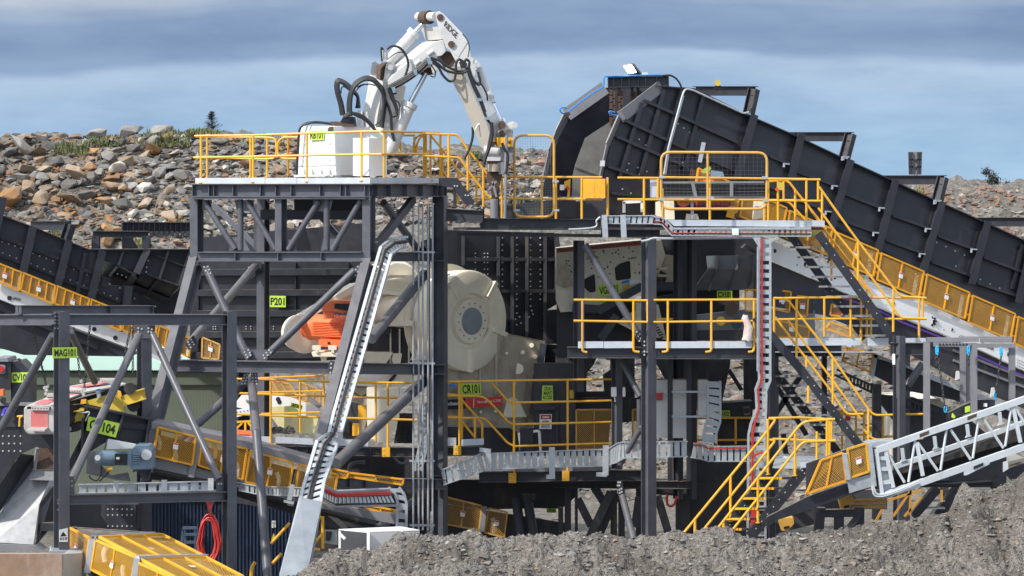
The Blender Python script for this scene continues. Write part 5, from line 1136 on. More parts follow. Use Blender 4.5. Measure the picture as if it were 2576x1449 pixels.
# the looping hoses over the pedestal
k = g(HOSE); r_ = random.Random(9)
for i in range(4): d = i * 17; k.tube(crv(pp('P', YK - .3 - i * .05, 260 + d, 1210, 225 + d, 1000, 165 + d * .9, 780, 150 + d, 620, 190 + d * .6, 535 + d * .9, 290, 560 + d, 400 - d * .5, 640 + d, 470, 720 + d, 560, 830 + d * .5, 590 - d * .6, 1000, 590 - d, 1075)), .036, 8)
for i in range(4): d = i * 17; k.tube(crv(pp('P', YK - .55 - i * .05, 390 + d, 1230, 385 + d, 1000, 420 + d * .9, 780, 520 + d * .6, 590 + d * .8, 700, 490 + d, 850, 510 + d, 960 - d * .2, 610 + d, 1050 - d * .4, 730 + d, 1090 - d * .5, 950, 1060 - d * .5, 1250, 1030, 1449)), .036, 8)
for a_ in ((250, 800, 260, 700, 310, 670, 400, 730), (540, 740, 640, 650, 780, 620, 900, 650), (550, 680, 660, 630, 760, 630)): k.tube(crv(pp('P', YK - .5, *a_)), .016, 6)
for i in range(3): d = i * 22; k.tube(crv(pp('P', YK - .7, 290 + d, 1250, 400 + d, 1160 + d * .4, 560, 1180 + d, 700, 1250 + d, 840, 1390 + d, 900, 1500)), .028, 8)
for i in range(3): d = i * 20; k.tube(crv(pp('P', YK - .6, 1150 + d, 700, 1200 + d, 880, 1260 + d * .5, 1000, 1290 + d * .4, 1100, 1310 - d, 1190, 1250 - d, 1230, 1190, 1200)), .03, 8)
k.tube(crv(pp('P', YK - .6, 1200, 900, 1330, 960, 1360, 1050, 1330, 1130)), .018, 6); k.tube(crv(pp('P', YK - .6, 1090, 900, 1180, 1150, 1200, 1300, 1210, 1500, 1260, 1700)), .035, 8); k.tube(crv(pp('P', YK - .6, 1010, 1270, 980, 1340, 880, 1400)), .012, 6)
k.prism(pp('P', YK - .6, 230, 1340, 300, 1230, 500, 1240, 530, 1410, 230, 1390), (0, .5, 0)); k.prism(pp('P', YK - .6, 1130, 680, 1290, 740, 1300, 810, 1180, 830, 1140, 780), (0, .1, 0)); k.out('hose', t)
k = g(HOSE); k.tube(crv(pp('C', YBm - .4, 585, 580, 578, 455, 600, 470)), .02, 6); k.tube(crv(pp('C', YBm - .4, 630, 465, 680, 435, 750, 450, 810, 520, 832, 610, 800, 725)), .028, 8); k.tube(crv(pp('C', YBm - .4, 620, 570, 720, 500, 790, 495)), .014, 6); k.use(BOLT).cyl(p('C', 615, 560, YBm - .3), p('C', 615, 470, YBm - .3), .07, n=12); k.out('hose', t)
# ------------------------------------------------------------------ crusher: flywheel guard, body, drive
YCR = 5.2
NA = Vector((math.sin(R(44)), -math.cos(R(44)), 0))      # shaft direction towards the viewer's right
t = T('jaw_crusher', 'large cream crusher with round ribbed flywheel guard between tower and hopper', 'crusher', p('K', 350, 620, YCR + 1))
def lathe(c, ax, prof, n=48, mt=CRM, seg=None):
    x = ax.cross(Zv).normalized(); y = x.cross(ax); k = g(mt); vs = []
    for h_, r_ in prof:
        for i in range(n): q = 2 * math.pi * i / n; vs.append(c + ax * h_ + x * math.cos(q) * r_ + y * math.sin(q) * r_)
    fs = []
    for j in range(len(prof) - 1):
        for i in range(n): fs.append((j * n + i, j * n + (i + 1) % n, (j + 1) * n + (i + 1) % n, (j + 1) * n + i))
    fs.append(tuple(range((len(prof) - 1) * n, len(prof) * n))); fs.append(tuple(range(n))[::-1]); k.add(vs, fs); k.smooth = True; return k
c = p('J', 622, 868, YCR); RW = m(424 * .3, YCR)
k = lathe(c, NA, [(-.85, RW * .90), (-.82, RW * .97), (-.5, RW * 1.0), (-.12, RW * 1.01), (-.04, RW * .995), (0, RW * .955), (.01, RW * .56), (-.09, RW * .53), (-.09, RW * .47), (.03, RW * .44), (.03, RW * .28), (.03, RW * .26)], 64)
xx = NA.cross(Zv).normalized(); yy = xx.cross(NA)
fo = k.out('flywheel_guard', t)
for d in (48, 128, 180, 268, -18, 0):
    if d == 0: continue
    q = R(d); dr = xx * -math.cos(q) + yy * math.sin(q)
    k = g(CRM); k.beam(c + dr * RW * .60 + NA * .02, c + dr * RW * 1.0 - NA * .04, .12, .2, up=NA); k.out('guard_rib', fo)
k = g(CRMD)
for i in range(14): q = 2 * math.pi * i / 14; k.bolts([c + (xx * math.cos(q) + yy * math.sin(q)) * RW * .355 + NA * .03], NA, .022, .02)
k.out('bolt_ring', fo)
k = lathe(c + NA * .032, NA, [(0, RW * .27), (.03, RW * .265), (.035, RW * .24)], 40, COVR); k.out('shaft_cap', t)
k = lathe(c - NA * .1, NA, [(-.9, RW * .86), (-.88, RW * 1.1), (-.80, RW * 1.12), (-.78, RW * .9)], 48, CRM); k.out('rear_rim', t)
k = g(INK); k.tube(pp('J', YCR - .5, 412, 495, 430, 480, 448, 478), .018, 6); k.out('latch', t)
FBd = plane(1245, YCR + .6, .006)
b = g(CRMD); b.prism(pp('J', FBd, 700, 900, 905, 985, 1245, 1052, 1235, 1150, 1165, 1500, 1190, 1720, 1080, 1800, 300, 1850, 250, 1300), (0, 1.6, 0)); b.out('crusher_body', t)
b = g(CRM)
for (x, y, r_) in ((1130, 1070, 22), (1057, 1130, 20), (1160, 1167, 18), (922, 1137, 13)): b.cyl(p('J', x, y, off(FBd, -.16)), p('J', x, y, FBd), m(r_ * .3, 5), n=6)
b.out('tie_bolt', t)
b = g(CRM); b.cyl(p('J', 1018, 1268, off(FBd, -.03)), p('J', 1018, 1268, FBd), m(46 * .3, 5), n=24); b.use(CRMD).beam(*pp('J', off(FBd, -.05), 835, 1150, 835, 1480), .06, .1, up=FV); b.beam(*pp('J', off(FBd, -.05), 700, 1180, 700, 1480), .05, .08, up=FV); b.out('side_plate', t)
b = g(STEEL); b.beam(*pp('J', off(FBd, -.2), 1230, 1060, 1150, 1560), .16, .2, up=FV); b.beam(*pp('K', off(FBd, -.2), 760, 30, 730, 330), .14, .2, up=FV); b.out('frame_leg', t)
b = g(CRM); b.prism(pp('K', off(FBd, -.2), 515, 330, 545, 210, 600, 195, 640, 240, 690, 345, 540, 350), (0, .3, 0)); b.out('bearing_foot', t)
# makers plate
b = g(INK); b.prism(pp('K', off(FBd, -.32), 60, 218, 228, 208, 228, 285, 60, 292), (0, .03, 0)); pl = b.out('black_nameplate', t)
a = pp('K', off(FBd, -.34), 40, 262, 196, 254, 196, 228, 40, 236); letters('Metso:Outotec', a[0], a[1] - a[0], a[3] - a[0], WINK, pl)
b = g(RED); b.prism(pp('K', off(FBd, -.32), 229, 208, 508, 190, 508, 258, 229, 280), (0, .03, 0)); b.use(WINK).beam(*pp('K', off(FBd, -.33), 291, 206, 291, 275), .012, .01, up=FV); pl = b.out('red_nameplate', t)
a = pp('K', off(FBd, -.34), 320, 250, 496, 236, 496, 208, 320, 224); letters('Nordberg C150', a[0], a[1] - a[0], a[3] - a[0], WINK, pl, bold=.01)
b = g(DSTEEL); b.prism(pp('K', off(FBd, -.1), 60, 420, 560, 430, 620, 460, 640, 620, 60, 620), (0, .4, 0)); b.out('subframe', t)
b = g(BLUE); b.prism(pp('K', off(FBd, -.4), 108, 95, 152, 90, 152, 118, 108, 120), (0, .01, 0)); b.out('label_plate', t)
b = g(BOLT); b.bolts(pp('K', off(FBd, -.1), 345, 305, 455, 300, 585, 250, 600, 90), r=.04, l=.1); b.out('bolt_row', t)
# left-hand side of the crusher seen through the tower: housings and pulley
YL = 5.6
b = lathe(p('S', 1400, 420, YL), Vector((.55, -.835, 0)), [(-.7, m(70, YL)), (-.1, m(74, YL)), (0, m(66, YL)), (.02, m(20, YL))], 40, CRM); b.out('pulley_housing', t)
b = g(CRM); b.prism(pp('S', YL - .4, 800, 350, 1260, 300, 1600, 255, 1600, 470, 1180, 450, 1140, 520, 820, 560, 640, 560), (0, .5, 0)); b.out('drive_cover', t, bevel=.02)
b = g(CRM)
b.beam(*pp('S', YL - .5, 1225, 305, 1310, 250), .08, .08, up=FV); b.beam(*pp('S', YL - .5, 1305, 255, 1600, 262), .08, .08, up=FV); b.beam(*pp('S', YL - .5, 1180, 455, 1620, 490), .09, .1, up=FV); b.out('cover_flange', t)
b = lathe(p('S', 1430, 690, YL - .4), Vector((.6, -.8, 0)), [(-.9, m(40, YL)), (-.3, m(42, YL)), (-.1, m(40, YL)), (.3, m(36, YL)), (.32, m(8, YL))], 40, CRM); b.out('bearing_housing', t)
b = g(CRM); b.beam(*pp('S', YL - .8, 1230, 850, 1600, 845), .3, .12); b.beam(*pp('S', YL - .8, 980, 1220, 1330, 1225), .3, .06); b.prism(pp('S', YL - .9, 975, 1225, 1320, 1240, 1240, 1370, 975, 1370), (0, .3, 0)); b.beam(*pp('S', YL - .9, 975, 1365, 1530, 1365), .06, .05, up=FV); b.prism(rnd(pp('S', YL - .8, 1340, 1225, 1450, 1225, 1430, 1350, 1340, 1365, 1320, 1300, 1340, 1225), .03)[:-1], (0, .05, 0)); b.out('frame_bracket', t)
b = g(DSTEEL); b.prism(pp('S', YL - .3, 960, 900, 1600, 900, 1600, 1360, 960, 1360), (0, .4, 0)); b.use(HOSE).cyl(p('S', 1255, 940, YL - .6), p('S', 1255, 940, YL - .4), m(11, YL), n=18)
for x in (1420, 1535, 1305): b.use(CRM).beam(*pp('S', YL - .4, x, 915, x, 1350), .04, .05, up=FV)
b.out('side_frame', t)
b = g(WHT); b.prism(pp('S', YL - .5, 1600, 1190, 1760, 1190, 1760, 1310, 1550, 1310), (0, .2, 0)); b.out('junction_box', t)
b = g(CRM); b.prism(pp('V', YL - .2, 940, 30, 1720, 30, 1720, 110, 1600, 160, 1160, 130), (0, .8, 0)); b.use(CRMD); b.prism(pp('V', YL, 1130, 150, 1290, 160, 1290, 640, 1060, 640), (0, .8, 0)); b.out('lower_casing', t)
b = g(HOSE); b.beam(*pp('V', YL - .3, 1560, 30, 1500, 100), .08, .05, up=FV); b.out('cable', t)
b = g(HOSE); b.prism(pp('V', YL - .9, 1610, 500, 1690, 505, 1690, 640, 1600, 640), (0, .2, 0)); b.prism(pp('V', YL - .6, 1080, 480, 1125, 475, 1125, 600, 1080, 600), (0, .2, 0)); b.out('motor_panel', t)
b = g(DSTEEL); b.prism(pp('V', YL - .7, 1592, 400, 1730, 400, 1730, 680, 1540, 680), (0, .2, 0)); b.prism(pp('V', YL - .5, 1140, 290, 1200, 300, 1200, 640, 1060, 640, 1060, 560), (0, .2, 0)); b.out('motor_panel', t)
for a_ in ((1560, 390, 1600, 430, 1640, 400, 1680, 440, 1720, 400), (1590, 420, 1580, 520, 1560, 600), (1570, 410, 1610, 560, 1560, 660), (1150, 190, 1230, 240, 1280, 215), (1140, 320, 1160, 400, 1180, 440)): g(HOSE).tube(crv(pp('V', YL - 1.0, *a_)), .02, 6).out('cable', t)
b = g(WHT); b.prism(pp('V', YL - 1.0, 1585, 165, 1640, 165, 1640, 210, 1585, 210), (0, .1, 0)); b.beam(*pp('V', YL - 1.0, 1230, 42, 1420, 42), .08, .08); b.out('junction_box', t)
# electric motor and its pulley
ax = Vector((.80, -.60, 0)); YMo = 4.2
t = T('drive_motor', 'bright orange finned electric motor driving the crusher behind the tower leg', 'motor', p('S', 520, 1230, YMo))
c = p('S', 640, 905, YMo)
Rm = m(165 * .2, YMo)
k = lathe(c - ax * .9, ax, [(0, Rm * .7), (.02, Rm * 1.04), (.10, Rm * 1.04), (.12, Rm * .98), (1.3, Rm * .98), (1.33, Rm * .85)], 36, ORG); k.out('motor_body', t)
k = g(ORG)
for i in range(9):
    z_ = -Rm * .5 + i * Rm * .125; nrm = Vector((-.6, -.8, 0)); o_ = c + nrm * (math.sqrt(max(0, Rm * Rm - z_ * z_)) + .02) + Zv * (z_ - .02); k.beam(o_ - ax * .55, o_ + ax * .5, .12, .02)
k.out('cooling_fin', t)
k = lathe(c - ax * .93, ax, [(-.02, Rm * .9), (0, Rm * 1.12), (.05, Rm * 1.12), (.06, Rm * .95)], 36, ORG); k.out('end_ring', t)
b = g(ORG); b.prism(pp('S', YMo - .75, 440, 650, 540, 565, 790, 562, 790, 700, 700, 715, 580, 700, 450, 700), (0, .5, 0)); b.prism(pp('S', YMo - .7, 460, 700, 585, 700, 585, 790, 460, 790), (0, .4, 0)); b.out('terminal_box', t, bevel=.015)
b = g(INK); b.prism(pp('S', YMo - .85, 600, 600, 790, 600, 770, 690, 600, 660), (0, .15, 0)); b.out('gland_plate', t)
b = g(ORG); b.tube([p('S', 635, 770, YMo - .8) + Vector((math.cos(q) * .06, 0, math.sin(q) * .06)) for q in [2 * math.pi * i / 12 for i in range(12)]], .014, 6, closed=True); b.out('lifting_eye', t)
b = g(ORG); b.prism(pp('S', YMo - .7, 400, 1060, 690, 1060, 690, 1150, 400, 1140), (0, .6, 0)); b.use(INK).cyl(p('S', 530, 1095, YMo - .72), p('S', 530, 1095, YMo - .6), .035, n=12); b.out('foot', t)
b = g(CRM); b.prism(pp('S', YMo - .9, 310, 1215, 760, 1215, 760, 1265, 330, 1265), (0, 1.1, 0)); 
for x in (320, 520): b.prism(pp('S', YMo - .95, x, 1130, x + 105, 1130, x + 105, 1180, x + 70, 1185, x + 75, 1215, x + 40, 1215, x + 40, 1185, x, 1175), (0, .2, 0))
b.prism(pp('S', YMo - .6, 420, 1265, 500, 1265, 490, 1330, 440, 1330), (0, .3, 0)); b.out('slide_base', t)
k = lathe(p('S', 235, 975, YMo + .35), Vector((.45, -.893, 0)), [(-.55, m(34, YMo)), (-.52, m(45, YMo)), (-.05, m(51, YMo)), (-.02, m(50, YMo)), (0, m(44, YMo)), (.01, m(20, YMo))], 44, CRM); k.out('belt_guard', t)
k = g(CRM); k.beam(p('S', 150, 790, YMo + .5), p('S', 850, 380, YMo + 1.0), .5, .16); k.out('guard_cover', t)
# ------------------------------------------------------------------ dark feed hopper above crusher
FH2 = plane(1100, 6.3, .004)
t = T('feed_hopper', 'dark bolted and ribbed feed hopper behind the round flywheel guard', 'hopper', p('J', 900, 1000, FH2))
b = g(STEEL); b.prism(pp('J', FH2, 300, 100, 1340, 128, 1345, 640, 1355, 720, 1250, 780, 1250, 1052, 905, 985, 300, 985), (0, .1, 0)); b.out('hopper_wall', t)
for x, a_, c_ in ((555, 130, 400), (850, 130, 615), (968, 130, 1000), (1090, 130, 1010), (1243, 130, 1050), (1336, 130, 640)): k = g(DSTEEL); k.beam(*pp('J', off(FH2, -.06), x, a_, x, c_), .03, .12, up=FV); k.beam(*pp('J', off(FH2, -.13), x, a_, x, c_), .09, .014, up=FV); k.out('stiffener', t)
for x0, y0, x1, y1 in ((570, 350, 1330, 350), (850, 615, 1350, 615), (905, 990, 1250, 1050)): k = g(DSTEEL); k.beam(*pp('J', off(FH2, -.06), x0, y0, x1, y1), .03, .12, up=FV); k.beam(*pp('J', off(FH2, -.13), x0, y0, x1, y1), .09, .014, up=FV); k.out('stiffener', t)
k = g(BOLT)
for x in (885, 1006, 1122, 1203):
    for y in (170, 228, 274, 332, 376, 434, 475, 535, 576, 640, 684):
        if x == 885 and y > 580: continue
        k.bolts([p('J', x, y, FH2)], r=.022)
for x, y in ((1006, 742), (1122, 742), (1132, 778), (1100, 797), (1142, 808), (1110, 833), (1030, 832), (996, 852), (1042, 884), (1006, 898), (1006, 800), (1233, 808), (1233, 928)): k.bolts([p('J', x, y, FH2)], r=.022)
for x in (658, 735, 762):
    for y in (300, 330, 376, 432, 474): k.bolts([p('J', x, y, FH2)], r=.018)
k.out('bolt_row', t)
b = g(DSTEEL); b.prism(pp('J', off(FH2, -.3), 1255, 780, 1345, 770, 1345, 1060, 1255, 1060), (0, .3, 0)); b.prism(pp('J', off(FH2, -.25), 1255, 1065, 1350, 1070, 1345, 1449, 1200, 1449, 1240, 1200), (0, .3, 0)); b.out('lower_box', t)
b = g(DSTEEL); b.beam(*pp('J', off(FH2, -.4), 1390, 690, 1390, 1449), .3, .4, up=FV); b.beam(*pp('J', off(FH2, -.35), 1338, 130, 1420, 690), .1, .1, up=FV); b.out('support_post', t)
# ------------------------------------------------------------------ vibrating grizzly feeder
FV_ = plane(1420, 5.2, .003)
t = T('grizzly_feeder', 'dusty cream vibrating feeder with two black hatches and a red top stripe', 'feeder', p('L', 300, 700, FV_))
b = g(VGM); b.prism(pp('L', FV_, -50, 235, 590, 172, 740, 170, 770, 280, 720, 430, 592, 545, 195, 700, -20, 715, -50, 640), (0, 1.5, 0)); b.prism(pp('L', off(FV_, -.1), 545, 640, 650, 640, 720, 660, 780, 925, 560, 860), (0, .3, 0)); b.prism(pp('L', off(FV_, -.05), 400, 790, 640, 640, 640, 860, 520, 850), (0, .1, 0)); b.out('feeder_body', t)
g(mat('rust_red_stripe', (.30, .075, .045), .6, var=.2)).prism(pp('L', off(FV_, -.012), -50, 232, 590, 176, 590, 208, -50, 266), (0, .01, 0)).out('red_stripe', t)
for q in ((390, 380, 432, 345, 505, 325, 512, 462, 398, 476), (155, 470, 238, 425, 246, 560, 200, 566, 150, 520)): b = g(BLKW); b.prism(rnd(pp('L', off(FV_, -.03), *q, q[0], q[1]), .05)[:-1], (0, .03, 0)); b.out('hatch', t)
k = g(DSTEEL); r_ = random.Random(12)
for i in range(70):
    x = r_.uniform(20, 585); y = r_.uniform(215, 420) + (590 - x) * .1
    if not (140 < x < 250 and y > 400) and not (380 < x < 520 and 310 < y < 480): k.bolts([p('L', x, y, FV_)], r=.022)
for i in range(6):
    for j in range(3): k.bolts([p('L', 690 + i * 12, 810 + i * 18 + j * 22 - 20, off(FV_, -.1))], r=.025)
k.out('bolt_row', t)
a = pp('L', off(FV_, -.02), 488, 318, 553, 308, 553, 292, 488, 302); letters('metso', a[0], a[1] - a[0], a[3] - a[0], INK, t, bold=.01)
b = g(BLUE); b.prism(pp('L', off(FV_, -.02), 440, 482, 498, 470, 498, 492, 440, 500), (0, .01, 0)); b.use(MUS).prism(pp('L', off(FV_, -.02), 447, 508, 498, 500, 496, 540, 448, 548), (0, .01, 0)); b.use(OFFW).prism(pp('L', off(FV_, -.02), 505, 478, 575, 470, 575, 500, 505, 505), (0, .01, 0)); b.out('label_plate', t)
b = g(CRMD); b.prism(pp('L', off(FV_, .1), 705, 270, 850, 290, 850, 485, 770, 490, 790, 430, 740, 400), (0, .1, 0)); b.beam(*pp('L', off(FV_, -.2), 700, 435, 795, 440), .4, .06); b.beam(*pp('L', off(FV_, -.2), 710, 390, 790, 385), .3, .05); b.out('side_bracket', t)
b = g(CRMD); b.prism(pp('L', off(FV_, -.3), -20, 380, 30, 350, 80, 520, 0, 530, -60, 500), (0, .1, 0)); b.out('side_bracket', t)
for q in ((280, 920, 400, 740, .12), (80, 680, 260, 690, .15), (250, 710, 590, 520, .16), (700, 520, 910, 510, .1)): g(STEEL).beam(*pp('L', off(FV_, -.15), *q[:4]), .2, q[4] * 1.6, up=FV).out('support_frame', t)
b = g(DSTEEL); b.prism(pp('L', off(FV_, .6), -50, 700, 980, 560, 980, 1060, -50, 1060), (0, .1, 0)); b.out('rear_panel', t)
sign('lime plate reading VGF101 on the dusty cream feeder behind a slanted tube', 'VGF101', pp('L', off(FV_, -.03), 258, 515, 420, 492, 425, 575, 265, 602))
# dark enclosure behind, with curved hood and tail of the belt
FE = plane(1700, 6.8, .002)
t = T('transfer_chute', 'grey curved transfer chute in the shade beneath the big feeder', 'chute', p('L', 1200, 950, FE))
b = g(DSTEEL); b.prism(pp('L', off(FE, .8), 590, 130, 1480, 130, 1480, 540, 980, 560, 590, 560), (0, .1, 0)); b.prism(pp('L', off(FE, .9), 700, 550, 1330, 540, 1330, 930, 700, 930), (0, .1, 0)); b.out('rear_wall', t)
b = g(COVR); b.prism(pp('L', FE, 1080, 290, 1480, 280, 1480, 390, 1090, 390), (0, .06, 0)); b.prism([p('L', 1090, 390, FE), p('L', 1480, 390, FE), p('L', 1400, 545, FE(1800) + .6), p('L', 980, 545, FE(1800) + .6)], (0, .06, 0)); b.out('hood', t)
for x in (1165, 1310, 1445): k = g(GSTEEL); q = [p('L', x, 285, off(FE, -.06)), p('L', x, 385, off(FE, -.06)), p('L', x - 60, 545, off(FE, .5))]; k.beam(q[0], q[1], .06, .1, up=FV); k.beam(q[1], q[2], .06, .1, up=FV); k.out('stiffener', t)
b = g(DSTEEL); b.prism([p('L', 1350, 230, off(FE, -.4)), p('L', 1480, 280, off(FE, -.4)), p('L', 1480, 260, off(FE, -.4)), p('L', 1380, 200, off(FE, -.4))], (0, .6, 0)); b.out('lip', t)
for x in (920, 960): k = g(STEEL); k.beam(*pp('L', off(FE, -.5), x, 160, x, 980), .14, .2, up=FV); k.out('post', t)
sign('lime plate reading CV101 above the middle yellow railing', 'CV101', pp('L', off(FE, .0), 1160, 553, 1275, 553, 1275, 608, 1160, 608), my=.1)
t = T('tail_conveyor', 'shaded conveyor tail with amber guards behind the middle railing', 'conveyor', p('L', 1500, 900, 4))
YT = 4.5
for q in ((1375, 545, 1520, 545, 1520, 710, 1375, 700), (1590, 545, 1720, 560, 1705, 715, 1590, 690), (1770, 590, 1850, 600, 1840, 745, 1760, 735), (1590, 770, 1855, 830, 1850, 905, 1590, 900)): guard(t, pp('L', YT, *q), 1, pitch=.06, wd=.018)
b = g(GSTEEL); b.prism(pp('L', YT + .3, 1330, 700, 1900, 700, 1900, 920, 980, 900, 980, 740), (0, .3, 0)); b.use(DSTEEL); b.prism(pp('L', YT + .25, 980, 850, 1400, 850, 1400, 930, 980, 930), (0, .1, 0)); b.out('side_frame', t)
b = g(RUST); b.cyl(p('L', 1270, 690, YT - .1), p('L', 1270, 690, YT + .2), .17, n=18); b.use(MUS); b.cyl(p('L', 1190, 780, YT), p('L', 1190, 780, YT + .2), .12, n=14); b.use(CONT); b.cyl(p('L', 1310, 800, YT), p('L', 1310, 800, YT + .2), .14, n=14); b.out('tail_gear', t)
b = g(YEL); b.beam(*pp('L', YT - .2, 700, 765, 900, 765), .05, .05); b.out('guide_bar', t)
b = g(WHT); b.prism(pp('L', YT - .1, 1630, 620, 1675, 620, 1675, 640, 1630, 640), (0, .02, 0)); b.out('label_plate', t)

# ------------------------------------------------------------------ CR101 access platform (below crusher) and its left part
FPf = plane(1120, 3.3, .0)
t = T('crusher_platform', 'dark steel access platform below the crusher with galvanised kick plates', 'platform', P(1300, 1200, 3.3))
k = g(STEEL); a, c = pp('K', 3.4, 330, 800, 1600, 782); k.ib(a, c, .26, .2); k.out('edge_beam', t)
k = g(STEEL); k.ib(*pp('K', 3.3, 1360, 785, 1600, 785), .27, .22); k.beam(*pp('K', 3.2, 1555, 750, 1555, 820), .04, .2, up=FV); k.out('stub_beam', t)
k = g(STEEL); k.ib(*pp('K', 3.5, 60, 605, 360, 600), .22, .2); k.out('edge_beam', t)
b = g(GALV); b.prism([p('K', 60, 748, 3.35), p('K', 1340, 725, 3.35), p('K', 1340, 725, 6.5), p('K', 60, 748, 6.5)], (0, 0, -.03)); b.out('floor_grating', t)
b = g(GSTEEL); b.prism(pp('K', 3.33, 600, 735, 1330, 718, 1330, 752, 600, 760), (0, .012, 0)); b.out('kick_plate', t)
b = g(TOE); b.prism(pp('K', 3.45, 60, 502, 158, 502, 158, 562, 60, 565), (0, .012, 0)); b.prism(pp('K', 3.45, 198, 515, 368, 508, 368, 556, 198, 562), (0, .012, 0)); b.out('kick_plate', t)
YV = 2.0
b = g(TOE); b.prism(pp('V', YV, 28, 603, 596, 626, 596, 682, 28, 668), (0, .012, 0)); b.prism(pp('V', YV, 598, 626, 782, 636, 782, 696, 598, 684), (0, .012, 0)); b.prism(pp('V', YV, 1015, 645, 1298, 655, 1298, 712, 1015, 702), (0, .012, 0)); b.out('kick_plate', t)
k = g(STEEL); a, c = pp('V', YV + .1, 430, 728, 1420, 758); k.ib(a, c, .24, .2); k.stiff(a, c, .24, .2, [.1, .2, .3, .7, .9]); k.out('edge_beam', t)
k = g(STEEL); a, c = pp('V', YV + .3, 1410, 760, 1780, 765); k.ib(a, c, .24, .2); k.out('edge_beam', t)
b = g(GALV); b.prism([p('V', 30, 690, YV + .05), p('V', 1420, 715, YV + .05), p('V', 1420, 700, 5), p('V', 30, 680, 5)], (0, 0, -.03)); b.out('floor_grating', t)
rail('long yellow railing of the crusher platform behind the raked tower leg', YV - .05, [(380, 95, 735), (1370, 125, 660), (1485, 115, 760)], [(30, 70, 120, 75, 270, 75, 930, 100, 1175, 106, 1710, 110)], [(60, 207, 1350, 250, 1600, 252), (30, 405, 840, 435, 1760, 460)], t='V', feet=[(365, 682, 430, 742), (1430, 720, 1505, 806)], base=False)
rail('rear yellow railing of the crusher platform behind the first one', 3.8, [(657, 90, 580), (880, 45, 500)], [(262, 66, 885, 40)], [(262, 200, 890, 186), (290, 402, 850, 386)], t='V', mt=AMB, r=.024, base=False)
rail('long yellow four bar railing in front of the crusher with mesh gate', 3.2, [(595, 80, 800), (1000, 70, 790)], [(75, 80, 600, 70, 1355, 60)], [(605, 237, 1350, 221), (605, 401, 1352, 382), (600, 566, 1352, 542)], t='K', feet=[(553, 768, 612, 842), (958, 752, 1012, 826)], base=False)
rail('yellow stair railing bending down right before the crusher nameplate', 3.35, [(183, 85, 600), (300, 345, 505)], [(428, 90, 560, 236, 605, 240)], [(75, 185, 360, 190, 420, 240, 560, 392, 605, 401), (75, 350, 370, 354, 420, 402, 550, 545, 605, 566)], t='K', feet=[(138, 562, 196, 632)], base=False)
rail('short inner yellow railing loop beside the crusher nameplate', 4.0, [(84, 195, 505), (202, 190, 510), (356, 400, 510)], [(60, 172, 165, 178, 200, 215, 320, 350, 357, 400)], [(60, 340, 180, 345, 215, 395, 305, 505)], t='K', base=False)
# maintenance access tower bits right of the crusher
t = T('access_cabin', 'dark steel door panel with maintenance and danger signs beside the crusher', 'panel', p('K', 850, 620, 5.5))
b = g(DSTEEL); b.prism(pp('K', 5.5, 745, -60, 1060, -60, 1060, 640, 640, 640, 640, 450, 745, 430), (0, .2, 0)); b.beam(*pp('K', 5.4, 920, 200, 920, 620), .06, .1, up=FV); b.beam(*pp('K', 5.4, 750, 285, 920, 280), .1, .06); b.out('door_panel', t)
b = g(DSTEEL); b.box(1094.8 + 640 * .3333, 933.8 + 430 * .3333, 1094.8 + 740 * .3333, 933.8 + 600 * .3333, 5.2, 5.5); b.out('step_box', t)
b = g(OFFW); b.tube(rnd(pp('K', 4.8, 740, 455, 785, 450, 795, 600), .05), .035, 8); b.out('drain_pipe', t)
sg = sign('lime plate reading CR101 MAINT ACCESS on the dark door panel', 'CR101\nMAINT\nACCESS', pp('K', 5.38, 808, 108, 886, 108, 890, 222, 804, 222), my=.08, mx=.08)
sg = T('danger_sign', 'white danger notice with red header below the lime access plate', 'sign', p('K', 835, 436, 5.3))
b = g(WHT); b.prism(pp('K', 5.38, 790, 325, 880, 325, 878, 436, 785, 436), (0, .008, 0)); o_ = b.out('plate', sg)
b = g(INK).prism(pp('K', 5.37, 796, 330, 874, 330, 874, 362, 796, 362), (0, .005, 0)); b.use(RED).prism(pp('K', 5.365, 802, 334, 868, 334, 868, 358, 802, 358), (0, .004, 0)); b.out('header', sg)
a = pp('K', 5.36, 812, 355, 858, 355, 858, 340, 812, 340); letters('DANGER', a[0], a[1] - a[0], a[3] - a[0], WINK, sg)
a = pp('K', 5.37, 800, 428, 870, 428, 870, 372, 800, 372); letters('NO ENTRY\nAUTHORISED\nPERSONS ONLY', a[0], a[1] - a[0], a[3] - a[0], INK, sg)
sign('lime plate reading CR101 on the crusher body behind the railing post', 'CR101', pp('K', off(FBd, -.4), 192, 92, 345, 90, 348, 178, 196, 184), my=.13)
t = T('mesh_screen', 'amber mesh screen panels standing behind the four bar railing', 'guard', p('K', 1200, 590, 5.2))
guard(t, pp('K', 5.2, 1065, 292, 1335, 290, 1335, 590, 1065, 590), 2, tagq=False, pitch=.05, mt=OCH); guard(t, pp('K', 5.2, 1490, 290, 1600, 290, 1600, 540, 1490, 540), 1, tagq=False, mt=OCH)
g(DSTEEL).prism(pp('K', 6.2, 1060, 200, 1900, 200, 1900, 330, 1320, 400, 1300, 640, 1060, 640), (0, .1, 0)).out('backing_plate', t)
b = g(MUS); b.box(1094.8 + 1015 * .3333, 933.8 + 145 * .3333, 1094.8 + 1045 * .3333, 933.8 + 205 * .3333, 5.1, 5.3); b.out('junction_box', t)

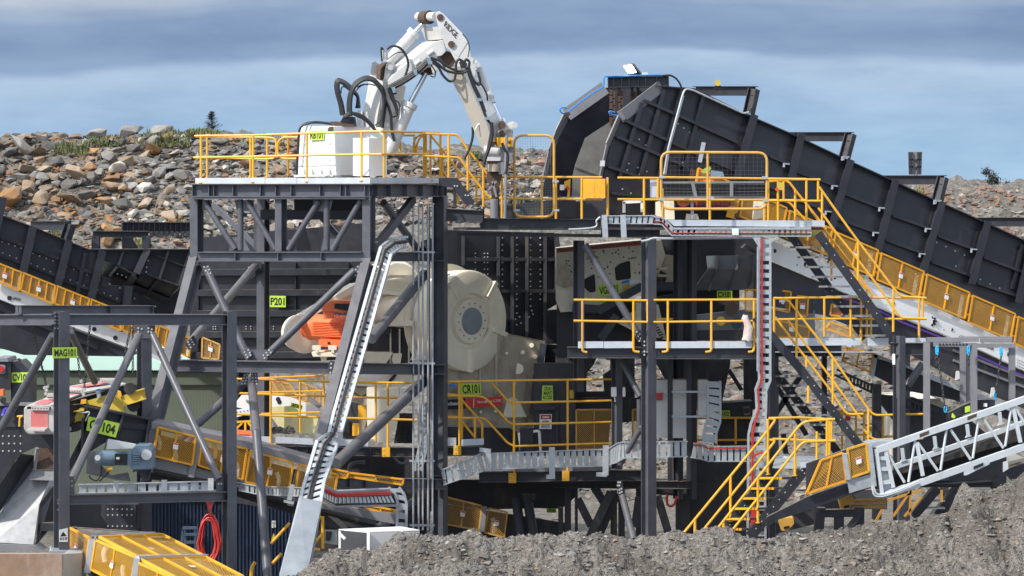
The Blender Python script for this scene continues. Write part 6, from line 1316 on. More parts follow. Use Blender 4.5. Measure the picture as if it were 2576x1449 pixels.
# ------------------------------------------------------------------ steel frame with middle walkway (right half)
FW = 1.2
t = T('walkway_structure', 'charcoal steel frame with columns and tubes carrying the middle walkway, right half', 'steel frame', P(1632, 1360, FW))
def hc2(x, y0, y1, F, par=t, d=.24, wd=.2): k = hcol(x, y0, y1, F, d, wd); k.out('column', par)
hc2(1632, 596, 1362, FW, d=.26, wd=.26); hc2(1552, 890, 1180, 2.6, d=.2, wd=.18); hc2(1456, 605, 985, 4.2, d=.2, wd=.2)
for x in (1706, 1728 + 12): k = g(DSTEEL); k.ib(P(x, 1255, 4.2), P(x, 560, 4.2), .2, .16, up=NF); k.out('column', t)
hc2(2262, 845, 1330, .6, d=.22, wd=.2); hc2(1945, 850, 1350, 2.8, d=.2, wd=.18); hc2(2275, 850, 1320, 3.5, d=.2, wd=.2)
k = g(STEEL); k.ib(*pp('L', FW, 30, 1018, 592, 1020), .27, .2); k.beam(*pp('L', FW - .14, 612, 985, 612, 1045), .06, .02, up=FV); k.use(BOLT).bolts(pp('L', FW - .16, 612, 935, 612, 965, 612, 1010, 612, 1035), r=.022); k.out('edge_beam', t)
k = g(STEEL); k.ib(*pp('L', FW, 694, 1018, 1465, 1020), .31, .2); k.out('edge_beam', t)
k = g(STEEL); k.ib(*pp('L', FW + .3, 1590, 1005, 2100, 1002), .27, .2); k.out('edge_beam', t)
k = g(STEEL); k.ib(P(2240, 878, .7), P(2325, 878, .7), .3, .2); k.out('edge_beam', t)
b = g(GALV); b.prism([P(1430, 884, FW), P(2325, 884, FW), P(2325, 884, 4.8), P(1430, 884, 4.8)], (0, 0, -.03)); b.out('floor_grating', t)
for x0, x1 in ((112, 304), (308, 525), (694, 1110), (1112, 1425)): g(TOE).prism(pp('L', FW - .12, x0, 935, x1, 934, x1, 984, x0, 986), (0, .012, 0)).out('kick_plate', t)
for x0, x1 in ((62, 185), (188, 700), (752, 910), (970, 1190)): g(TOE).prism(pp('N', FW + .15, x0, 812, x1, 812, x1, 866, x0, 872), (0, .012, 0)).out('kick_plate', t)
brace(t, p('L', 165, 205, 1.9), p('L', 592, 925, 1.4), .088); brace(t, p('L', 445, 1090, 1.9), p('L', 580, 1350, 1.5), .07)
brace(t, P(1608, 1005, 1.6), P(1608, 1070, 1.6), .06); brace(t, p('K', 1545, 440, 1.6), p('K', 1395, 705, 2.0), .07); brace(t, p('w', 1545, 620, 2), p('w', 1720, 1300, 1), .085)
b = g(STEEL); b.prism(pp('L', 1.3, 545, 850, 590, 850, 600, 940, 560, 940), (0, .02, 0)); b.use(BOLT).bolts(pp('L', 1.3, 555, 862, 578, 880, 565, 895, 585, 912, 575, 930), r=.022); b.out('splice_plate', t)
b = g(STEEL); b.prism(pp('w', 1.85, 1480, 470, 1560, 460, 1590, 640, 1510, 660), (0, .02, 0)); b.use(BOLT).bolts(pp('w', 1.85, 1505, 485, 1495, 530, 1530, 485, 1520, 530, 1520, 590, 1548, 575, 1525, 635, 1552, 620), r=.024); b.out('splice_plate', t)
for q in ((1400, 620, 1100, 1260, 4), (1490, 640, 1200, 1300, 4.6), (1160, 550, 1300, 770, 4.4), (930, 720, 1120, 1100, 4.4), (1800, 700, 1740, 1120, 4.4), (2060, 680, 2230, 1260, 4.2)): g(DSTEEL).beam(*pp('w', q[4], *q[:4]), .2, m(75 * .178, 4), up=FV).out('brace_tube', t)
for x, y0, y1, w_ in ((910, 450, 1260, 40), (1440, 600, 1320, 90), (1550, 470, 1320, 90), (1790, 460, 1320, 70), (690, 840, 1240, 70), (790, 480, 1240, 90), (2420, 460, 1300, 200)): g(DSTEEL).beam(*pp('w', 4.8, x, y0, x, y1), m(w_ * .178, 4.8), .2, up=FV).out('column', t)
k = g(DSTEEL); k.ib(*pp('w', 4.2, 600, 500, 2536, 520), .2, .3); k.out('low_beam', t)
g(DSTEEL).prism(pp('w', 4.6, 1900, 440, 2536, 440, 2536, 690, 1900, 650), (0, .2, 0)).out('skirt_plate', t)
g(DSTEEL).prism(pp('w', 6.5, -1200, 450, 890, 450, 890, 700, 700, 860, 330, 850, -1200, 900), (0, .2, 0)).out('skirt_plate', t)
for q in ((60, 720, 130, 1280), (220, 720, 310, 1280)): g(DSTEEL).cyl(p('w', q[0], q[1], 5), p('w', q[2], q[3], 4.6), m(70 * .178, 5), n=18).out('support_leg', t)
g(DSTEEL).cyl(p('w', 150, 700, 5), p('w', 330, 700, 5), .1, n=12).out('support_collar', t)
for q in ((-60, 1045, 175, 1045, 175, 1449, -60, 1449), (176, 1312, 540, 1312, 540, 1449, 176, 1449), (356, 1045, 540, 1045, 540, 1310, 310, 1310, 300, 1185, 356, 1150), (176, 1045, 262, 1045, 230, 1110, 176, 1180), (596, 1045, 700, 1045, 700, 1449, 596, 1449), (780, 1240, 701, 1100, 701, 1045, 1262, 1045, 1262, 1100, 1203, 1372, 1203, 1449, 701, 1449, 701, 1240), (1362, 1045, 1500, 1045, 1500, 1449, 1204, 1449, 1204, 1385, 1364, 1382)): g(DSTEEL).prism(pp('L', 6.4, *q), (0, .15, 0)).out('dark_backdrop', t)  # dark sheets added to give the gloom behind the middle deck
for q in ((380, 640, 810, 640, 810, 830, 380, 830), (270, 832, 995, 832, 995, 1262, 270, 1262), (600, 560, 860, 560, 860, 640, 600, 640)): g(DSTEEL).prism(pp('M', 5.0, *q), (0, .15, 0)).out('dark_backdrop', t)  # more added dark sheets, hiding bright ground in the shaded lower bay
g(STEEL).beam(*pp('L', 5.5, 1250, 1150, 1345, 1300), .1, .16, up=FV).out('brace_tube', t)
k = g(REDC); k.tube(crv(pp('w', 3.9, 2200, 650, 2195, 780, 2240, 825, 2300, 790, 2330, 680)), .03, 8); k.out('cable', t)
rail('rusty ended yellow railing on the middle walkway before the cream feeder', FW - .15, [(530, 625, 1000), (637, 630, 785)], [(78, 620, 642, 625)], [(78, 778, 640, 788)], t='L', base=False)
rail('ochre dusty railing post at the left end of the middle walkway', FW - .15, [(145, 620, 1000)], [(78, 622, 145, 622)], [(78, 780, 145, 781)], t='L', mt=OCH, base=False)
rail('yellow three post railing of the middle walkway under the CV101 plate', FW - .15, [(790, 625, 1000), (1118, 625, 1000), (1440, 625, 1000)], [(682, 622, 1462, 618)], [(682, 788, 1462, 780)], t='L', base=False)
k = g(YEL)
for x in (530, 790, 1118, 1440): s_ = 1 if x == 530 else -1; k.tube(crv(pp('L', FW - .17, x, 985, x + s_ * 8, 1008, x + s_ * 45, 1015)), .03, 8)
k.use(OCH).tube(crv(pp('L', FW - .17, 145, 985, 150, 1008, 180, 1018)), .03, 8); k.out('railing_foot', t)
rail('yellow railing of the middle walkway right of the vertical cable ladder', FW + .1, [(46, 512, 868), (425, 512, 800), (624, 512, 800)], [(40, 512, 300, 508, 705, 505)], [(40, 673, 300, 668, 705, 665)], t='N', base=False)
rail('yellow end railing of the middle walkway below the upper stair', FW + .4, [(702, 512, 850), (746, 445, 810), (776, 512, 805), (1140, 512, 858), (1168, 512, 660)], [(700, 506, 1195, 511)], [(700, 668, 1198, 668)], t='N', base=False)
# cabinets below the walkway
t = T('switch_cabinet', 'tall pale grey switch cabinets below the middle walkway with red isolator', 'cabinet', p('L', 780, 1449, 3))
YSC = 3.0
b = g(OFFW); b.prism(pp('M', YSC, 120, 65, 210, 65, 210, 505, 120, 500), (0, .4, 0)); b.out('cabinet_body', t, bevel=.01)
b = g(OFFW); b.prism(pp('M', YSC, 245, 65, 390, 65, 390, 505, 245, 505), (0, .4, 0)); b.prism(pp('M', YSC + .02, 438, 65, 512, 65, 512, 340, 438, 340), (0, .3, 0)); b.out('cabinet_door', t, bevel=.01)
for x in (228, 370): k = g(STEEL); k.ib(*pp('M', YSC - .25, x, 825, x, -100), .12, .12, up=FV); k.out('mounting_post', t)
for y in (155, 342): g(GALV).beam(*pp('M', YSC - .35, 240, y, 520, y), .05, .05).out('strut', t)
b = g(RED); b.prism(pp('M', YSC - .1, 118, 168, 172, 165, 170, 218, 118, 220), (0, .1, 0)); b.out('isolator', t)
a = [pp('M', YSC - .4, 512, 72, 512, 345, 480, 470, 478, 545), pp('M', YSC - .4, 606, 72, 606, 380, 575, 470, 572, 545)]
tray('galvanised cable tray standing beside the grey switch cabinets', *a, pitch=.2, fill=.8)
t = T('isolator_box', 'pair of white isolator boxes on the column end of the crusher railing', 'switch box', p('K', 1350, 190, 2.4))
for x in (1328, 1415): g(WHT).prism(pp('K', 2.4, x, 122, x + (40 if x < 1400 else 20), 120, x + (42 if x < 1400 else 21), 192, x, 194), (0, .12, 0)).out('enclosure', t, bevel=.012)
g(WHT).tube(crv(pp('K', 2.45, 1352, 194, 1358, 220, 1354, 232)), .014, 6).out('cable', t)
t = T('conveyor_tail', 'dark conveyor tail with lime plate and grey lamp below the walkway', 'conveyor', p('M', 700, 400, 5))
b = g(DSTEEL); b.prism(pp('M', 5, 600, 240, 850, 225, 850, 360, 600, 360), (0, .6, 0)); b.prism(pp('M', 5.4, 560, 360, 900, 360, 900, 560, 560, 560), (0, .3, 0)); b.out('housing', t)
b = g(GSTEEL); b.prism(rnd(pp('M', 4.9, 780, 268, 830, 265, 834, 330, 785, 335, 780, 268), .04)[:-1], (0, .1, 0)); b.use(RUST).cyl(p('M', 806, 298, 4.88), p('M', 806, 298, 4.84), .075, n=16); b.out('lamp_housing', t)
sign('lime plate reading CV102 half hidden by the grey cable tray', 'CV102', pp('M', 4.9, 560, 296, 680, 296, 680, 346, 560, 346))
sign('small shaded lime plate reading CV102 low under the crusher', 'CV102', pp('w', 6.2, 490, 855, 625, 855, 625, 915, 490, 915))
rail('yellow railing behind the vertical cable ladder under the walkway', 4.6, [(425, 360, 660), (578, 470, 660), (722, 355, 550), (843, 355, 540)], [(400, 355, 605, 352, 845, 352)], [(400, 520, 845, 518)], t='M', base=False, mt=YEL)
t = T('underpan_conveyor', 'shaded conveyor with dusty amber guards beneath the crusher', 'conveyor', p('K', 300, 1260, 5))
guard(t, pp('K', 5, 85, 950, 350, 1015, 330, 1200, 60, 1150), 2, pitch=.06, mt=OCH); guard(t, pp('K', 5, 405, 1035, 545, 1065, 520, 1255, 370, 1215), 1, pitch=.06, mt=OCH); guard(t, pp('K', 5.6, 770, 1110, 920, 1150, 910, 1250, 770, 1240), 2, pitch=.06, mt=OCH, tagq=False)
b = g(DSTEEL); b.prism(pp('K', 5.5, 60, 1000, 1000, 1150, 1000, 1300, 60, 1300), (0, .1, 0)); b.use(GSTEEL); b.beam(*pp('K', 4.95, 375, 1020, 350, 1210), .12, .1, up=FV); b.out('side_frame', t)
b = g(OFFW); b.tube(crv(pp('K', 5.3, 430, 1110, 450, 1160, 440, 1230)), .05, 6); b.prism(pp('K', 5.2, 880, 1117, 930, 1117, 930, 1126, 880, 1126), (0, .05, 0)); b.out('idler_bracket', t)
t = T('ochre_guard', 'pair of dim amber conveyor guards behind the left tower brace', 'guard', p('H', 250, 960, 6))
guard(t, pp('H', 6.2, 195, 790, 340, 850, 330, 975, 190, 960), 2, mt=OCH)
# ------------------------------------------------------------------ big right apron feeder
FA = plane(1510, 3.0, .0042)
t = T('apron_feeder', 'huge charcoal ribbed apron feeder with arched open head sloping down right', 'feeder', P(2000, 1100, FA))
def E2(x, y): return 612 / .33333 + x - 0, y   # E-tile x in D-tile units is handled by pixels below
def z(tl, *xy):
    x0, y0, f = TL[tl]; o = []
    for i in range(0, len(xy), 2): o += [x0 + xy[i] * f, y0 + xy[i + 1] * f]
    return o
def z2(tl, *xy): q = z(tl, *xy); return [(q[i], q[i + 1]) for i in range(0, len(q), 2)]
out_ = z('D', 575, 1060, 600, 900, 645, 715, 735, 498, 1040, 262, 1262, 285, 1655, 480) + z('E', 160, 432, 540, 610, 870, 760, 1240, 930, 1590, 1085, 2100, 1318) + z('N', 2100, 760, 1860, 660, 1500, 500, 850, 200, 480, 20) + z('D', 1500, 1130, 900, 1130, 700, 1110)
hr = [z('D', 880, 370, 1130, 480, 1590, 690), z('D', 735, 520, 1100, 690, 1300, 785, 1560, 895), z('D', 680, 645, 1050, 805, 1190, 865), z('D', 615, 870, 830, 942), z('D', 640, 1070, 900, 1100), z('E', 0, 600, 130, 655), z('E', 200, 715, 500, 825), z('E', 555, 880, 850, 995), z('E', 920, 1045, 1205, 1145), z('E', 1265, 1200, 1550, 1305), z('E', 1610, 1360, 1950, 1490),
      z('E', 505, 1070, 815, 1180), z('E', 870, 1230, 1165, 1335), z('N', 1215, 235, 1510, 340), z('N', 1560, 395, 1850, 490), z('E', 150, 905, 450, 1015), z('E', -200, 760, 80, 860)]
vr = [z('D', 1040, 285, 860, 930), z('D', 872, 390, 700, 960), z('D', 1165, 300, 1000, 940), z('D', 1335, 340, 1190, 900), z('E', 1905, 1265, 1830, 1600)]
ps = [z('D', 1700, 480, 1570, 950), z('E', 220, 425, 130, 830), z('E', 590, 625, 440, 1150), z('E', 928, 775, 790, 1330), z('E', 1280, 940, 1130, 1480), z('E', 1622, 1090, 1500, 1560), z('E', 1960, 1240, 1850, 1700)]
bl = [(z('D', 1030, 538, 1150, 550)[:2], z('D', 1030, 538, 1240, 612)[2:], 4)]
bl = []
for tl, a_, b_, n_ in (('D', (860, 665), (960, 752), 3), ('D', (783, 848), (920, 908), 3), ('D', (770, 898), (862, 930), 2), ('D', (1155, 548), (1240, 612), 3), ('D', (1155, 840), (1190, 842), 2), ('D', (735, 1040), (800, 1072), 2), ('E', (572, 930), (785, 1028), 4), ('E', (925, 1092), (1135, 1185), 4), ('E', (1270, 1250), (1480, 1345), 4), ('E', (545, 1075 - 0), (690, 1120), 3), ('N', (890, 60), (1130, 0), 2), ('N', (1240, 215), (1415, 270), 3), ('N', (1600, 370), (1820, 470), 4)):
    bl.append((tuple(z(tl, *a_)), tuple(z(tl, *b_)), n_))
ribwall(t, FA, out_, hr, ps, vr, bolts=bl, hd=.13, pw=.21)
k = g(STEEL); tp_ = [P(x, y, off(FA, -.03)) for x, y in zip(*[iter(z('D', 1030, 268, 1262, 285, 1655, 480) + z('E', 160, 432, 540, 610, 870, 760, 1240, 930, 1590, 1085, 2100, 1318))] * 2)]
for a, c in zip(tp_, tp_[1:]): k.beam(a, c, .30, .03)
k.out('top_flange', t)
k = g(GSTEEL); e_ = [P(x, y, off(FA, -.05)) for x, y in zip(*[iter(z('D', 560, 1060, 575, 940, 625, 710, 718, 498, 745, 482, 1030, 262))] * 2)]
for a, c in zip(e_, e_[1:]): k.beam(a, c, .30, .03, up=Vector((1, -.2, .5)))
k.out('head_flange', t)
# far wall with grey liner
FA2 = off(FA, 2.7)
b = g(STEEL); b.prism([P(x, y, FA2) for x, y in zip(*[iter(z('D', 130, 1100, 180, 760, 240, 620, 320, 490, 610, 275, 1060, 270, 1060, 1100))] * 2)], (0, .06, 0)); b.out('far_wall', t)
k = g(GSTEEL); e_ = [P(x, y, off(FA2, -.12)) for x, y in zip(*[iter(z('D', 150, 940, 190, 760, 245, 620, 315, 480, 605, 275))] * 2)]
for a, c in zip(e_, e_[1:]): k.beam(a, c, .34, .03, up=Vector((1, -.2, .5)))
k.out('head_flange', t)
b = g(LINER); b.prism([P(x, y, off(FA2, -1.2)) for x, y in zip(*[iter(z('D', 355, 1100, 362, 935, 382, 850, 455, 655, 660, 520, 700, 560, 640, 900, 640, 1100))] * 2)], (0, .1, 0)); b.use(DSTEEL).beam(*pp('D', off(FA2, -1.22), 375, 875, 560, 940), .01, .02, up=FV); b.out('liner_plate', t)
b = g(DSTEEL); b.prism([p('D', 640, 300, off(FA, 1.6)), p('D', 1040, 265, off(FA, 1.2)), p('D', 1000, 600, off(FA, 1.2)), p('D', 640, 700, off(FA, 1.6))], (0, .1, 0)); b.out('inner_curtain', t)
b = g(DSTEEL); b.prism([P(x, y, off(FA, .5)) for x, y in z2('D', 600, 1060, 1960, 1060, 1960, 1330, 600, 1330)], (0, .1, 0)); b.out('under_backdrop', t)  # added dark sheet giving the gloom below the feeder wall
portal(t, FA, 'D', (1290, 300, 1740, 300), (1730, 285, 1690, 470)); 
def por(tl, x0, y0, x1, y1, lx0, ly0, lx1, ly1):
    portal(t, FA, tl, (x0, y0, x1, y1), (lx0, ly0, lx1, ly1))
por('E', 165, 452, 630, 452, 625, 430, 577, 610); por('E', 860, 778, 1330, 778, 1322, 758, 1275, 940); por('E', 1545, 1095, 2060, 1095, 2010, 1080, 1960, 1260)
k = g(GALV)
for x, y in z2('E', 145, 655, 510, 822, 865, 988, 1215, 1145, 1560, 1300, 460, 1015, 820, 1175, 1170, 1335, 585, 605, 1280, 935, 595, 602, 1290, 932): k.beam(P(x - 9, y, off(FA, -.27)), P(x + 5, y + 1, off(FA, -.27)), .05, .035); k.beam(P(x - 8, y, off(FA, -.27)), P(x - 9, y + 9, off(FA, -.27)), .05, .03, up=FV)
k.out('splice_bracket', t)
# head cross girder, chains, lamp
k = g(STEEL); a, c = p('D', 625, 236, off(FA, .6)), p('D', 1088, 226, off(FA, -.1)); k.ib(a, c, .27, .3, tf=.022); k.stiff(a, c, .27, .3, [.01, .1, .23, .35, .5, .62, .8, .99]); k.out('cross_girder', t)
for x, y1 in ((655, 575), (715, 480), (812, 395), (858, 360)):
    k = g(RUST); n_ = int((y1 - 295) / 27)
    for i in range(n_):
        c = p('D', x + (8 if i % 2 else -4), 305 + i * 27, off(FA, .5)); k.beam(c - Zv * .10, c + Zv * .10, .11 if i % 2 else .07, .10, up=FV)
    k.out('drag_chain', t)
FG = off(FA, -.75)
for i in range(-5, 6):
    dx, dy = i * 345, i * 160
    if i < -4: continue
    guard(t, pp('N', FG, 855 + dx, 172 + dy, 1175 + dx, 310 + dy, 1140 + dx, 505 + dy, 822 + dx, 372 + dy), 2, back=(RUST, .4), pitch=.047, wd=.017)
    b = g(AMB); b.beam(*pp('N', off(FG, .03), 1175 + dx, 330 + dy, 1210 + dx, 348 + dy), .06, .05); b.beam(*pp('N', off(FG, .03), 1145 + dx, 470 + dy, 1180 + dx, 485 + dy), .06, .05); b.out('guard_link', t)
FWt = off(FA, -.6)
b = g(WHT); b.prism([P(x, y, FWt) for x, y in zip(*[iter(z('N', -60, 40, 35, 80, 700, 365, 1140, 520, 1500, 690, 2100, 965, 2100, 1135, 1560, 880, 1180, 725, 830, 578, 400, 388, -60, 195))] * 2)], (0, .1, 0)); fr = b.out('white_frame', t)
for s_, x, y, w_, h_, sl in (('ToThink', 982, 585, 78, 22, .36), ('APRON', 1415, 780, 72, 24, .42), ('FEEDER', 1610, 868, 95, 26, .44)):
    a = p('N', x, y, off(FWt, -.012)); letters(s_, a, p('N', x + w_, y + w_ * sl, off(FWt, -.012)) - a, p('N', x + 4, y - h_, off(FWt, -.012)) - a, INK, fr)
b = g(INK)
for x, y, r_ in ((50, 155, 15), (275, 257, 15), (503, 357, 13), (945, 550, 14), (1383, 748, 15), (1810, 935, 15), (645, 258, 9)): b.cyl(p('N', x, y, off(FWt, -.012)), p('N', x, y, FWt), m(r_ * .333, 4), n=16)
for x, y in ((890, 557), (1325, 750), (220, 260)): b.cyl(p('N', x, y, off(FWt, -.012)), p('N', x, y, FWt), .02, n=8)
c = p('N', 1238, 686, off(FWt, -.014))
for i in range(8): q = 2 * math.pi * i / 8; d = Vector((math.cos(q), 0, math.sin(q))); b.beam(c + d * .07, c + d * .125, .05, .02, up=FV)
b.cyl(c - Vector((0, .0, 0)), c + Vector((0, .012, 0)), .09, n=20); b.use(OFFW); b.beam(c + Vector((-.045, -.006, .045)), c + Vector((.045, -.006, .045)), .012, .02); b.beam(c + Vector((0, -.006, .04)), c + Vector((0, -.006, -.06)), .02, .012, up=FV); b.out('emblem', fr)
b = g(INK)
for j in range(5):
    for i in range(6): b.beam(*pp('N', off(FWt, -.012), 1880 + i * 16, 975 + j * 22 + i * 7, 1888 + i * 16, 978 + j * 22 + i * 7), .008, .012)
b.out('notice_text', fr)
b = g(PUR); q = [P(x, y, off(FWt, -.03)) for x, y in zip(*[iter(z('N', 430, 460, 830, 602, 1000, 688, 1280, 797, 1575, 945, 2100, 1170))] * 2)]
for a, c in zip(q, q[1:]): b.beam(a, c, .02, m(4.6, 4))
b.out('purple_stripe', t)
b = g(DSTEEL); b.prism([P(x, y, off(FWt, .15)) for x, y in zip(*[iter(z('N', -60, 200, 400, 395, 830, 585, 1180, 735, 1560, 890, 2100, 1145, 2100, 1420, 1500, 1160, 1200, 1000, 800, 800, 420, 640, -60, 560))] * 2)], (0, 1.8, 0)); b.out('chassis', t)
b = g(GSTEEL); 
for l in ((800, 935, 2100, 1460), (1400, 980, 2100, 1245), (1400, 905, 2100, 1180)): b.beam(*pp('N', off(FWt, .1), *l), .06, .06)
b.prism(pp('N', off(FWt, .05), 790, 928, 2100, 1460, 2100, 1500, 1750, 1370, 1040, 1030, 800, 960), (0, .1, 0)); b.out('lower_rail', t)
k = g(OFFW)
for x, y in ((1435, 1100), (1700, 1225)): k.prism(pp('N', off(FWt, -.05), x - 12, y - 35, x + 8, y - 38, x + 18, y + 20, x - 20, y + 30), (0, .1, 0))
k.out('idler_bracket', t)
b = g(GALV); b.tube(rnd(pp('D', off(FA, -.3), 1050, 930, 1080, 740, 1190, 330, 1210, 285, 1260, 290, 1650, 470, 1690, 460), .1), .026, 8); b.tube(rnd(pp('D', off(FA, -.3), 1063, 930, 1090, 740, 1200, 335), .1), .018, 8); b.out('conduit', t)
b = g(HOSE); b.tube(crv(pp('D', off(FA, -.2), 1040, 185, 1100, 183, 1150, 215, 1182, 275, 1180, 330)), .025, 8); b.tube(crv(pp('D', off(FA, -.3), 1650, 470, 1700, 450, 1735, 380, 1740, 300)), .018, 6); b.out('black_cable', t)
b = g(BLUE); b.tube(crv(pp('D', off(FA, .1), 325, 460, 420, 385, 520, 312, 590, 270, 600, 200, 640, 190, 800, 186, 1030, 180, 1052, 205, 1000, 280, 900, 350, 780, 445, 725, 480, 680, 485, 640, 470, 640, 455, 680, 462)), .019, 8); b.tube(crv(pp('D', off(FA, 1.5), 320, 470, 280, 465, 265, 440, 285, 425, 318, 430)), .02, 6); b.out('blue_cable', t)
b = g(RUST); b.prism(pp('D', off(FA, 1.4), 290, 470, 335, 455, 345, 480, 300, 505), (0, .2, 0)); b.out('shackle', t)
b = g(WHT); b.prism(pp('D', off(FA, -.3), 570, 825, 605, 825, 602, 868, 566, 868), (0, .01, 0)); b.out('label_plate', t)
b = g(HOSE); b.prism(pp('D', off(FA, -.2), 1415, 290, 1435, 275, 1440, 250, 1480, 260, 1490, 300, 1470, 290, 1450, 300), (0, .1, 0)); b.use(MUS); b.cyl(p('D', 1456, 240, off(FA, -.3)), p('D', 1456, 240, off(FA, -.1)), .075, n=14); b.out('beacon', t)
t = T('flood_light', 'lit white LED flood light glowing on top of the feeder head girder', 'flood light', p('D', 830, 195, FA))
Yl = off(FA, .0)
b = g(HOSE); b.prism([p('D', 735, 105, Yl), p('D', 812, 92, Yl), p('D', 875, 178, off(FA, .3)), p('D', 780, 182, off(FA, .1))], (.06, .14, .0)); b.out('lamp_body', t)
b = g(LAMPM); b.prism([p('D', 746, 112, off(FA, -.02)), p('D', 806, 102, off(FA, -.02)), p('D', 842, 160, off(FA, .13)), p('D', 782, 168, off(FA, .05))], (0, -.02, 0)); b.out('lit_lens', t)
b = g(OFFW); b.prism(pp('D', off(FA, .1), 885, 160, 928, 160, 928, 185, 885, 185), (0, .15, 0)); b.use(HOSE); b.beam(*pp('D', off(FA, .15), 840, 175, 870, 195), .06, .06); b.out('junction_box', t)
# --------------- lit panel on a pole, far right
t = T('light_tower', 'grey panel shaped lamp array seen from behind above the right heap', 'light tower', P(2302, 480, 34))
b = g(GSTEEL); b.prism(pp('E', 34, 1062, 566, 1158, 566, 1152, 738, 1068, 738), (0, .12, 0)); b.out('lamp_panel', t)
b = g(DSTEEL); 
for y in (625, 680): b.beam(*pp('E', 33.95, 1066, y, 1154, y), .06, .05)
for x, x2 in ((1066, 1070), (1086, 1090), (1135, 1132), (1155, 1150)): b.beam(*pp('E', 33.95, x, 568, x2, 736), .07, .06, up=FV)
b.out('panel_frame', t)
g(GSTEEL).tube(pp('E', 34, 1115, 736, 1115, 1000), .06, 8).out('pole', t)
# ------------------------------------------------------------------ upper right walkway
FU = plane(1220, 1.2, .0006)
t = T('upper_walkway', 'upper charcoal walkway with galvanised kick plates in front of the big feeder', 'walkway', P(1700, 575, FU))
k = g(STEEL); a, c = P(1122, 540, 1.3), P(1215, 545, 1.0); k.ib(a, c, .30, .2); k.out('edge_beam', t)
k = g(STEEL); a, c = P(1208, 562, off(FU, .1)), P(1512, 565, off(FU, .1)); k.ib(a, c, .26, .2); k.beam(P(1213, 520, FU), P(1213, 556, FU), .1, .2, up=FV); k.use(BOLT).bolts([P(1212, y, off(FU, -.1)) for y in (523, 535, 547)], r=.022); k.out('edge_beam', t)
k = g(STEEL); a, c = P(1512, 586, off(FU, .2)), P(1660, 588, off(FU, .2)); k.ib(a, c, .2, .2); k.stiff(a, c, .2, .2, [.2, .45, .7, .9]); k.out('edge_beam', t)
b = g(DSTEEL); b.prism([P(1140, 572, FU), P(2070, 572, FU), P(2070, 572, 4.2), P(1140, 572, 4.2)], (0, 0, -.06)); b.out('floor_grating', t)
b = g(TOE); b.prism(pp('U', off(FU, -.05), 185, 995, 690, 995, 690, 1072, 265, 1072, 185, 1000), (0, .012, 0)); b.prism(pp('U', off(FU, -.05), 692, 995, 1460, 1000, 1460, 1078, 692, 1074), (0, .012, 0)); b.prism(pp('U', off(FU, -.05), 1462, 1000, 1932, 1002, 1932, 1080, 1462, 1078), (0, .012, 0)); b.prism(pp('E', off(FU, -.05), 285, 1083, 428, 1085, 428, 1130, 285, 1128), (0, .012, 0)); b.out('kick_plate', t)
k = g(GALV); k.beam(P(1690, 575, off(FU, -.1)), P(2040, 573, off(FU, -.1)), .1, .05); k.out('edge_angle', t)
b = g(STEEL); b.prism(pp('R', 1.0, 205, 950, 435, 950, 690, 1285, 540, 1285, 425, 1130, 400, 1080, 205, 1045), (0, .08, 0)); b.use(STEEL); b.beam(*pp('R', 1.1, 410, 1060, 410, 1290), .08, .1, up=FV); b.use(BOLT).bolts(pp('R', 1.0, 405, 1050, 438, 1052, 540, 1168, 575, 1170, 660, 1270), r=.02); b.out('stair_stringer', t)
b = g(DSTEEL); b.prism(pp('D', 2.6, 0, 1120, 200, 1150, 640, 1110, 640, 1270, 0, 1270), (0, .1, 0)); b.prism(pp('R', 2.3, 930, 1310, 1500, 1240, 1932, 1200, 1932, 1449, 930, 1449), (0, .1, 0)); b.out('skirt_plate', t)
k = g(DSTEEL); k.prism([P(1150, 585, 1.6), P(1640, 590, 1.6), P(1640, 590, 6), P(1150, 585, 6)], (0, 0, -.08)); k.out('soffit', t)
rail('long yellow railing of the upper walkway from the tower stair to the big gate', off(FU, -.05), [(330, 410, 945), (570, 580, 1115), (766, 840, 1375), (1000, 938, 1449)], [(0, 388, 235, 402, 420, 405, 460, 432, 570, 585, 770, 845, 845, 938, 2260, 942)], [(0, 672, 440, 690, 485, 715, 570, 850, 760, 1105, 850, 1208, 2260, 1220)], t='R', base=False)
rail('yellow railing posts of the upper walkway in front of the grey liner', off(FU, -.05), [(130, 947, 1265), (235, 947, 1265), (430, 950, 1265), (625, 952, 1240), (900, 955, 1240), (1005, 955, 1110)], [(700, 955, 1010, 957)], [(700, 1117, 1010, 1120)], t='D', base=False)
rail('inner yellow stair railing from the tower deck down to the upper walkway', 2.2, [(20, 410, 930), (45, 400, 930), (250, 588, 938), (450, 855, 1270), (680, 945, 1270)], [(110, 422, 250, 590, 450, 862, 530, 936, 820, 940)], [(130, 692, 250, 850, 300, 925), (640, 1212, 860, 1212)], t='R', base=False)
rail('yellow looped railing ends clustered at the tower deck stair', 2.6, [(755, 1280, 1449), (890, 1290, 1449)], [(650, 1449, 648, 1340, 690, 1277, 900, 1277), (880, 1449, 885, 1330, 930, 1272, 1000, 1270), (905, 1449, 915, 1350, 950, 1290, 1000, 1275)], [], t='C', base=False)
t = T('mesh_gate', 'ochre rounded frame of grey wire mesh beside the hammer, upper walkway', 'gate', p('R', 1400, 1440, 1.0))
YGt = 1.05
g(OCH).tube(rnd(pp('R', YGt, 1400, 1440, 1160, 1440, 1155, 415, 1655, 415, 1655, 1440, 1400, 1440), .22), .03).out('gate_frame', t)
b = g(GSTEEL); mesh_strips(b, pp('R', YGt, 1165, 425, 1645, 425, 1645, 1430, 1165, 1430), .06, .004, diag=False); b.out('wire_mesh', t)
b = g(GALV)
for x, y in ((1170, 992), (1660, 992), (1170, 1357), (1665, 1357)): b.beam(*pp('R', YGt - .04, x - 25, y, x + 55, y), .04, .05)
b.out('hinge_clamp', t)
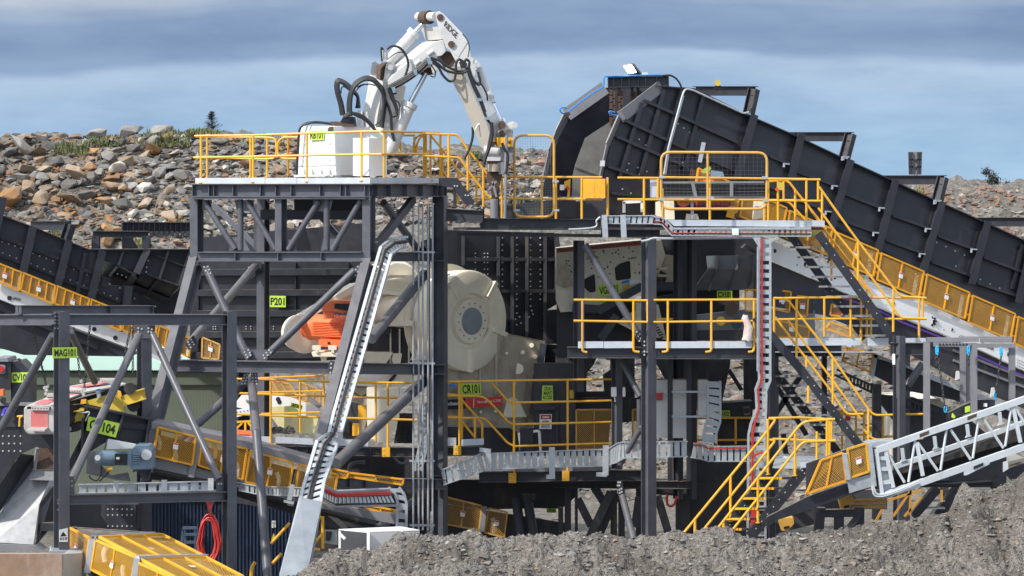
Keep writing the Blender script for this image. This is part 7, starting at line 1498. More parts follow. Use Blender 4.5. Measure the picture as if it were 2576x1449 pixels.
t = T('swing_gate', 'large pale ochre framed mesh gate before the orange motor, upper walkway', 'gate', p('U', 770, 860, 1.1))
YGt = 1.0
g(OCH).tube(rnd(pp('U', YGt, 770, 857, 105, 857, 105, 143, 1437, 150, 1432, 857, 770, 857), .22), .032).out('gate_frame', t)
g(OCH).tube(pp('U', YGt, 690, 150, 690, 857), .028).out('gate_mullion', t)
b = g(GSTEEL); mesh_strips(b, pp('U', YGt, 115, 155, 1425, 160, 1425, 850, 115, 850), .1, .002, diag=False); b.out('wire_mesh', t)
b = g(GALV)
for x, y in ((80, 455), (75, 735), (1375, 462), (1385, 750), (700, 715)): b.beam(*pp('U', YGt - .04, x, y, x + 70, y), .05, .06)
b.out('hinge_clamp', t)
rail('yellow railing behind the large ochre gate on the upper walkway', off(FU, .02), [(122, 600, 980), (718, 480, 1075), (1452, 480, 1078), (1402, 780, 1000)], [(85, 458, 1932, 482)], [(85, 738, 1932, 748)], t='U', base=False)
rail('yellow corner railing at the head of the upper right stair', off(FU, .0), [(75, 790, 1080), (205, 852, 1080), (290, 772, 1125), (378, 785, 930), (408, 855, 1090)], [(-10, 772, 395, 776)], [(-10, 935, 415, 937)], t='E', base=False)
rail('rear yellow railing with diagonal bar behind the upper stair head', 3.0, [(118, 785, 930)], [(0, 790, 150, 780, 205, 855, 330, 1010, 440, 1150)], [(0, 940, 150, 935, 280, 1080)], t='E', base=False, mt=AMB)
t = T('pull_switch', 'yellow emergency pull switch box with red button by the upper stair', 'switch', p('E', 90, 860, 1.1))
b = g(MUS); b.prism(pp('E', 1.05, 70, 795, 115, 795, 112, 855, 75, 855), (0, .12, 0)); b.out('box', t); g(RED).cyl(p('E', 66, 850, 1.05), p('E', 66, 850, .98), .04, n=12).out('button', t)
# boxes on the upper walkway
t = T('control_box', 'plain yellow control board fixed to the upper walkway railing', 'board', p('D', 520, 1110, 1.1))
g(YEL).prism(pp('D', 1.15, 440, 962, 528, 962, 528, 1108, 440, 1108), (0, .08, 0)).out('panel', t); g(YEL).prism(pp('D', 1.15, 530, 962, 608, 962, 608, 1108, 530, 1108), (0, .08, 0)).out('panel', t)
t = T('junction_box', 'white and yellow junction boxes by the mesh gate', 'box', p('D', 300, 1050, 2.0))
g(WHT).prism(pp('D', 2.0, 265, 1008, 298, 1008, 298, 1048, 265, 1048), (0, .12, 0)).out('white_box', t); g(YEL).prism(pp('D', 2.1, 300, 982, 345, 965, 340, 1100, 318, 1105, 330, 1010, 300, 1040), (0, .1, 0)).out('yellow_box', t); g(RED).cyl(p('D', 328, 1035, 2.0), p('D', 328, 1035, 1.95), .04, n=10).out('button', t)
t = T('notice_board', 'pale blank board framed in yellow left of the large gate', 'board', p('D', 970, 1105, 1.5))
g(TOE).prism(pp('D', 1.5, 945, 968, 1000, 968, 1000, 1105, 945, 1105), (0, .02, 0)).out('panel', t)
t = T('frame_stand', 'white angle bracket stand on the upper walkway', 'stand', p('D', 800, 1215, 1.6))
for q in ((740, 1140, 890, 1132), (748, 1140, 748, 1218), (885, 1132, 885, 1215)): g(WHT).beam(*pp('D', 1.6, *q), .07, .07, up=FV).out('bar', t)
t = T('feeder_drive', 'orange motor drive with cream brackets and black belt hood behind the gate', 'motor', p('U', 700, 990, 2.6))
YD_ = 2.4
b = g(ORG); b.cyl(p('U', 385, 745, YD_), p('U', 385, 745, YD_ + .5), m(88 * .2, 2), n=24); b.out('coupling_guard', t)
for i in range(6): q = R(60 * i); g(ORG).beam(p('U', 385, 745, YD_ - .02), p('U', 385 + 80 * math.cos(q), 745 + 80 * math.sin(q), YD_ - .02), .03, .04, up=FV).out('guard_spoke', t)
b = g(ORG); b.prism(pp('U', YD_ + .3, 335, 570, 370, 530, 660, 520, 660, 490, 860, 485, 890, 540, 880, 575), (0, .6, 0)); b.out('motor_body', t)
b = g(mat('dark_red_paint', (.22, .03, .025), .5, var=.2)); b.cyl(p('U', 520, 770, YD_ + .4), p('U', 940, 760, YD_ + .8), m(95 * .2, 2), n=24); b.out('gearbox', t)
b = g(CRM); b.prism(pp('U', YD_ + .1, 150, 750, 265, 750, 275, 990, 150, 990), (0, .5, 0)); b.prism(pp('U', YD_ - .1, 430, 920, 560, 920, 585, 990, 420, 990), (0, .3, 0)); b.prism(pp('U', YD_ + .2, 1285, 760, 1390, 760, 1430, 960, 1270, 990), (0, .4, 0)); b.prism(pp('U', YD_ + .1, 40, 770, 95, 760, 110, 960, 40, 940), (0, .3, 0)); b.out('cream_bracket', t)
b = g(HOSE); b.prism(pp('U', YD_ - .3, 140, 520, 1410, 520, 1410, 710, 140, 710), (0, .1, 0))
for y in (575, 610, 650, 685): b.tube(pp('U', YD_ - .36, 140, y, 700, y + 4, 1410, y - 6), .05, 8)
b.out('belt_hood', t)
b = g(GSTEEL); b.beam(*pp('U', YD_ - .45, 130, 715, 1420, 712), .1, .06); b.beam(*pp('U', YD_ - .45, 500, 530, 540, 705), .08, .06, up=FV); b.beam(*pp('U', YD_ - .45, 990, 530, 990, 705), .08, .06, up=FV); b.beam(*pp('U', YD_ - .45, 130, 525, 1400, 520), .05, .05); b.out('hood_frame', t)
b = g(GALV); b.beam(*pp('U', YD_ - .2, 490, 740, 500, 985), .07, .07, up=FV); b.beam(*pp('U', YD_ + .3, 640, 20, 590, 270), .10, .06, up=FV); b.out('strut', t)
b = g(mat('dull_lime_cover', (.30, .42, .07), .5)); b.prism(pp('U', YD_ + .2, 655, 345, 720, 320, 735, 345, 700, 405, 640, 412, 598, 388, 640, 365), (0, .1, 0)); b.out('lime_cover', t)
b = g(SLATE); b.prism(pp('U', YD_ + .2, 730, 370, 880, 390, 900, 450, 730, 450), (0, .2, 0)); b.out('cover', t)
b = g(AMB); b.prism(pp('U', YD_ - .1, 920, 960, 960, 820, 1060, 820, 1020, 960, 1060, 990, 940, 960), (0, .1, 0)); b.prism(pp('U', YD_, 1480, 990, 1500, 850, 1560, 800, 1560, 990), (0, .05, 0)); b.out('side_guard', t)
# ------------------------------------------------------------------ stairs
def stair(label, F1, F2, tl, near, far, treads, wd, tmat=GSTEEL, dep=.20, nose=None):
    th = T('stair', label, 'stair', p(tl, near[-2], near[-1], F1))
    for F, l in ((F1, near), (F2, far)):
        k = g(STEEL); q = pp(tl, F, *l)
        for a, c in zip(q, q[1:]): k.beam(a, c, .07, dep)
        n_ = 9; k.use(BOLT)
        for i in range(1, n_): c = q[-2].lerp(q[-1], i / n_); k.bolts([c + Vector((0, -.035, .03))], r=.015, l=.012)
        k.out('stringer', th)
    for x0, x1, y in treads:
        a, c = p(tl, x0, y, F2), p(tl, x1, y, F1); dx = (c - a); k = g(tmat); d = Vector((0, 0, -.05)); s_ = Vector((dx.y, -dx.x, 0)).normalized() * .22
        k.hexa([a - s_ * .0 + d, c + d, c + s_ + d, a + s_ + d, a, c, c + s_, a + s_]); 
        if nose: k.use(nose); k.hexa([v + Vector((0, 0, .003)) for v in (a + d + s_, c + d + s_, c + s_ * 1.12 + d, a + s_ * 1.12 + d, a + s_, c + s_, c + s_ * 1.12, a + s_ * 1.12)])
        k.out('tread', th)
    return th
tr = [(205 + (y - 120) * .735 + 25, 205 + (y - 120) * .735 + 195, y) for y in (120, 195, 268, 343, 415, 490, 565, 637, 710, 785)]
stair('steep charcoal stair from the upper walkway down to the middle walkway', 0.9, 2.2, 'N', (375, 20, 945, 810), (165, 25, 735, 815), tr, 1.2)
tr = [(1040 + (y - 28) * .72, 1225 + (y - 28) * .72, y) for y in (28, 100, 175, 245, 322, 395, 465)]
stair('charcoal stair from the middle walkway down to the lower landing', 0.9, 2.2, 'M', (870, -410, 1215, -10, 1660, 565), (800, -260, 1010, -5, 1560, 700), tr, 1.2)
rail('near yellow railing of the steep upper stair', .85, [(680, 80, 372), (945, 445, 765)], [(385, -330, 620, 0, 950, 440, 1000, 498, 1190, 510)], [(380, -170, 500, 0, 700, 250, 820, 405, 950, 590, 1000, 660, 1195, 666)], t='N', base=False)
rail('far yellow railing of the steep upper stair', 2.3, [(480, 60, 380)], [(300, -190, 430, 0, 640, 270, 800, 505)], [(420, 100, 745, 445)], t='N', base=False, mt=AMB)
rail('near yellow railing of the lower stair from the middle walkway', .85, [(215, 520, 952), (290, 945, 1030), (490, 970, 1310), (758, 1345, 1620)], [(45, 510, 140, 514, 210, 600, 490, 960, 750, 1340, 800, 1395, 1170, 1386)], [(150, 680, 230, 785, 480, 1120, 700, 1420), (55, 655, 230, 890, 490, 1230, 560, 1340, 600, 1388, 720, 1385), (720, 1500, 790, 1580, 1170, 1570)], t='N', base=False)
tr = [(960, 1140, 797), (900, 1080, 875), (840, 1020, 950), (775, 957, 1027), (715, 895, 1105), (655, 835, 1183)]
st = stair('yellow edged stair rising right from the foreground rubble to a landing', -2.0, -.8, 'M', (1225, 760, 830, 1250), (975, 780, 640, 1215), tr, 1.2, tmat=DSTEEL, nose=YEL, dep=.24)
b = g(STEEL); b.prism(pp('M', -2.0, 1215, 735, 1455, 728, 1455, 795, 1235, 795), (0, .08, 0)); b.use(BOLT).bolts(pp('M', -2.0, 1443, 742, 1443, 775, 1225, 748, 1240, 770), r=.018); b.out('landing_fascia', st)
b = g(TOE); b.prism(pp('M', -2.05, 1212, 690, 1230, 685, 1455, 688, 1455, 724, 1212, 728), (0, .012, 0)); b.out('kick_plate', st)
b = g(GALV); b.prism([p('M', 1000, 722, -.8), p('M', 1215, 728, -2.0), p('M', 1455, 724, -2.0), p('M', 1330, 655, .6), p('M', 1020, 655, .6)], (0, 0, -.03)); b.out('landing_grating', st)
b = g(TOE); b.prism(pp('M', .6, 1020, 640, 1420, 640, 1420, 700, 1020, 700), (0, .012, 0)); b.out('kick_plate', st)
rail('near bright yellow railing of the foreground stair and landing', -2.02, [(890, 800, 1145), (1170, 470, 790), (1412, 368, 725), (630, 1145, 1240)], [(595, 1175, 1210, 402, 1262, 376, 1470, 362)], [(690, 1210, 1180, 592, 1232, 532, 1475, 524)], t='M', r=.03, feet=None)
rail('far bright yellow railing of the foreground stair', -.8, [(415, 1120, 1260), (683, 790, 1135), (965, 360, 780)], [(335, 1215, 970, 442, 1026, 362, 970, 356)], [(485, 1190, 960, 602, 1022, 522, 975, 518)], t='M', r=.03)
rail('yellow corner post and back railing of the foreground landing', .3, [(1430, 365, 700), (1445, 380, 525), (1335, 455, 670), (1270, 110, 235)], [(970, 354, 1200, 348, 1470, 364)], [(1000, 510, 1240, 520, 1475, 524)], t='M', r=.027)
rail('yellow railing further behind the lower landing on the right', 3.2, [(1630, 320, 540), (1692, 320, 540), (1725, 290, 520), (1832, 330, 530), (1525, 290, 590)], [(1500, 300, 1545, 330, 1680, 330), (1560, 312, 1720, 312, 1760, 330, 2060, 322)], [(1480, 480, 1530, 478, 1720, 480), (1730, 420, 1775, 495, 2060, 490)], t='M', base=False, mt=YEL)
t = T('rear_bracing', 'dark crossed braces behind the lower stair against the rock slope', 'bracing', p('M', 1100, 480, 4.5))
for q in ((1000, 60, 1255, 480), (1215, 30, 1015, 335), (1080, 470, 1100, 620), (1390, -250, 1390, 420)): g(STEEL).beam(*pp('M', 4.5, *q), .12, .2, up=FV).out('brace_bar', t)
# ------------------------------------------------------------------ cable ladders
def seg(tl, F, *xy): return pp(tl, F, *xy)
tray('perforated galvanised cable ladder climbing beside the raked tower leg', [P(1025, 596, -.5), P(985, 600, -.8), P(958, 622, -1.4), P(838, 1046, -4.2), P(828, 1089, -4.5), P(798, 1109, -4.6), P(762, 1232, -5.4), P(707, 1449, -7.1)], [P(1025, 622, -.5), P(1005, 625, -.8), P(984, 640, -1.4), P(870, 1046, -4.2), P(858, 1089, -4.5), P(846, 1125, -4.6), P(815, 1213, -5.4), P(775, 1449, -7.1)], pitch=.17, fill=.62, cables=[(DSTEEL, .35, .03), (HOSE, .5, .022)])
b = g(COVR); b.prism([P(757, 1252, -6.0), P(810, 1262, -6.0), P(770, 1455, -7.9), P(701, 1455, -7.9)], (0, .03, 0)); cvp = b.out('cable_cover'); tag(cvp, 'flat galvanised cover plate over the foot of the leaning cable ladder', 'cover')
tray('galvanised cable tray with a dip on the left frame beam above the hose coil', [p('G', 655, 683, -7.6), p('G', 965, 676, -7.4), p('G', 1765, 655, -6.9)], [p('G', 655, 755, -7.6), p('G', 965, 750, -7.4), p('G', 1765, 728, -6.9)], pitch=.21, fill=.74, rw=.02)
k = g(GALV)
for x, y in ((975, 652), (1378, 643), (1768, 630)): k.beam(*pp('G', -7.6, x, y, x, y + 100), .11, .03, up=FV)
k.out('tray_bracket', T('bracket_set', 'row of galvanised clips fixing the left cable tray', 'bracket', k.V[0]))
tray('short pale cable tray crossing behind the leaning ladder foot', [p('V', 35, 1040, -3.5), p('V', 230, 1080, -3.6), p('V', 400, 1090, -3.8), p('V', 690, 1100, -4.6)], [p('V', 30, 1110, -3.5), p('V', 230, 1155, -3.6), p('V', 400, 1168, -3.8), p('V', 680, 1180, -4.6)], pitch=.115, fill=.66, rw=.02)
b = g(GALV); b.beam(*pp('V', -4.7, 585, 1070, 555, 1215), .1, .04, up=FV); b.beam(*pp('V', -4.7, 505, 1225, 600, 1245), .06, .05); b.out('tray_bracket', T('bracket_set', 'galvanised T bracket under the short pale cable tray', 'bracket', b.V[0]))
tray('cable ladder with red cables running right from the leaning ladder foot', [p('V', 770, 1065, -4.9), p('V', 860, 1075, -4.6), p('V', 1000, 1135, -4), p('V', 1490, 1115, -2.5)], [p('V', 720, 1180, -4.9), p('V', 870, 1210, -4.6), p('V', 980, 1270, -4), p('V', 1570, 1262, -2.5)], pitch=.13, fill=.6, cables=[(REDC, .2, .035), (REDC, .3, .03), (HOSE, .86, .016), (HOSE, .93, .016)])
tray('downward cable ladder bend at the right end of the red cables', [p('V', 1490, 1095, -2.4), p('V', 1550, 1150, -2.4), p('V', 1575, 1220, -2.4), p('V', 1572, 1500, -2.4)], [p('V', 1590, 1095, -2.4), p('V', 1640, 1160, -2.4), p('V', 1660, 1240, -2.4), p('V', 1660, 1500, -2.4)], pitch=.24, fill=.62, rw=.06)
tray('wide galvanised cable tray in front of the crusher platform', [p('K', 40, 745, 2.3), p('K', 75, 735, 2.3), p('K', 350, 620, 2.4), p('K', 420, 620, 2.4), p('K', 880, 603, 2.6), p('K', 1260, 590, 2.8), p('K', 1305, 590, 2.6), p('K', 1385, 540, 2.0), p('K', 1425, 535, 1.8), p('K', 1905, 530, 1.8)], [p('K', 60, 860, 2.3), p('K', 90, 848, 2.3), p('K', 385, 745, 2.4), p('K', 420, 740, 2.4), p('K', 880, 724, 2.6), p('K', 1260, 710, 2.8), p('K', 1310, 705, 2.6), p('K', 1370, 690, 2.0), p('K', 1430, 655, 1.8), p('K', 1905, 643, 1.8)], pitch=.165, fill=.74, rw=.025)
k = g(GALV)
k.beam(*pp('K', 2.2, 398, 600, 402, 755), .12, .04, up=FV); k.beam(*pp('K', 2.2, 335, 592, 420, 602), .06, .1); k.beam(*pp('K', 2.3, 880, 573, 882, 800), .14, .04, up=FV); k.beam(*pp('K', 2.3, 838, 797, 905, 797), .06, .1); k.beam(*pp('K', 2.5, 1288, 560, 1285, 785), .14, .04, up=FV); k.beam(*pp('K', 2.5, 1215, 778, 1295, 780), .06, .1)
k.out('tray_bracket', T('bracket_set', 'three tall galvanised brackets holding the wide cable tray', 'bracket', k.V[0]))
tray('galvanised cable tray with broken bend under the grey switch cabinets', [p('M', 405, 545, 2.3), p('M', 470, 545, 2.35), p('M', 515, 570, 2.35), p('M', 805, 565, 2.4)], [p('M', 380, 650, 2.3), p('M', 480, 668, 2.35), p('M', 515, 680, 2.35), p('M', 805, 680, 2.4)], pitch=.165, fill=.74, rw=.02, cables=[(REDC, .12, .02)])
tray('upper short galvanised cable tray below the walkway left of the gate', [p('D', 585, 1243, .7), p('D', 980, 1240, .7)], [p('D', 585, 1300, .7), p('D', 970, 1302, .7)], pitch=.13, fill=.72, rw=.02)
k = g(GALV)
for x in (600, 740): k.beam(*pp('D', .6, x, 1235, x + 8, 1405), .13, .04, up=FV)
k.out('tray_bracket', T('bracket_set', 'two upright galvanised brackets on the upper short cable tray', 'bracket', k.V[0]))
tray('long thin cable ladder with red cable under the upper walkway kick plate', [p('U', 10, 955, .6), p('U', 110, 960, .6), p('U', 150, 985, .6), p('U', 262, 1105, .6), p('U', 1932, 1108, .6), p('U', 1990, 1108, .6)], [p('U', 10, 1045, .6), p('U', 110, 1050, .6), p('U', 135, 1075, .6), p('U', 235, 1190, .6), p('U', 1932, 1198, .6), p('U', 1990, 1198, .6)], pitch=.125, fill=.55, rw=.03, cables=[(REDC, .62, .012), (HOSE, .75, .014)])
b = g(WHT); b.prism(pp('U', .5, 1000, 1108, 1078, 1108, 1078, 1185, 1000, 1185), (0, .08, 0)); tag(b.out('junction_box'), 'small white box on the thin cable ladder under the upper walkway', 'box')
b = g(GALV); b.tube(crv(pp('L', .7, 590, 178, 630, 172, 690, 155, 800, 158, 1480, 150)), .03, 8); b.tube(crv(pp('D', .8, 330, 1345, 440, 1340, 520, 1330, 545, 1310, 540, 1280, 570, 1250)), .022, 8); tag(b.out('conduit_pipe'), 'thin pale conduit pipe beneath the upper walkway', 'pipe')
VL1 = z('L', 1465, 150, 1470, 230, 1462, 1220, 1440, 1290); YVL = .3
e1 = pp('L', YVL, 1482, 150, 1482, 1215, 1448, 1320) + [p('M', 885, 110, YVL), p('M', 870, 160, YVL), p('M', 872, 290, YVL), p('M', 830, 420, YVL), p('M', 825, 600, YVL), p('M', 812, 1249, YVL)]
e2 = pp('L', YVL, 1572, 150, 1572, 1215, 1535, 1330) + [p('M', 960, 130, YVL), p('M', 945, 190, YVL), p('M', 945, 300, YVL), p('M', 935, 430, YVL), p('M', 935, 600, YVL), p('M', 945, 1249, YVL)]
e1 = pp('L', YVL, 1478, 150, 1478, 1225, 1450, 1300) + pp('M', YVL, 875, 170, 880, 280, 835, 400, 818, 480, 812, 1260)
e2 = pp('L', YVL, 1562, 150, 1562, 1230, 1530, 1310) + pp('M', YVL, 952, 180, 950, 300, 945, 400, 940, 480, 946, 1260)
tray('tall vertical cable ladder with a red cable down the right middle bay', e1, e2, pitch=.20, fill=.55, rw=.05, dep=.09, cables=[(REDC, .22, .016), (REDC, .29, .012)])
b = g(GALV); b.tube(pp('L', YVL - .1, 1468, 220, 1466, 1160), .02, 6); b.prism(pp('L', .45, 1430, 150, 1480, 150, 1480, 235), (0, .03, 0)); b.prism(pp('L', .45, 1572, 155, 1610, 155, 1572, 190), (0, .03, 0)); tag(b.out('ladder_bracket'), 'galvanised corner gussets at the top of the vertical cable ladder', 'bracket')
t = T('ladder_post', 'slim charcoal posts standing behind the vertical cable ladder', 'post', P(1925, 1360, 1.0))
k = g(STEEL); k.ib(P(1937, 1370, .9), P(1937, 860, .9), .18, .16, up=NF); k.out('post', t)
b = g(REDC); b.beam(p('M', 855, 640, .1), p('M', 925, 610, .1), .03, .05); b.prism(pp('M', .1, 838, 1030, 878, 1030, 872, 1150, 838, 1150), (0, .06, 0)); b.out('red_clamp', t)
# conduits up the tower column
YCN = 1.4
t = T('conduit_bundle', 'five parallel pale conduits rising up the tower right column', 'pipe', P(1065, 1330, YCN))
for i, x in enumerate((138, 183, 218, 262, 300)): g(GALV).tube([p('J', x, 2620, YCN), p('J', x, -95 if i < 3 else -110, YCN), p('J', x + 8, -115, YCN + .15)], .022, 8).out('conduit', t)
for y in (290, 1222, 2060 - 20, 2580): k = g(GALV); k.beam(*pp('J', YCN + .02, 105, y, 318, y), .06, .045); k.out('pipe_clamp', t)
tray('narrow galvanised cable ladder behind the conduit bundle', [p('V', 1790, 300, 2.2), p('V', 1795, 640, 2.2), p('V', 1745, 870, 2.2), p('V', 1745, 940, 2.2)], [p('V', 1850, 300, 2.2), p('V', 1850, 640, 2.2), p('V', 1845, 760, 2.2), p('V', 1800, 940, 2.2)], pitch=.13, fill=.6)
# ------------------------------------------------------------------ white truss conveyor, right foreground
FO = plane(2200, -5.0, .0012)
t = T('truss_conveyor', 'white galvanised truss conveyor rising to the right over the foreground rubble', 'conveyor', p('O', 1200, 800, FO))
TW = mat('white_galvanised_truss', (.55, .59, .62), .45, metal=.1, var=.07, dirt=((.42, .4, .36), .2, 4))
def chord(F, a_, w_, nm='chord'): k = g(TW); k.beam(*pp('O', F, *a_), .12, m(w_ * .3333, -5)); k.out(nm, t)
chord(FO, (820, 498, 2100, 58), 46, 'top_chord'); chord(FO, (880, 838, 2100, 415), 48, 'bottom_chord')
FO2 = off(FO, 1.3)
chord(FO2, (960, 622, 2100, 236), 36, 'rear_chord'); chord(FO2, (900, 470, 2100, 60), 26, 'rear_chord')
for q in ((1110, 430, 1060, 740), (1348, 340, 1302, 650), (1592, 258, 1545, 560), (1838, 172, 1790, 470)): g(TW).tube(pp('O', FO, *q), m(10 * .333, -5), 10).out('truss_post', t)
for q in ((897, 515, 1030, 742), (1128, 440, 1282, 655), (1378, 345, 1530, 570), (1622, 258, 1776, 482), (1858, 168, 1990, 380)): g(TW).tube(pp('O', FO, *q), m(11 * .333, -5), 10).out('truss_diagonal', t)
for q in ((1122, 440, 1168, 692), (1848, 172, 1905, 440)): g(TW).beam(*pp('O', FO, *q), .08, m(24 * .333, -5), up=FV).out('truss_post', t)
b = g(TW)
for a_ in ((800, 500, 868, 478, 935, 820, 852, 852),):
    pass
for l, w_ in (((815, 500, 862, 850), 40), ((885, 500, 945, 780), 34), ((800, 505, 900, 490), 40), ((850, 845, 945, 820), 60), ((820, 560, 900, 560), 20), ((840, 640, 925, 640), 28), ((850, 745, 940, 735), 28)): b.beam(*pp('O', FO, *l), .08, m(w_ * .333, -5), up=FV)
b.prism(pp('O', off(FO, .1), 805, 510, 890, 490, 945, 800, 850, 845), (0, .05, 0)); b.out('end_frame', t)
b = g(TW); b.prism(pp('O', off(FO, -.06), 1480, 640, 1500, 625, 1672, 560, 1672, 605, 1500, 688, 1478, 690), (0, .02, 0)); b.use(STEEL).prism(pp('O', off(FO, -.08), 1552, 622, 1625, 592, 1625, 615, 1552, 645), (0, .01, 0)); b.out('splice_plate', t)
b = g(TW)
for x, y in ((1022, 535), (1266, 445), (1512, 355), (1757, 262)): b.prism(pp('O', off(FO2, -.1), x - 20, y - 45, x + 4, y - 50, x + 14, y + 35, x + 28, y + 38, x - 22, y + 52, x - 10, y + 35), (0, .08, 0))
b.out('idler_bracket', t)
b = g(RUST)
for x, y in ((1180, 375), (1540, 245)): b.prism(pp('O', off(FO, -.068), x - 35, y + 2, x + 35, y - 24, x + 35, y + 2, x - 35, y + 30), (0, .006, 0))
b.out('rust_patch', t)
b = g(RUB); b.prism([p('O', 560, 760, off(FO, .2)), p('O', 2100, 330, off(FO, .2)), p('O', 2100, 330, off(FO, 1.2)), p('O', 560, 760, off(FO, 1.2))], (0, 0, -.12)); b.prism(pp('O', off(FO, .9), 950, 690, 2100, 250, 2100, 430, 950, 810), (0, .1, 0)); b.out('belt', t)
b = g(STEEL); b.prism(pp('O', off(FO, .1), -10, 1090, -10, 1005, 300, 850, 640, 735, 800, 690, 800, 775, 640, 830, 300, 955, 60, 1030), (0, .1, 0)); b.out('tail_frame', t)
b = g(GALV); b.prism(pp('O', off(FO, -.02), 592, 700, 640, 712, 780, 690, 800, 770, 660, 810, 615, 825), (0, .05, 0)); b.prism(pp('O', off(FO, -.02), 745, 455, 800, 440, 960, 430, 965, 455, 800, 480, 760, 485), (0, .6, 0)); b.beam(*pp('O', off(FO, -.03), 765, 460, 800, 770), .1, .12, up=FV); b.beam(*pp('O', off(FO, -.03), 575, 525, 605, 720), .1, .12, up=FV); b.out('tail_bracket', t)
guard(t, pp('O', off(FO, -.05), 600, 492, 738, 448, 762, 660, 622, 706), 1, mt=YEL, pitch=.05); guard(t, pp('O', off(FO, .0), 400, 575, 562, 520, 590, 730, 290, 828), 2, mt=AMB, tagq=False, pitch=.055)
b = g(DSTEEL); b.prism(pp('O', off(FO, .4), 290, 600, 740, 440, 770, 680, 290, 840), (0, .1, 0)); b.out('inner_panel', t)
b = g(TW); b.tube(rnd(pp('O', off(FO, -.12), 785, 770, 800, 850, 870, 850, 1000, 805, 1140, 745), .12), .022, 8); b.tube(rnd(pp('O', off(FO, -.12), 795, 770, 815, 835, 880, 835, 1010, 790, 1130, 735), .12), .022, 8); b.out('conduit', t)
b = g(HOSE); b.tube(crv(pp('O', off(FO, .05), 1110, 735, 1160, 760, 1300, 755, 1500, 745, 1680, 735)), .05, 8); b.prism(pp('O', off(FO, .1), 1150, 745, 1680, 735, 1690, 775, 1160, 780), (0, .3, 0)); b.prism(pp('O', off(FO, .1), 1640, 730, 1740, 700, 1790, 780, 1700, 800), (0, .3, 0)); b.out('cable_tray', t)
b = g(STEEL); b.prism(pp('O', off(FO, .2), 1780, 650, 1932, 600, 1960, 660, 1850, 735, 1790, 660), (0, .4, 0)); b.out('counterweight_box', t)
b = g(TW); b.prism(pp('O', off(FO, -.05), 1775, 590, 1810, 580, 1815, 640, 1775, 665), (0, .04, 0)); b.out('hanger_plate', t)
for x, y in ((588, 905), (135, 1062)): b = g(OCH); b.prism(pp('O', off(FO, .8), x - 55, y - 45, x + 55, y - 55, x + 62, y - 10, x + 15, y + 48, x - 30, y + 45), (0, .3, 0)); b.use(INK).beam(*pp('O', off(FO, .78), x - 15, y + 25, x + 25, y + 15), .02, .05); b.out('return_idler_guard', t)
for y in ((880, 870), (905, 895), (935, 925)): g(OCH).tube(pp('O', off(FO, 1.2), 640, y[0], 890, y[1]), .03, 6).out('idler_bar', t)
for q, w_ in (((395, 930, 380, 1130), 75), ((690, 930, 690, 1130), 40), ((535, 970, 535, 1100), 60), ((280, 850, 290, 960), 40)): g(STEEL).beam(*pp('O', off(FO, .5), *q), .2, m(w_ * .333, -4), up=FV).out('trestle_leg', t)
g(STEEL).beam(*pp('O', off(FO, .5), 380, 975, 700, 970), .2, .16).out('trestle_beam', t); g(STEEL).beam(*pp('O', off(FO, .5), 690, 980, 600, 1100), .1, .2, up=FV).out('trestle_leg', t)
for q in ((60, 1010, 640, 800, 900, 800, 900, 945, 700, 945, 350, 1000, 350, 1060, 60, 1130), (520, 970, 560, 970, 560, 1120, 520, 1120), (645, 940, 710, 940, 710, 1120, 645, 1120)): g(DSTEEL).prism(pp('O', -.5, *q), (0, .1, 0)).out('dark_backdrop', t)  # added dark sheets standing in for the shade under the conveyor tail
# support steel and stair behind the truss
t = T('trestle', 'dark trestle legs and shaded amber bars beneath the white truss conveyor', 'trestle', p('O', 1000, 1020, 0))
for q, w_, y_ in (((980, 100, 990, 1020), 100, .8), ((820, 0, 820, 1020), 85, 2.5), ((1440, 780, 1250, 1010), 120, 2), ((1280, 780, 1090, 1000), 90, 1.5), ((1380, 800, 1330, 990), 40, 2.5), ((1330, 700, 1330, 990), 40, 3)): g(STEEL).beam(*pp('O', y_, *q), .2, m(w_ * .333, 1), up=FV).out('trestle_leg', t)
for q in ((1180, 880, 1330, 880), (1180, 935, 1330, 935)): g(GALV).beam(*pp('O', 1.5, *q), .2, .03).out('step', t)
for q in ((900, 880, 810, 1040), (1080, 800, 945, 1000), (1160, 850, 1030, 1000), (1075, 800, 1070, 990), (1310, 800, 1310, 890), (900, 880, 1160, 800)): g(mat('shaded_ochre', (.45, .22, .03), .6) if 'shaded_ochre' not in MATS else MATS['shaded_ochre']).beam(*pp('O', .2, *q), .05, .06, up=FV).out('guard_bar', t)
b = g(DSTEEL); b.prism(pp('O', 3.5, 850, 80, 1100, 100, 1500, 250, 1800, 500, 1800, 780, 1100, 780, 950, 500, 1040, 400, 850, 150), (0, .1, 0)); b.out('dark_backdrop', t)
# ------------------------------------------------------------------ grey portal frame with lifting chains, right
t = T('lifting_gantry', 'mid grey portal frame with lifting chains before the white feeder side', 'steel frame', p('X', 1150, 1190, 0))
YX = .2
def gb(q, w_, d=.14, Y=YX, nm='frame_post'): g(GSTEEL).beam(*pp('X', Y, *q), d, m(w_ * .2333, Y), up=FV).out(nm, t)
gb((882, 235, 882, 1190), 66); gb((1392, 250, 1392, 1000), 54); gb((1802, 250, 1802, 860), 58, Y=1.4); gb((1272, 290, 1272, 920), 36, Y=2.2); gb((1320, 350, 1320, 900), 50, Y=2.3)
for q, w_, y_ in (((885, 212, 1440, 212), 46, YX), ((1460, 218, 1800, 218), 46, 1.2), ((1395, 275, 1830, 275), 44, .8), ((1230, 185, 1800, 187), 14, 2.3)): g(GSTEEL).beam(*pp('X', y_, *q), .16, m(w_ * .2333, 0)).out('frame_beam', t)
b = g(GSTEEL); b.prism(pp('X', YX - .1, 955, 240, 1350, 245, 1350, 292, 955, 285), (0, .02, 0)); b.use(INK)
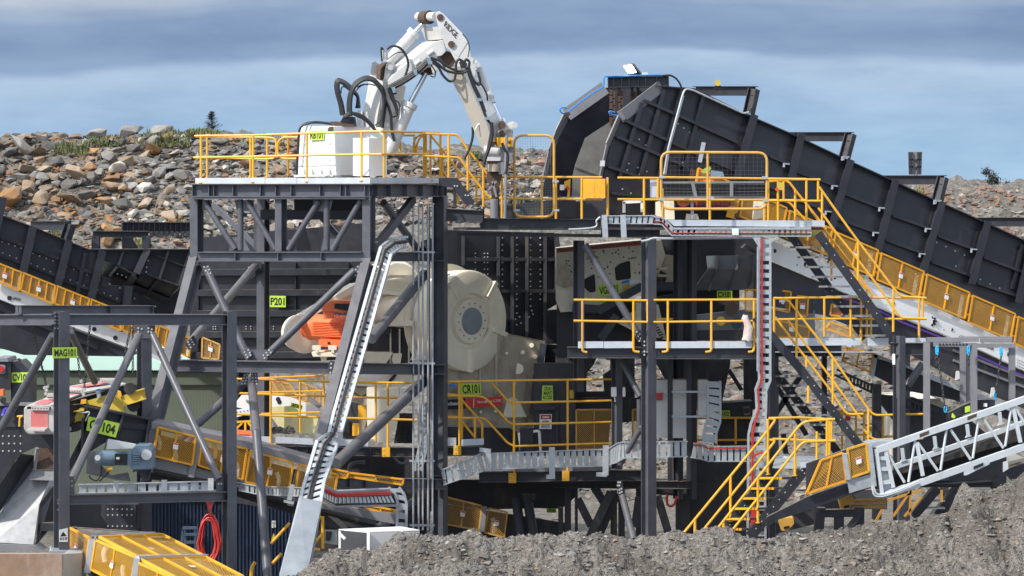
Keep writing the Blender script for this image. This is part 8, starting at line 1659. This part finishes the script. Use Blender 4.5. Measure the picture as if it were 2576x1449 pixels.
for i in range(9): b.cyl(p('X', 1025 + i * 36, 264, YX - .1), p('X', 1025 + i * 36, 264, YX - .115), .026, n=10)
b.out('perforated_plate', t)
hk = mat('blue_hook', (.03, .42, .75), .4, var=.1)
for i, (a_, c_, lb) in enumerate((((1000, 290), (1085, 985), 'left long chain with blue hooks hanging in the grey frame'), ((1338, 290), (1335, 490), 'short chain with blue hook at the middle grey post'), ((1690, 300), (1618, 840), 'right thin chain with blue hooks before the white feeder side'), ((985, 370), (985, 480), 'short doubled chain end under the left blue hook'))):
    if i < 3:
        b = g(hk)
        for (x, y) in ((a_[0] - 6, a_[1] + 25), (a_[0] - 4, a_[1] + 55)) + (((c_[0], c_[1] - 20),) if i != 1 else ()): c = p('X', x, y, YX - .25); b.tube([c + Vector((math.cos(q) * .025, 0, math.sin(q) * .065)) for q in [2 * math.pi * j / 12 for j in range(12)]], .018, 8, closed=True)
        hko = b
    th = T('lifting_chain', lb, 'chain', p('X', *a_, YX - .25), 'lifting chains on the grey portal frame')
    q = chain('x', p('X', a_[0], a_[1] + (60 if i < 3 else 0), YX - .25), p('X', *c_, YX - .25)); 
    for kk in ('label', 'category', 'group'):
        if kk in q: del q[kk]
    q.parent = th; q.location = q.location - th.location
    if i < 3: hko.out('hook', th)
b = g(STEEL); b.prism(pp('X', .4, 1110, 1000, 1350, 890, 1420, 860, 1620, 860, 1620, 910, 1350, 1000, 1100, 1080), (0, .3, 0)); b.out('belt_scraper', t)
b = g(LIME); b.prism(pp('X', .3, 1298, 940, 1350, 925, 1350, 985, 1298, 1000), (0, .04, 0)); b.prism(pp('X', .2, 1155, 1050, 1165, 1005, 1195, 1040, 1180, 1062), (0, .1, 0)); b.use(WHT).prism(pp('X', .3, 1495, 898, 1535, 898, 1535, 935, 1495, 935), (0, .02, 0)); b.out('lime_tag', t)
g(WHT).beam(*pp('X', .3, 526, 365, 528, 480), .06, .05, up=FV).out('tube_lamp', t)
# lower conveyor seen under the middle walkway, right
t = T('cross_conveyor', 'galvanised conveyor with amber guard under the middle walkway, right', 'conveyor', p('N', 700, 1000, 2.6))
YX2 = 2.6
b = g(GALV); b.prism(pp('N', YX2, 790, 930, 1240, 1090, 1900, 1350, 1900, 1390, 1240, 1130, 1040, 1030, 800, 960), (0, .2, 0)); b.prism(pp('N', YX2, 760, 1090, 800, 930, 830, 940, 800, 1110), (0, .1, 0)); b.out('side_frame', t)
guard(t, pp('N', YX2 - .1, 590, 880, 795, 930, 770, 1070, 560, 985), 2, pitch=.05, tagq=False); guard(t, pp('N', YX2 - .1, 470, 690, 740, 790, 690, 830, 440, 740), 1, pitch=.05, tagq=False); guard(t, pp('N', YX2 + .3, 480, 555, 570, 590, 560, 650, 470, 640), 1, pitch=.05, tagq=False)
b = g(STEEL); b.prism(pp('N', YX2 + .3, 800, 950, 1250, 1110, 1900, 1400, 1900, 1460, 1400, 1280, 1000, 1200, 790, 1090), (0, .3, 0)); b.out('side_plate', t)
b = g(STEEL); 
for q in ((520, 1050, 830, 1190), (1040, 1270, 1280, 1370), (500, 1090, 800, 1230), (1040, 1330, 1260, 1410)): b.beam(*pp('N', 3.2, *q), .1, .05)
for i in range(9): b.beam(*pp('N', 3.2, 600 + i * 26, 1085 + i * 12, 596 + i * 26, 1145 + i * 12), .05, .07, up=FV)
for i in range(8): b.beam(*pp('N', 3.2, 1050 + i * 30, 1275 + i * 13, 1045 + i * 30, 1335 + i * 13), .05, .07, up=FV)
b.out('cable_ladder', t)
t = T('site_shed', 'cream sheet shed wall glimpsed behind the dark column under the feeder, right', 'shed', P(2350, 1200, 9))
b = g(BSKT); b.prism(pp('X', 9, 560, 880, 1030, 870, 1200, 1000, 1200, 1500, 560, 1500), (0, 3, 0)); b.out('wall', t)
b = g(BSKT); b.prism(pp('O', 9, 1570, 640, 1932, 560, 1932, 900, 1570, 900), (0, 3, 0)); b.out('wall', t)
g(GALV).prism([p('X', 550, 878, 8.8), p('X', 1035, 868, 8.8), p('X', 1035, 868, 12.2), p('X', 550, 878, 12.2)], (0, 0, .06)).out('roof', t)
brace(T('walkway_brace', 'grey diagonal tube brace right of the dark middle column', 'brace', p('X', 680, 720, 1)), p('X', 675, 705, 1), p('X', 845, 470, 1), .09)
# hanging bag, extinguisher, box on the mound, lower left stairs
t = T('plastic_bag', 'translucent pink and white bag hanging on the middle railing', 'bag', p('L', 1395, 930, 1.0))
r_ = random.Random(3); vs = []; nn = 14
prof = [(1375, 735, 18), (1372, 765, 26), (1385, 790, 24), (1398, 830, 32), (1392, 880, 36), (1390, 920, 40), (1388, 932, 34)]
for x, y, w_ in prof:
    for i in range(nn): q = 2 * math.pi * i / nn; rr_ = m(w_ * .333, 1) * r_.uniform(.8, 1.15); vs.append(p('L', x, y, 1.0) + Vector((math.cos(q) * rr_, math.sin(q) * rr_ * .6, r_.uniform(-.02, .02))))
b = g(SHEET); b.add(vs, [(j * nn + i, j * nn + (i + 1) % nn, (j + 1) * nn + (i + 1) % nn, (j + 1) * nn + i) for j in range(len(prof) - 1) for i in range(nn)]); b.smooth = True; b.out('film', t)
t = T('warning_board', 'white board with red header behind the lower landing railing', 'sign', p('M', 1570, 580, 3.6))
g(WHT).prism(pp('M', 3.6, 1548, 345, 1590, 345, 1590, 585, 1548, 585), (0, .02, 0)).out('plate', t); g(RED).prism(pp('M', 3.58, 1549, 340, 1589, 340, 1589, 372, 1549, 372), (0, .02, 0)).out('header', t)
t = T('steel_box', 'pale open ended steel box half buried in the foreground rubble', 'box', p('I', 1230, 1270, -8))
b = g(BMW); Yb0, Yb1 = -8.4, -7.2
b.prism([p('I', 1225, 1125, Yb0), p('I', 1620, 1112, Yb0 + .5), p('I', 1620, 1330, Yb0 + .5), p('I', 1225, 1330, Yb0)], (0, .02, 0)); b.out('side_panel', t)
b = g(OFFW); b.prism([p('I', 1222, 1122, Yb0), p('I', 1622, 1108, Yb0 + .5), p('I', 1480, 1082, Yb1 + .6), p('I', 1010, 1102, Yb1)], (0, 0, .02)); b.out('lid', t)
b = g(OFFW); b.beam(p('I', 1018, 1108, Yb1), p('I', 1018, 1330, Yb1), .05, .05); b.beam(p('I', 1018, 1130, Yb1), p('I', 1060, 1170, Yb1 - .2), .04, .04); b.beam(p('I', 1234, 1120, Yb0 - .02), p('I', 1234, 1330, Yb0 - .02), .06, .04); b.out('edge_frame', t)
g(GSTEEL).prism([p('I', 1030, 1115, Yb1 + .3), p('I', 1440, 1100, Yb1 + .9), p('I', 1440, 1330, Yb1 + .9), p('I', 1030, 1330, Yb1 + .3)], (0, .02, 0)).out('back_panel', t)
t = T('handrail', 'yellow stair railing low behind the foot of the raked tower leg', 'handrail', p('I', 600, 1400, -3))
for q in ((500, 1205, 640, 1050), (510, 1355, 580, 1280), (845, 1035, 880, 1000), (785, 1255, 890, 1130), (890, 1000, 890, 1240), (800, 1245, 870, 1250)): g(YEL).tube(pp('I', -3, *q), .035, 8).out('rail_tube', t)
g(YEL).tube(rnd(pp('I', -3.5, 350, 1480, 352, 1390, 380, 1345), .1), .04, 8).out('post', t)
b = g(GALV); b.prism(pp('I', -2.6, 905, 1100, 1000, 1105, 1000, 1215, 905, 1200), (0, .1, 0)); b.use(DSTEEL).prism(pp('I', -2.65, 915, 1112, 960, 1115, 945, 1185, 912, 1180), (0, .05, 0)); tag(b.out('step_stand'), 'small galvanised step frame beside the pale steel box', 'step')
t = T('under_conveyor', 'dark belt conveyor sloping down right beneath the cable ladders', 'conveyor', p('I', 1100, 1100, -1))
b = g(HOSE); b.tube(pp('I', -1.2, 220, 800, 620, 880, 860, 960, 1290, 1060), .09, 8); b.out('pipe', t)
b = g(DSTEEL); b.prism(pp('I', -.8, 240, 830, 640, 900, 880, 960, 1320, 1070, 1320, 1140, 900, 1020, 640, 960, 240, 900), (0, .3, 0)); b.use(GSTEEL).prism(pp('I', -.6, 880, 900, 1450, 985, 1450, 1060, 870, 950), (0, .2, 0)); b.out('side_frame', t)
guard(t, pp('I', -.6, 960, 640, 1085, 665, 1070, 710, 955, 700), 1, pitch=.05, tagq=False); guard(t, pp('I', -.5, 1090, 670, 1500, 720, 1490, 760, 1085, 700), 2, pitch=.05, tagq=False); guard(t, pp('I', -.5, 1200, 910, 1450, 955, 1445, 1000, 1210, 935), 2, pitch=.05, tagq=False)
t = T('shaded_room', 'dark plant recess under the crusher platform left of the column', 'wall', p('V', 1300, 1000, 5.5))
g(DSTEEL).prism(pp('V', 6, 950, 780, 1850, 780, 1850, 1700, 250, 1700, 250, 1150, 950, 1150), (0, .2, 0)).out('dark_backdrop', t)
b = g(GSTEEL); b.tube(crv(pp('V', 5, 1120, 970, 1125, 900, 1180, 865, 1270, 860)), .05, 8); b.tube(crv(pp('V', 4.5, 1550, 820, 1600, 865, 1660, 860, 1700, 830)), .03, 8); b.out('pipe', t)
# reclaim conveyor seen through the tower bottom bay
t = T('feeder_tail', 'white feeder tail with pale yellow liner plates seen behind the raked leg', 'feeder', p('V', 600, 560, 5))
b = g(OFFW); b.prism(pp('V', 5, 100, 230, 400, 230, 560, 250, 800, 330, 860, 420, 380, 420, 20, 330), (0, .2, 0)); b.use(INK)
for x, y in ((462, 290), (450, 265)): b.cyl(p('V', x, y, 4.99), p('V', x, y, 5.0), .06, n=12)
wf = b.out('side_frame', t)
a = pp('V', 4.98, 145, 292, 215, 330, 222, 302, 150, 265); letters('FEEDER', a[0], a[1] - a[0], a[3] - a[0], INK, wf)
b = g(mat('pale_yellow_liner', (.66, .62, .33), .5, var=.1, dirt=((.3, .27, .16), .3, 6))); b.prism(pp('V', 4.6, 380, 335, 560, 330, 640, 370, 640, 580, 500, 590, 380, 420), (0, .1, 0)); b.prism(pp('V', 4.7, 640, 440, 830, 440, 790, 585, 630, 585), (0, .1, 0)); b.out('liner_plate', t)
for q in ((300, 60, 560, 120, 640, 250, 380, 190), (660, 100, 860, 190, 830, 330, 660, 270)): guard(t, pp('V', 5.3, *q), 3, pitch=.05, tagq=False, mt=OCH)
g(GSTEEL).beam(*pp('V', 4.4, 730, 250, 850, 340), .1, .13, up=FV).out('brace_tube', t)
b = g(OFFW); b.prism(pp('V', 4.2, 28, 370, 220, 345, 220, 395, 28, 440), (0, .1, 0)); b.use(SLATE)
for i in range(5): b.prism(pp('V', 4.19, 50 + i * 34, 380 - i * 4, 62 + i * 34, 378 - i * 4, 70 + i * 34, 390 - i * 4, 58 + i * 34, 393 - i * 4), (0, .005, 0))
b.use(ORG).prism(pp('V', 4.0, 28, 560, 230, 572, 230, 598, 28, 598), (0, .3, 0)); b.use(YEL)
for q in ((45, 550, 110, 490), (140, 560, 140, 485), (165, 485, 225, 545), (30, 480, 225, 470)): b.beam(*pp('V', 4.1, *q), .05, .05, up=FV)
b.out('striped_barrier', t)
b = g(LIME); pq = pp('V', 4.5, 575, 295, 685, 325, 675, 362, 565, 340); sign('tilted lime plate reading AF201 seen through the left railing', 'AF201', pq)
b = g(GRIT)
scatter_items = [(p('V', rs.uniform(400, 600), 575 - rs.uniform(0, 55) * (1 - abs(rs.uniform(-1, 1))), 4.2), rs.uniform(.04, .12), 3) for _ in range(90)]
scatter('spillage', scatter_items, ms, 'small pile of spilled crushed rock on the platform')
b = g(CRM); b.prism(pp('V', 3.6, 1285, 158, 1365, 158, 1365, 640, 1292, 640), (0, .4, 0)); b.prism(pp('V', 3.55, 1368, 160, 1590, 165, 1590, 440, 1500, 670, 1385, 670), (0, .4, 0)); tag(b.out('lubrication_cabinet'), 'tall cream lubrication cabinet behind the crusher platform railing', 'cabinet')
b = g(YEL); b.prism(pp('V', 4.4, 1205, 325, 1280, 325, 1280, 460, 1205, 460), (0, .2, 0)); b.prism(pp('V', 4.4, 1150, 500, 1215, 500, 1215, 610, 1150, 610), (0, .2, 0)); tag(b.out('yellow_valve_box'), 'bright yellow valve box beside the cream lubrication cabinet', 'box')
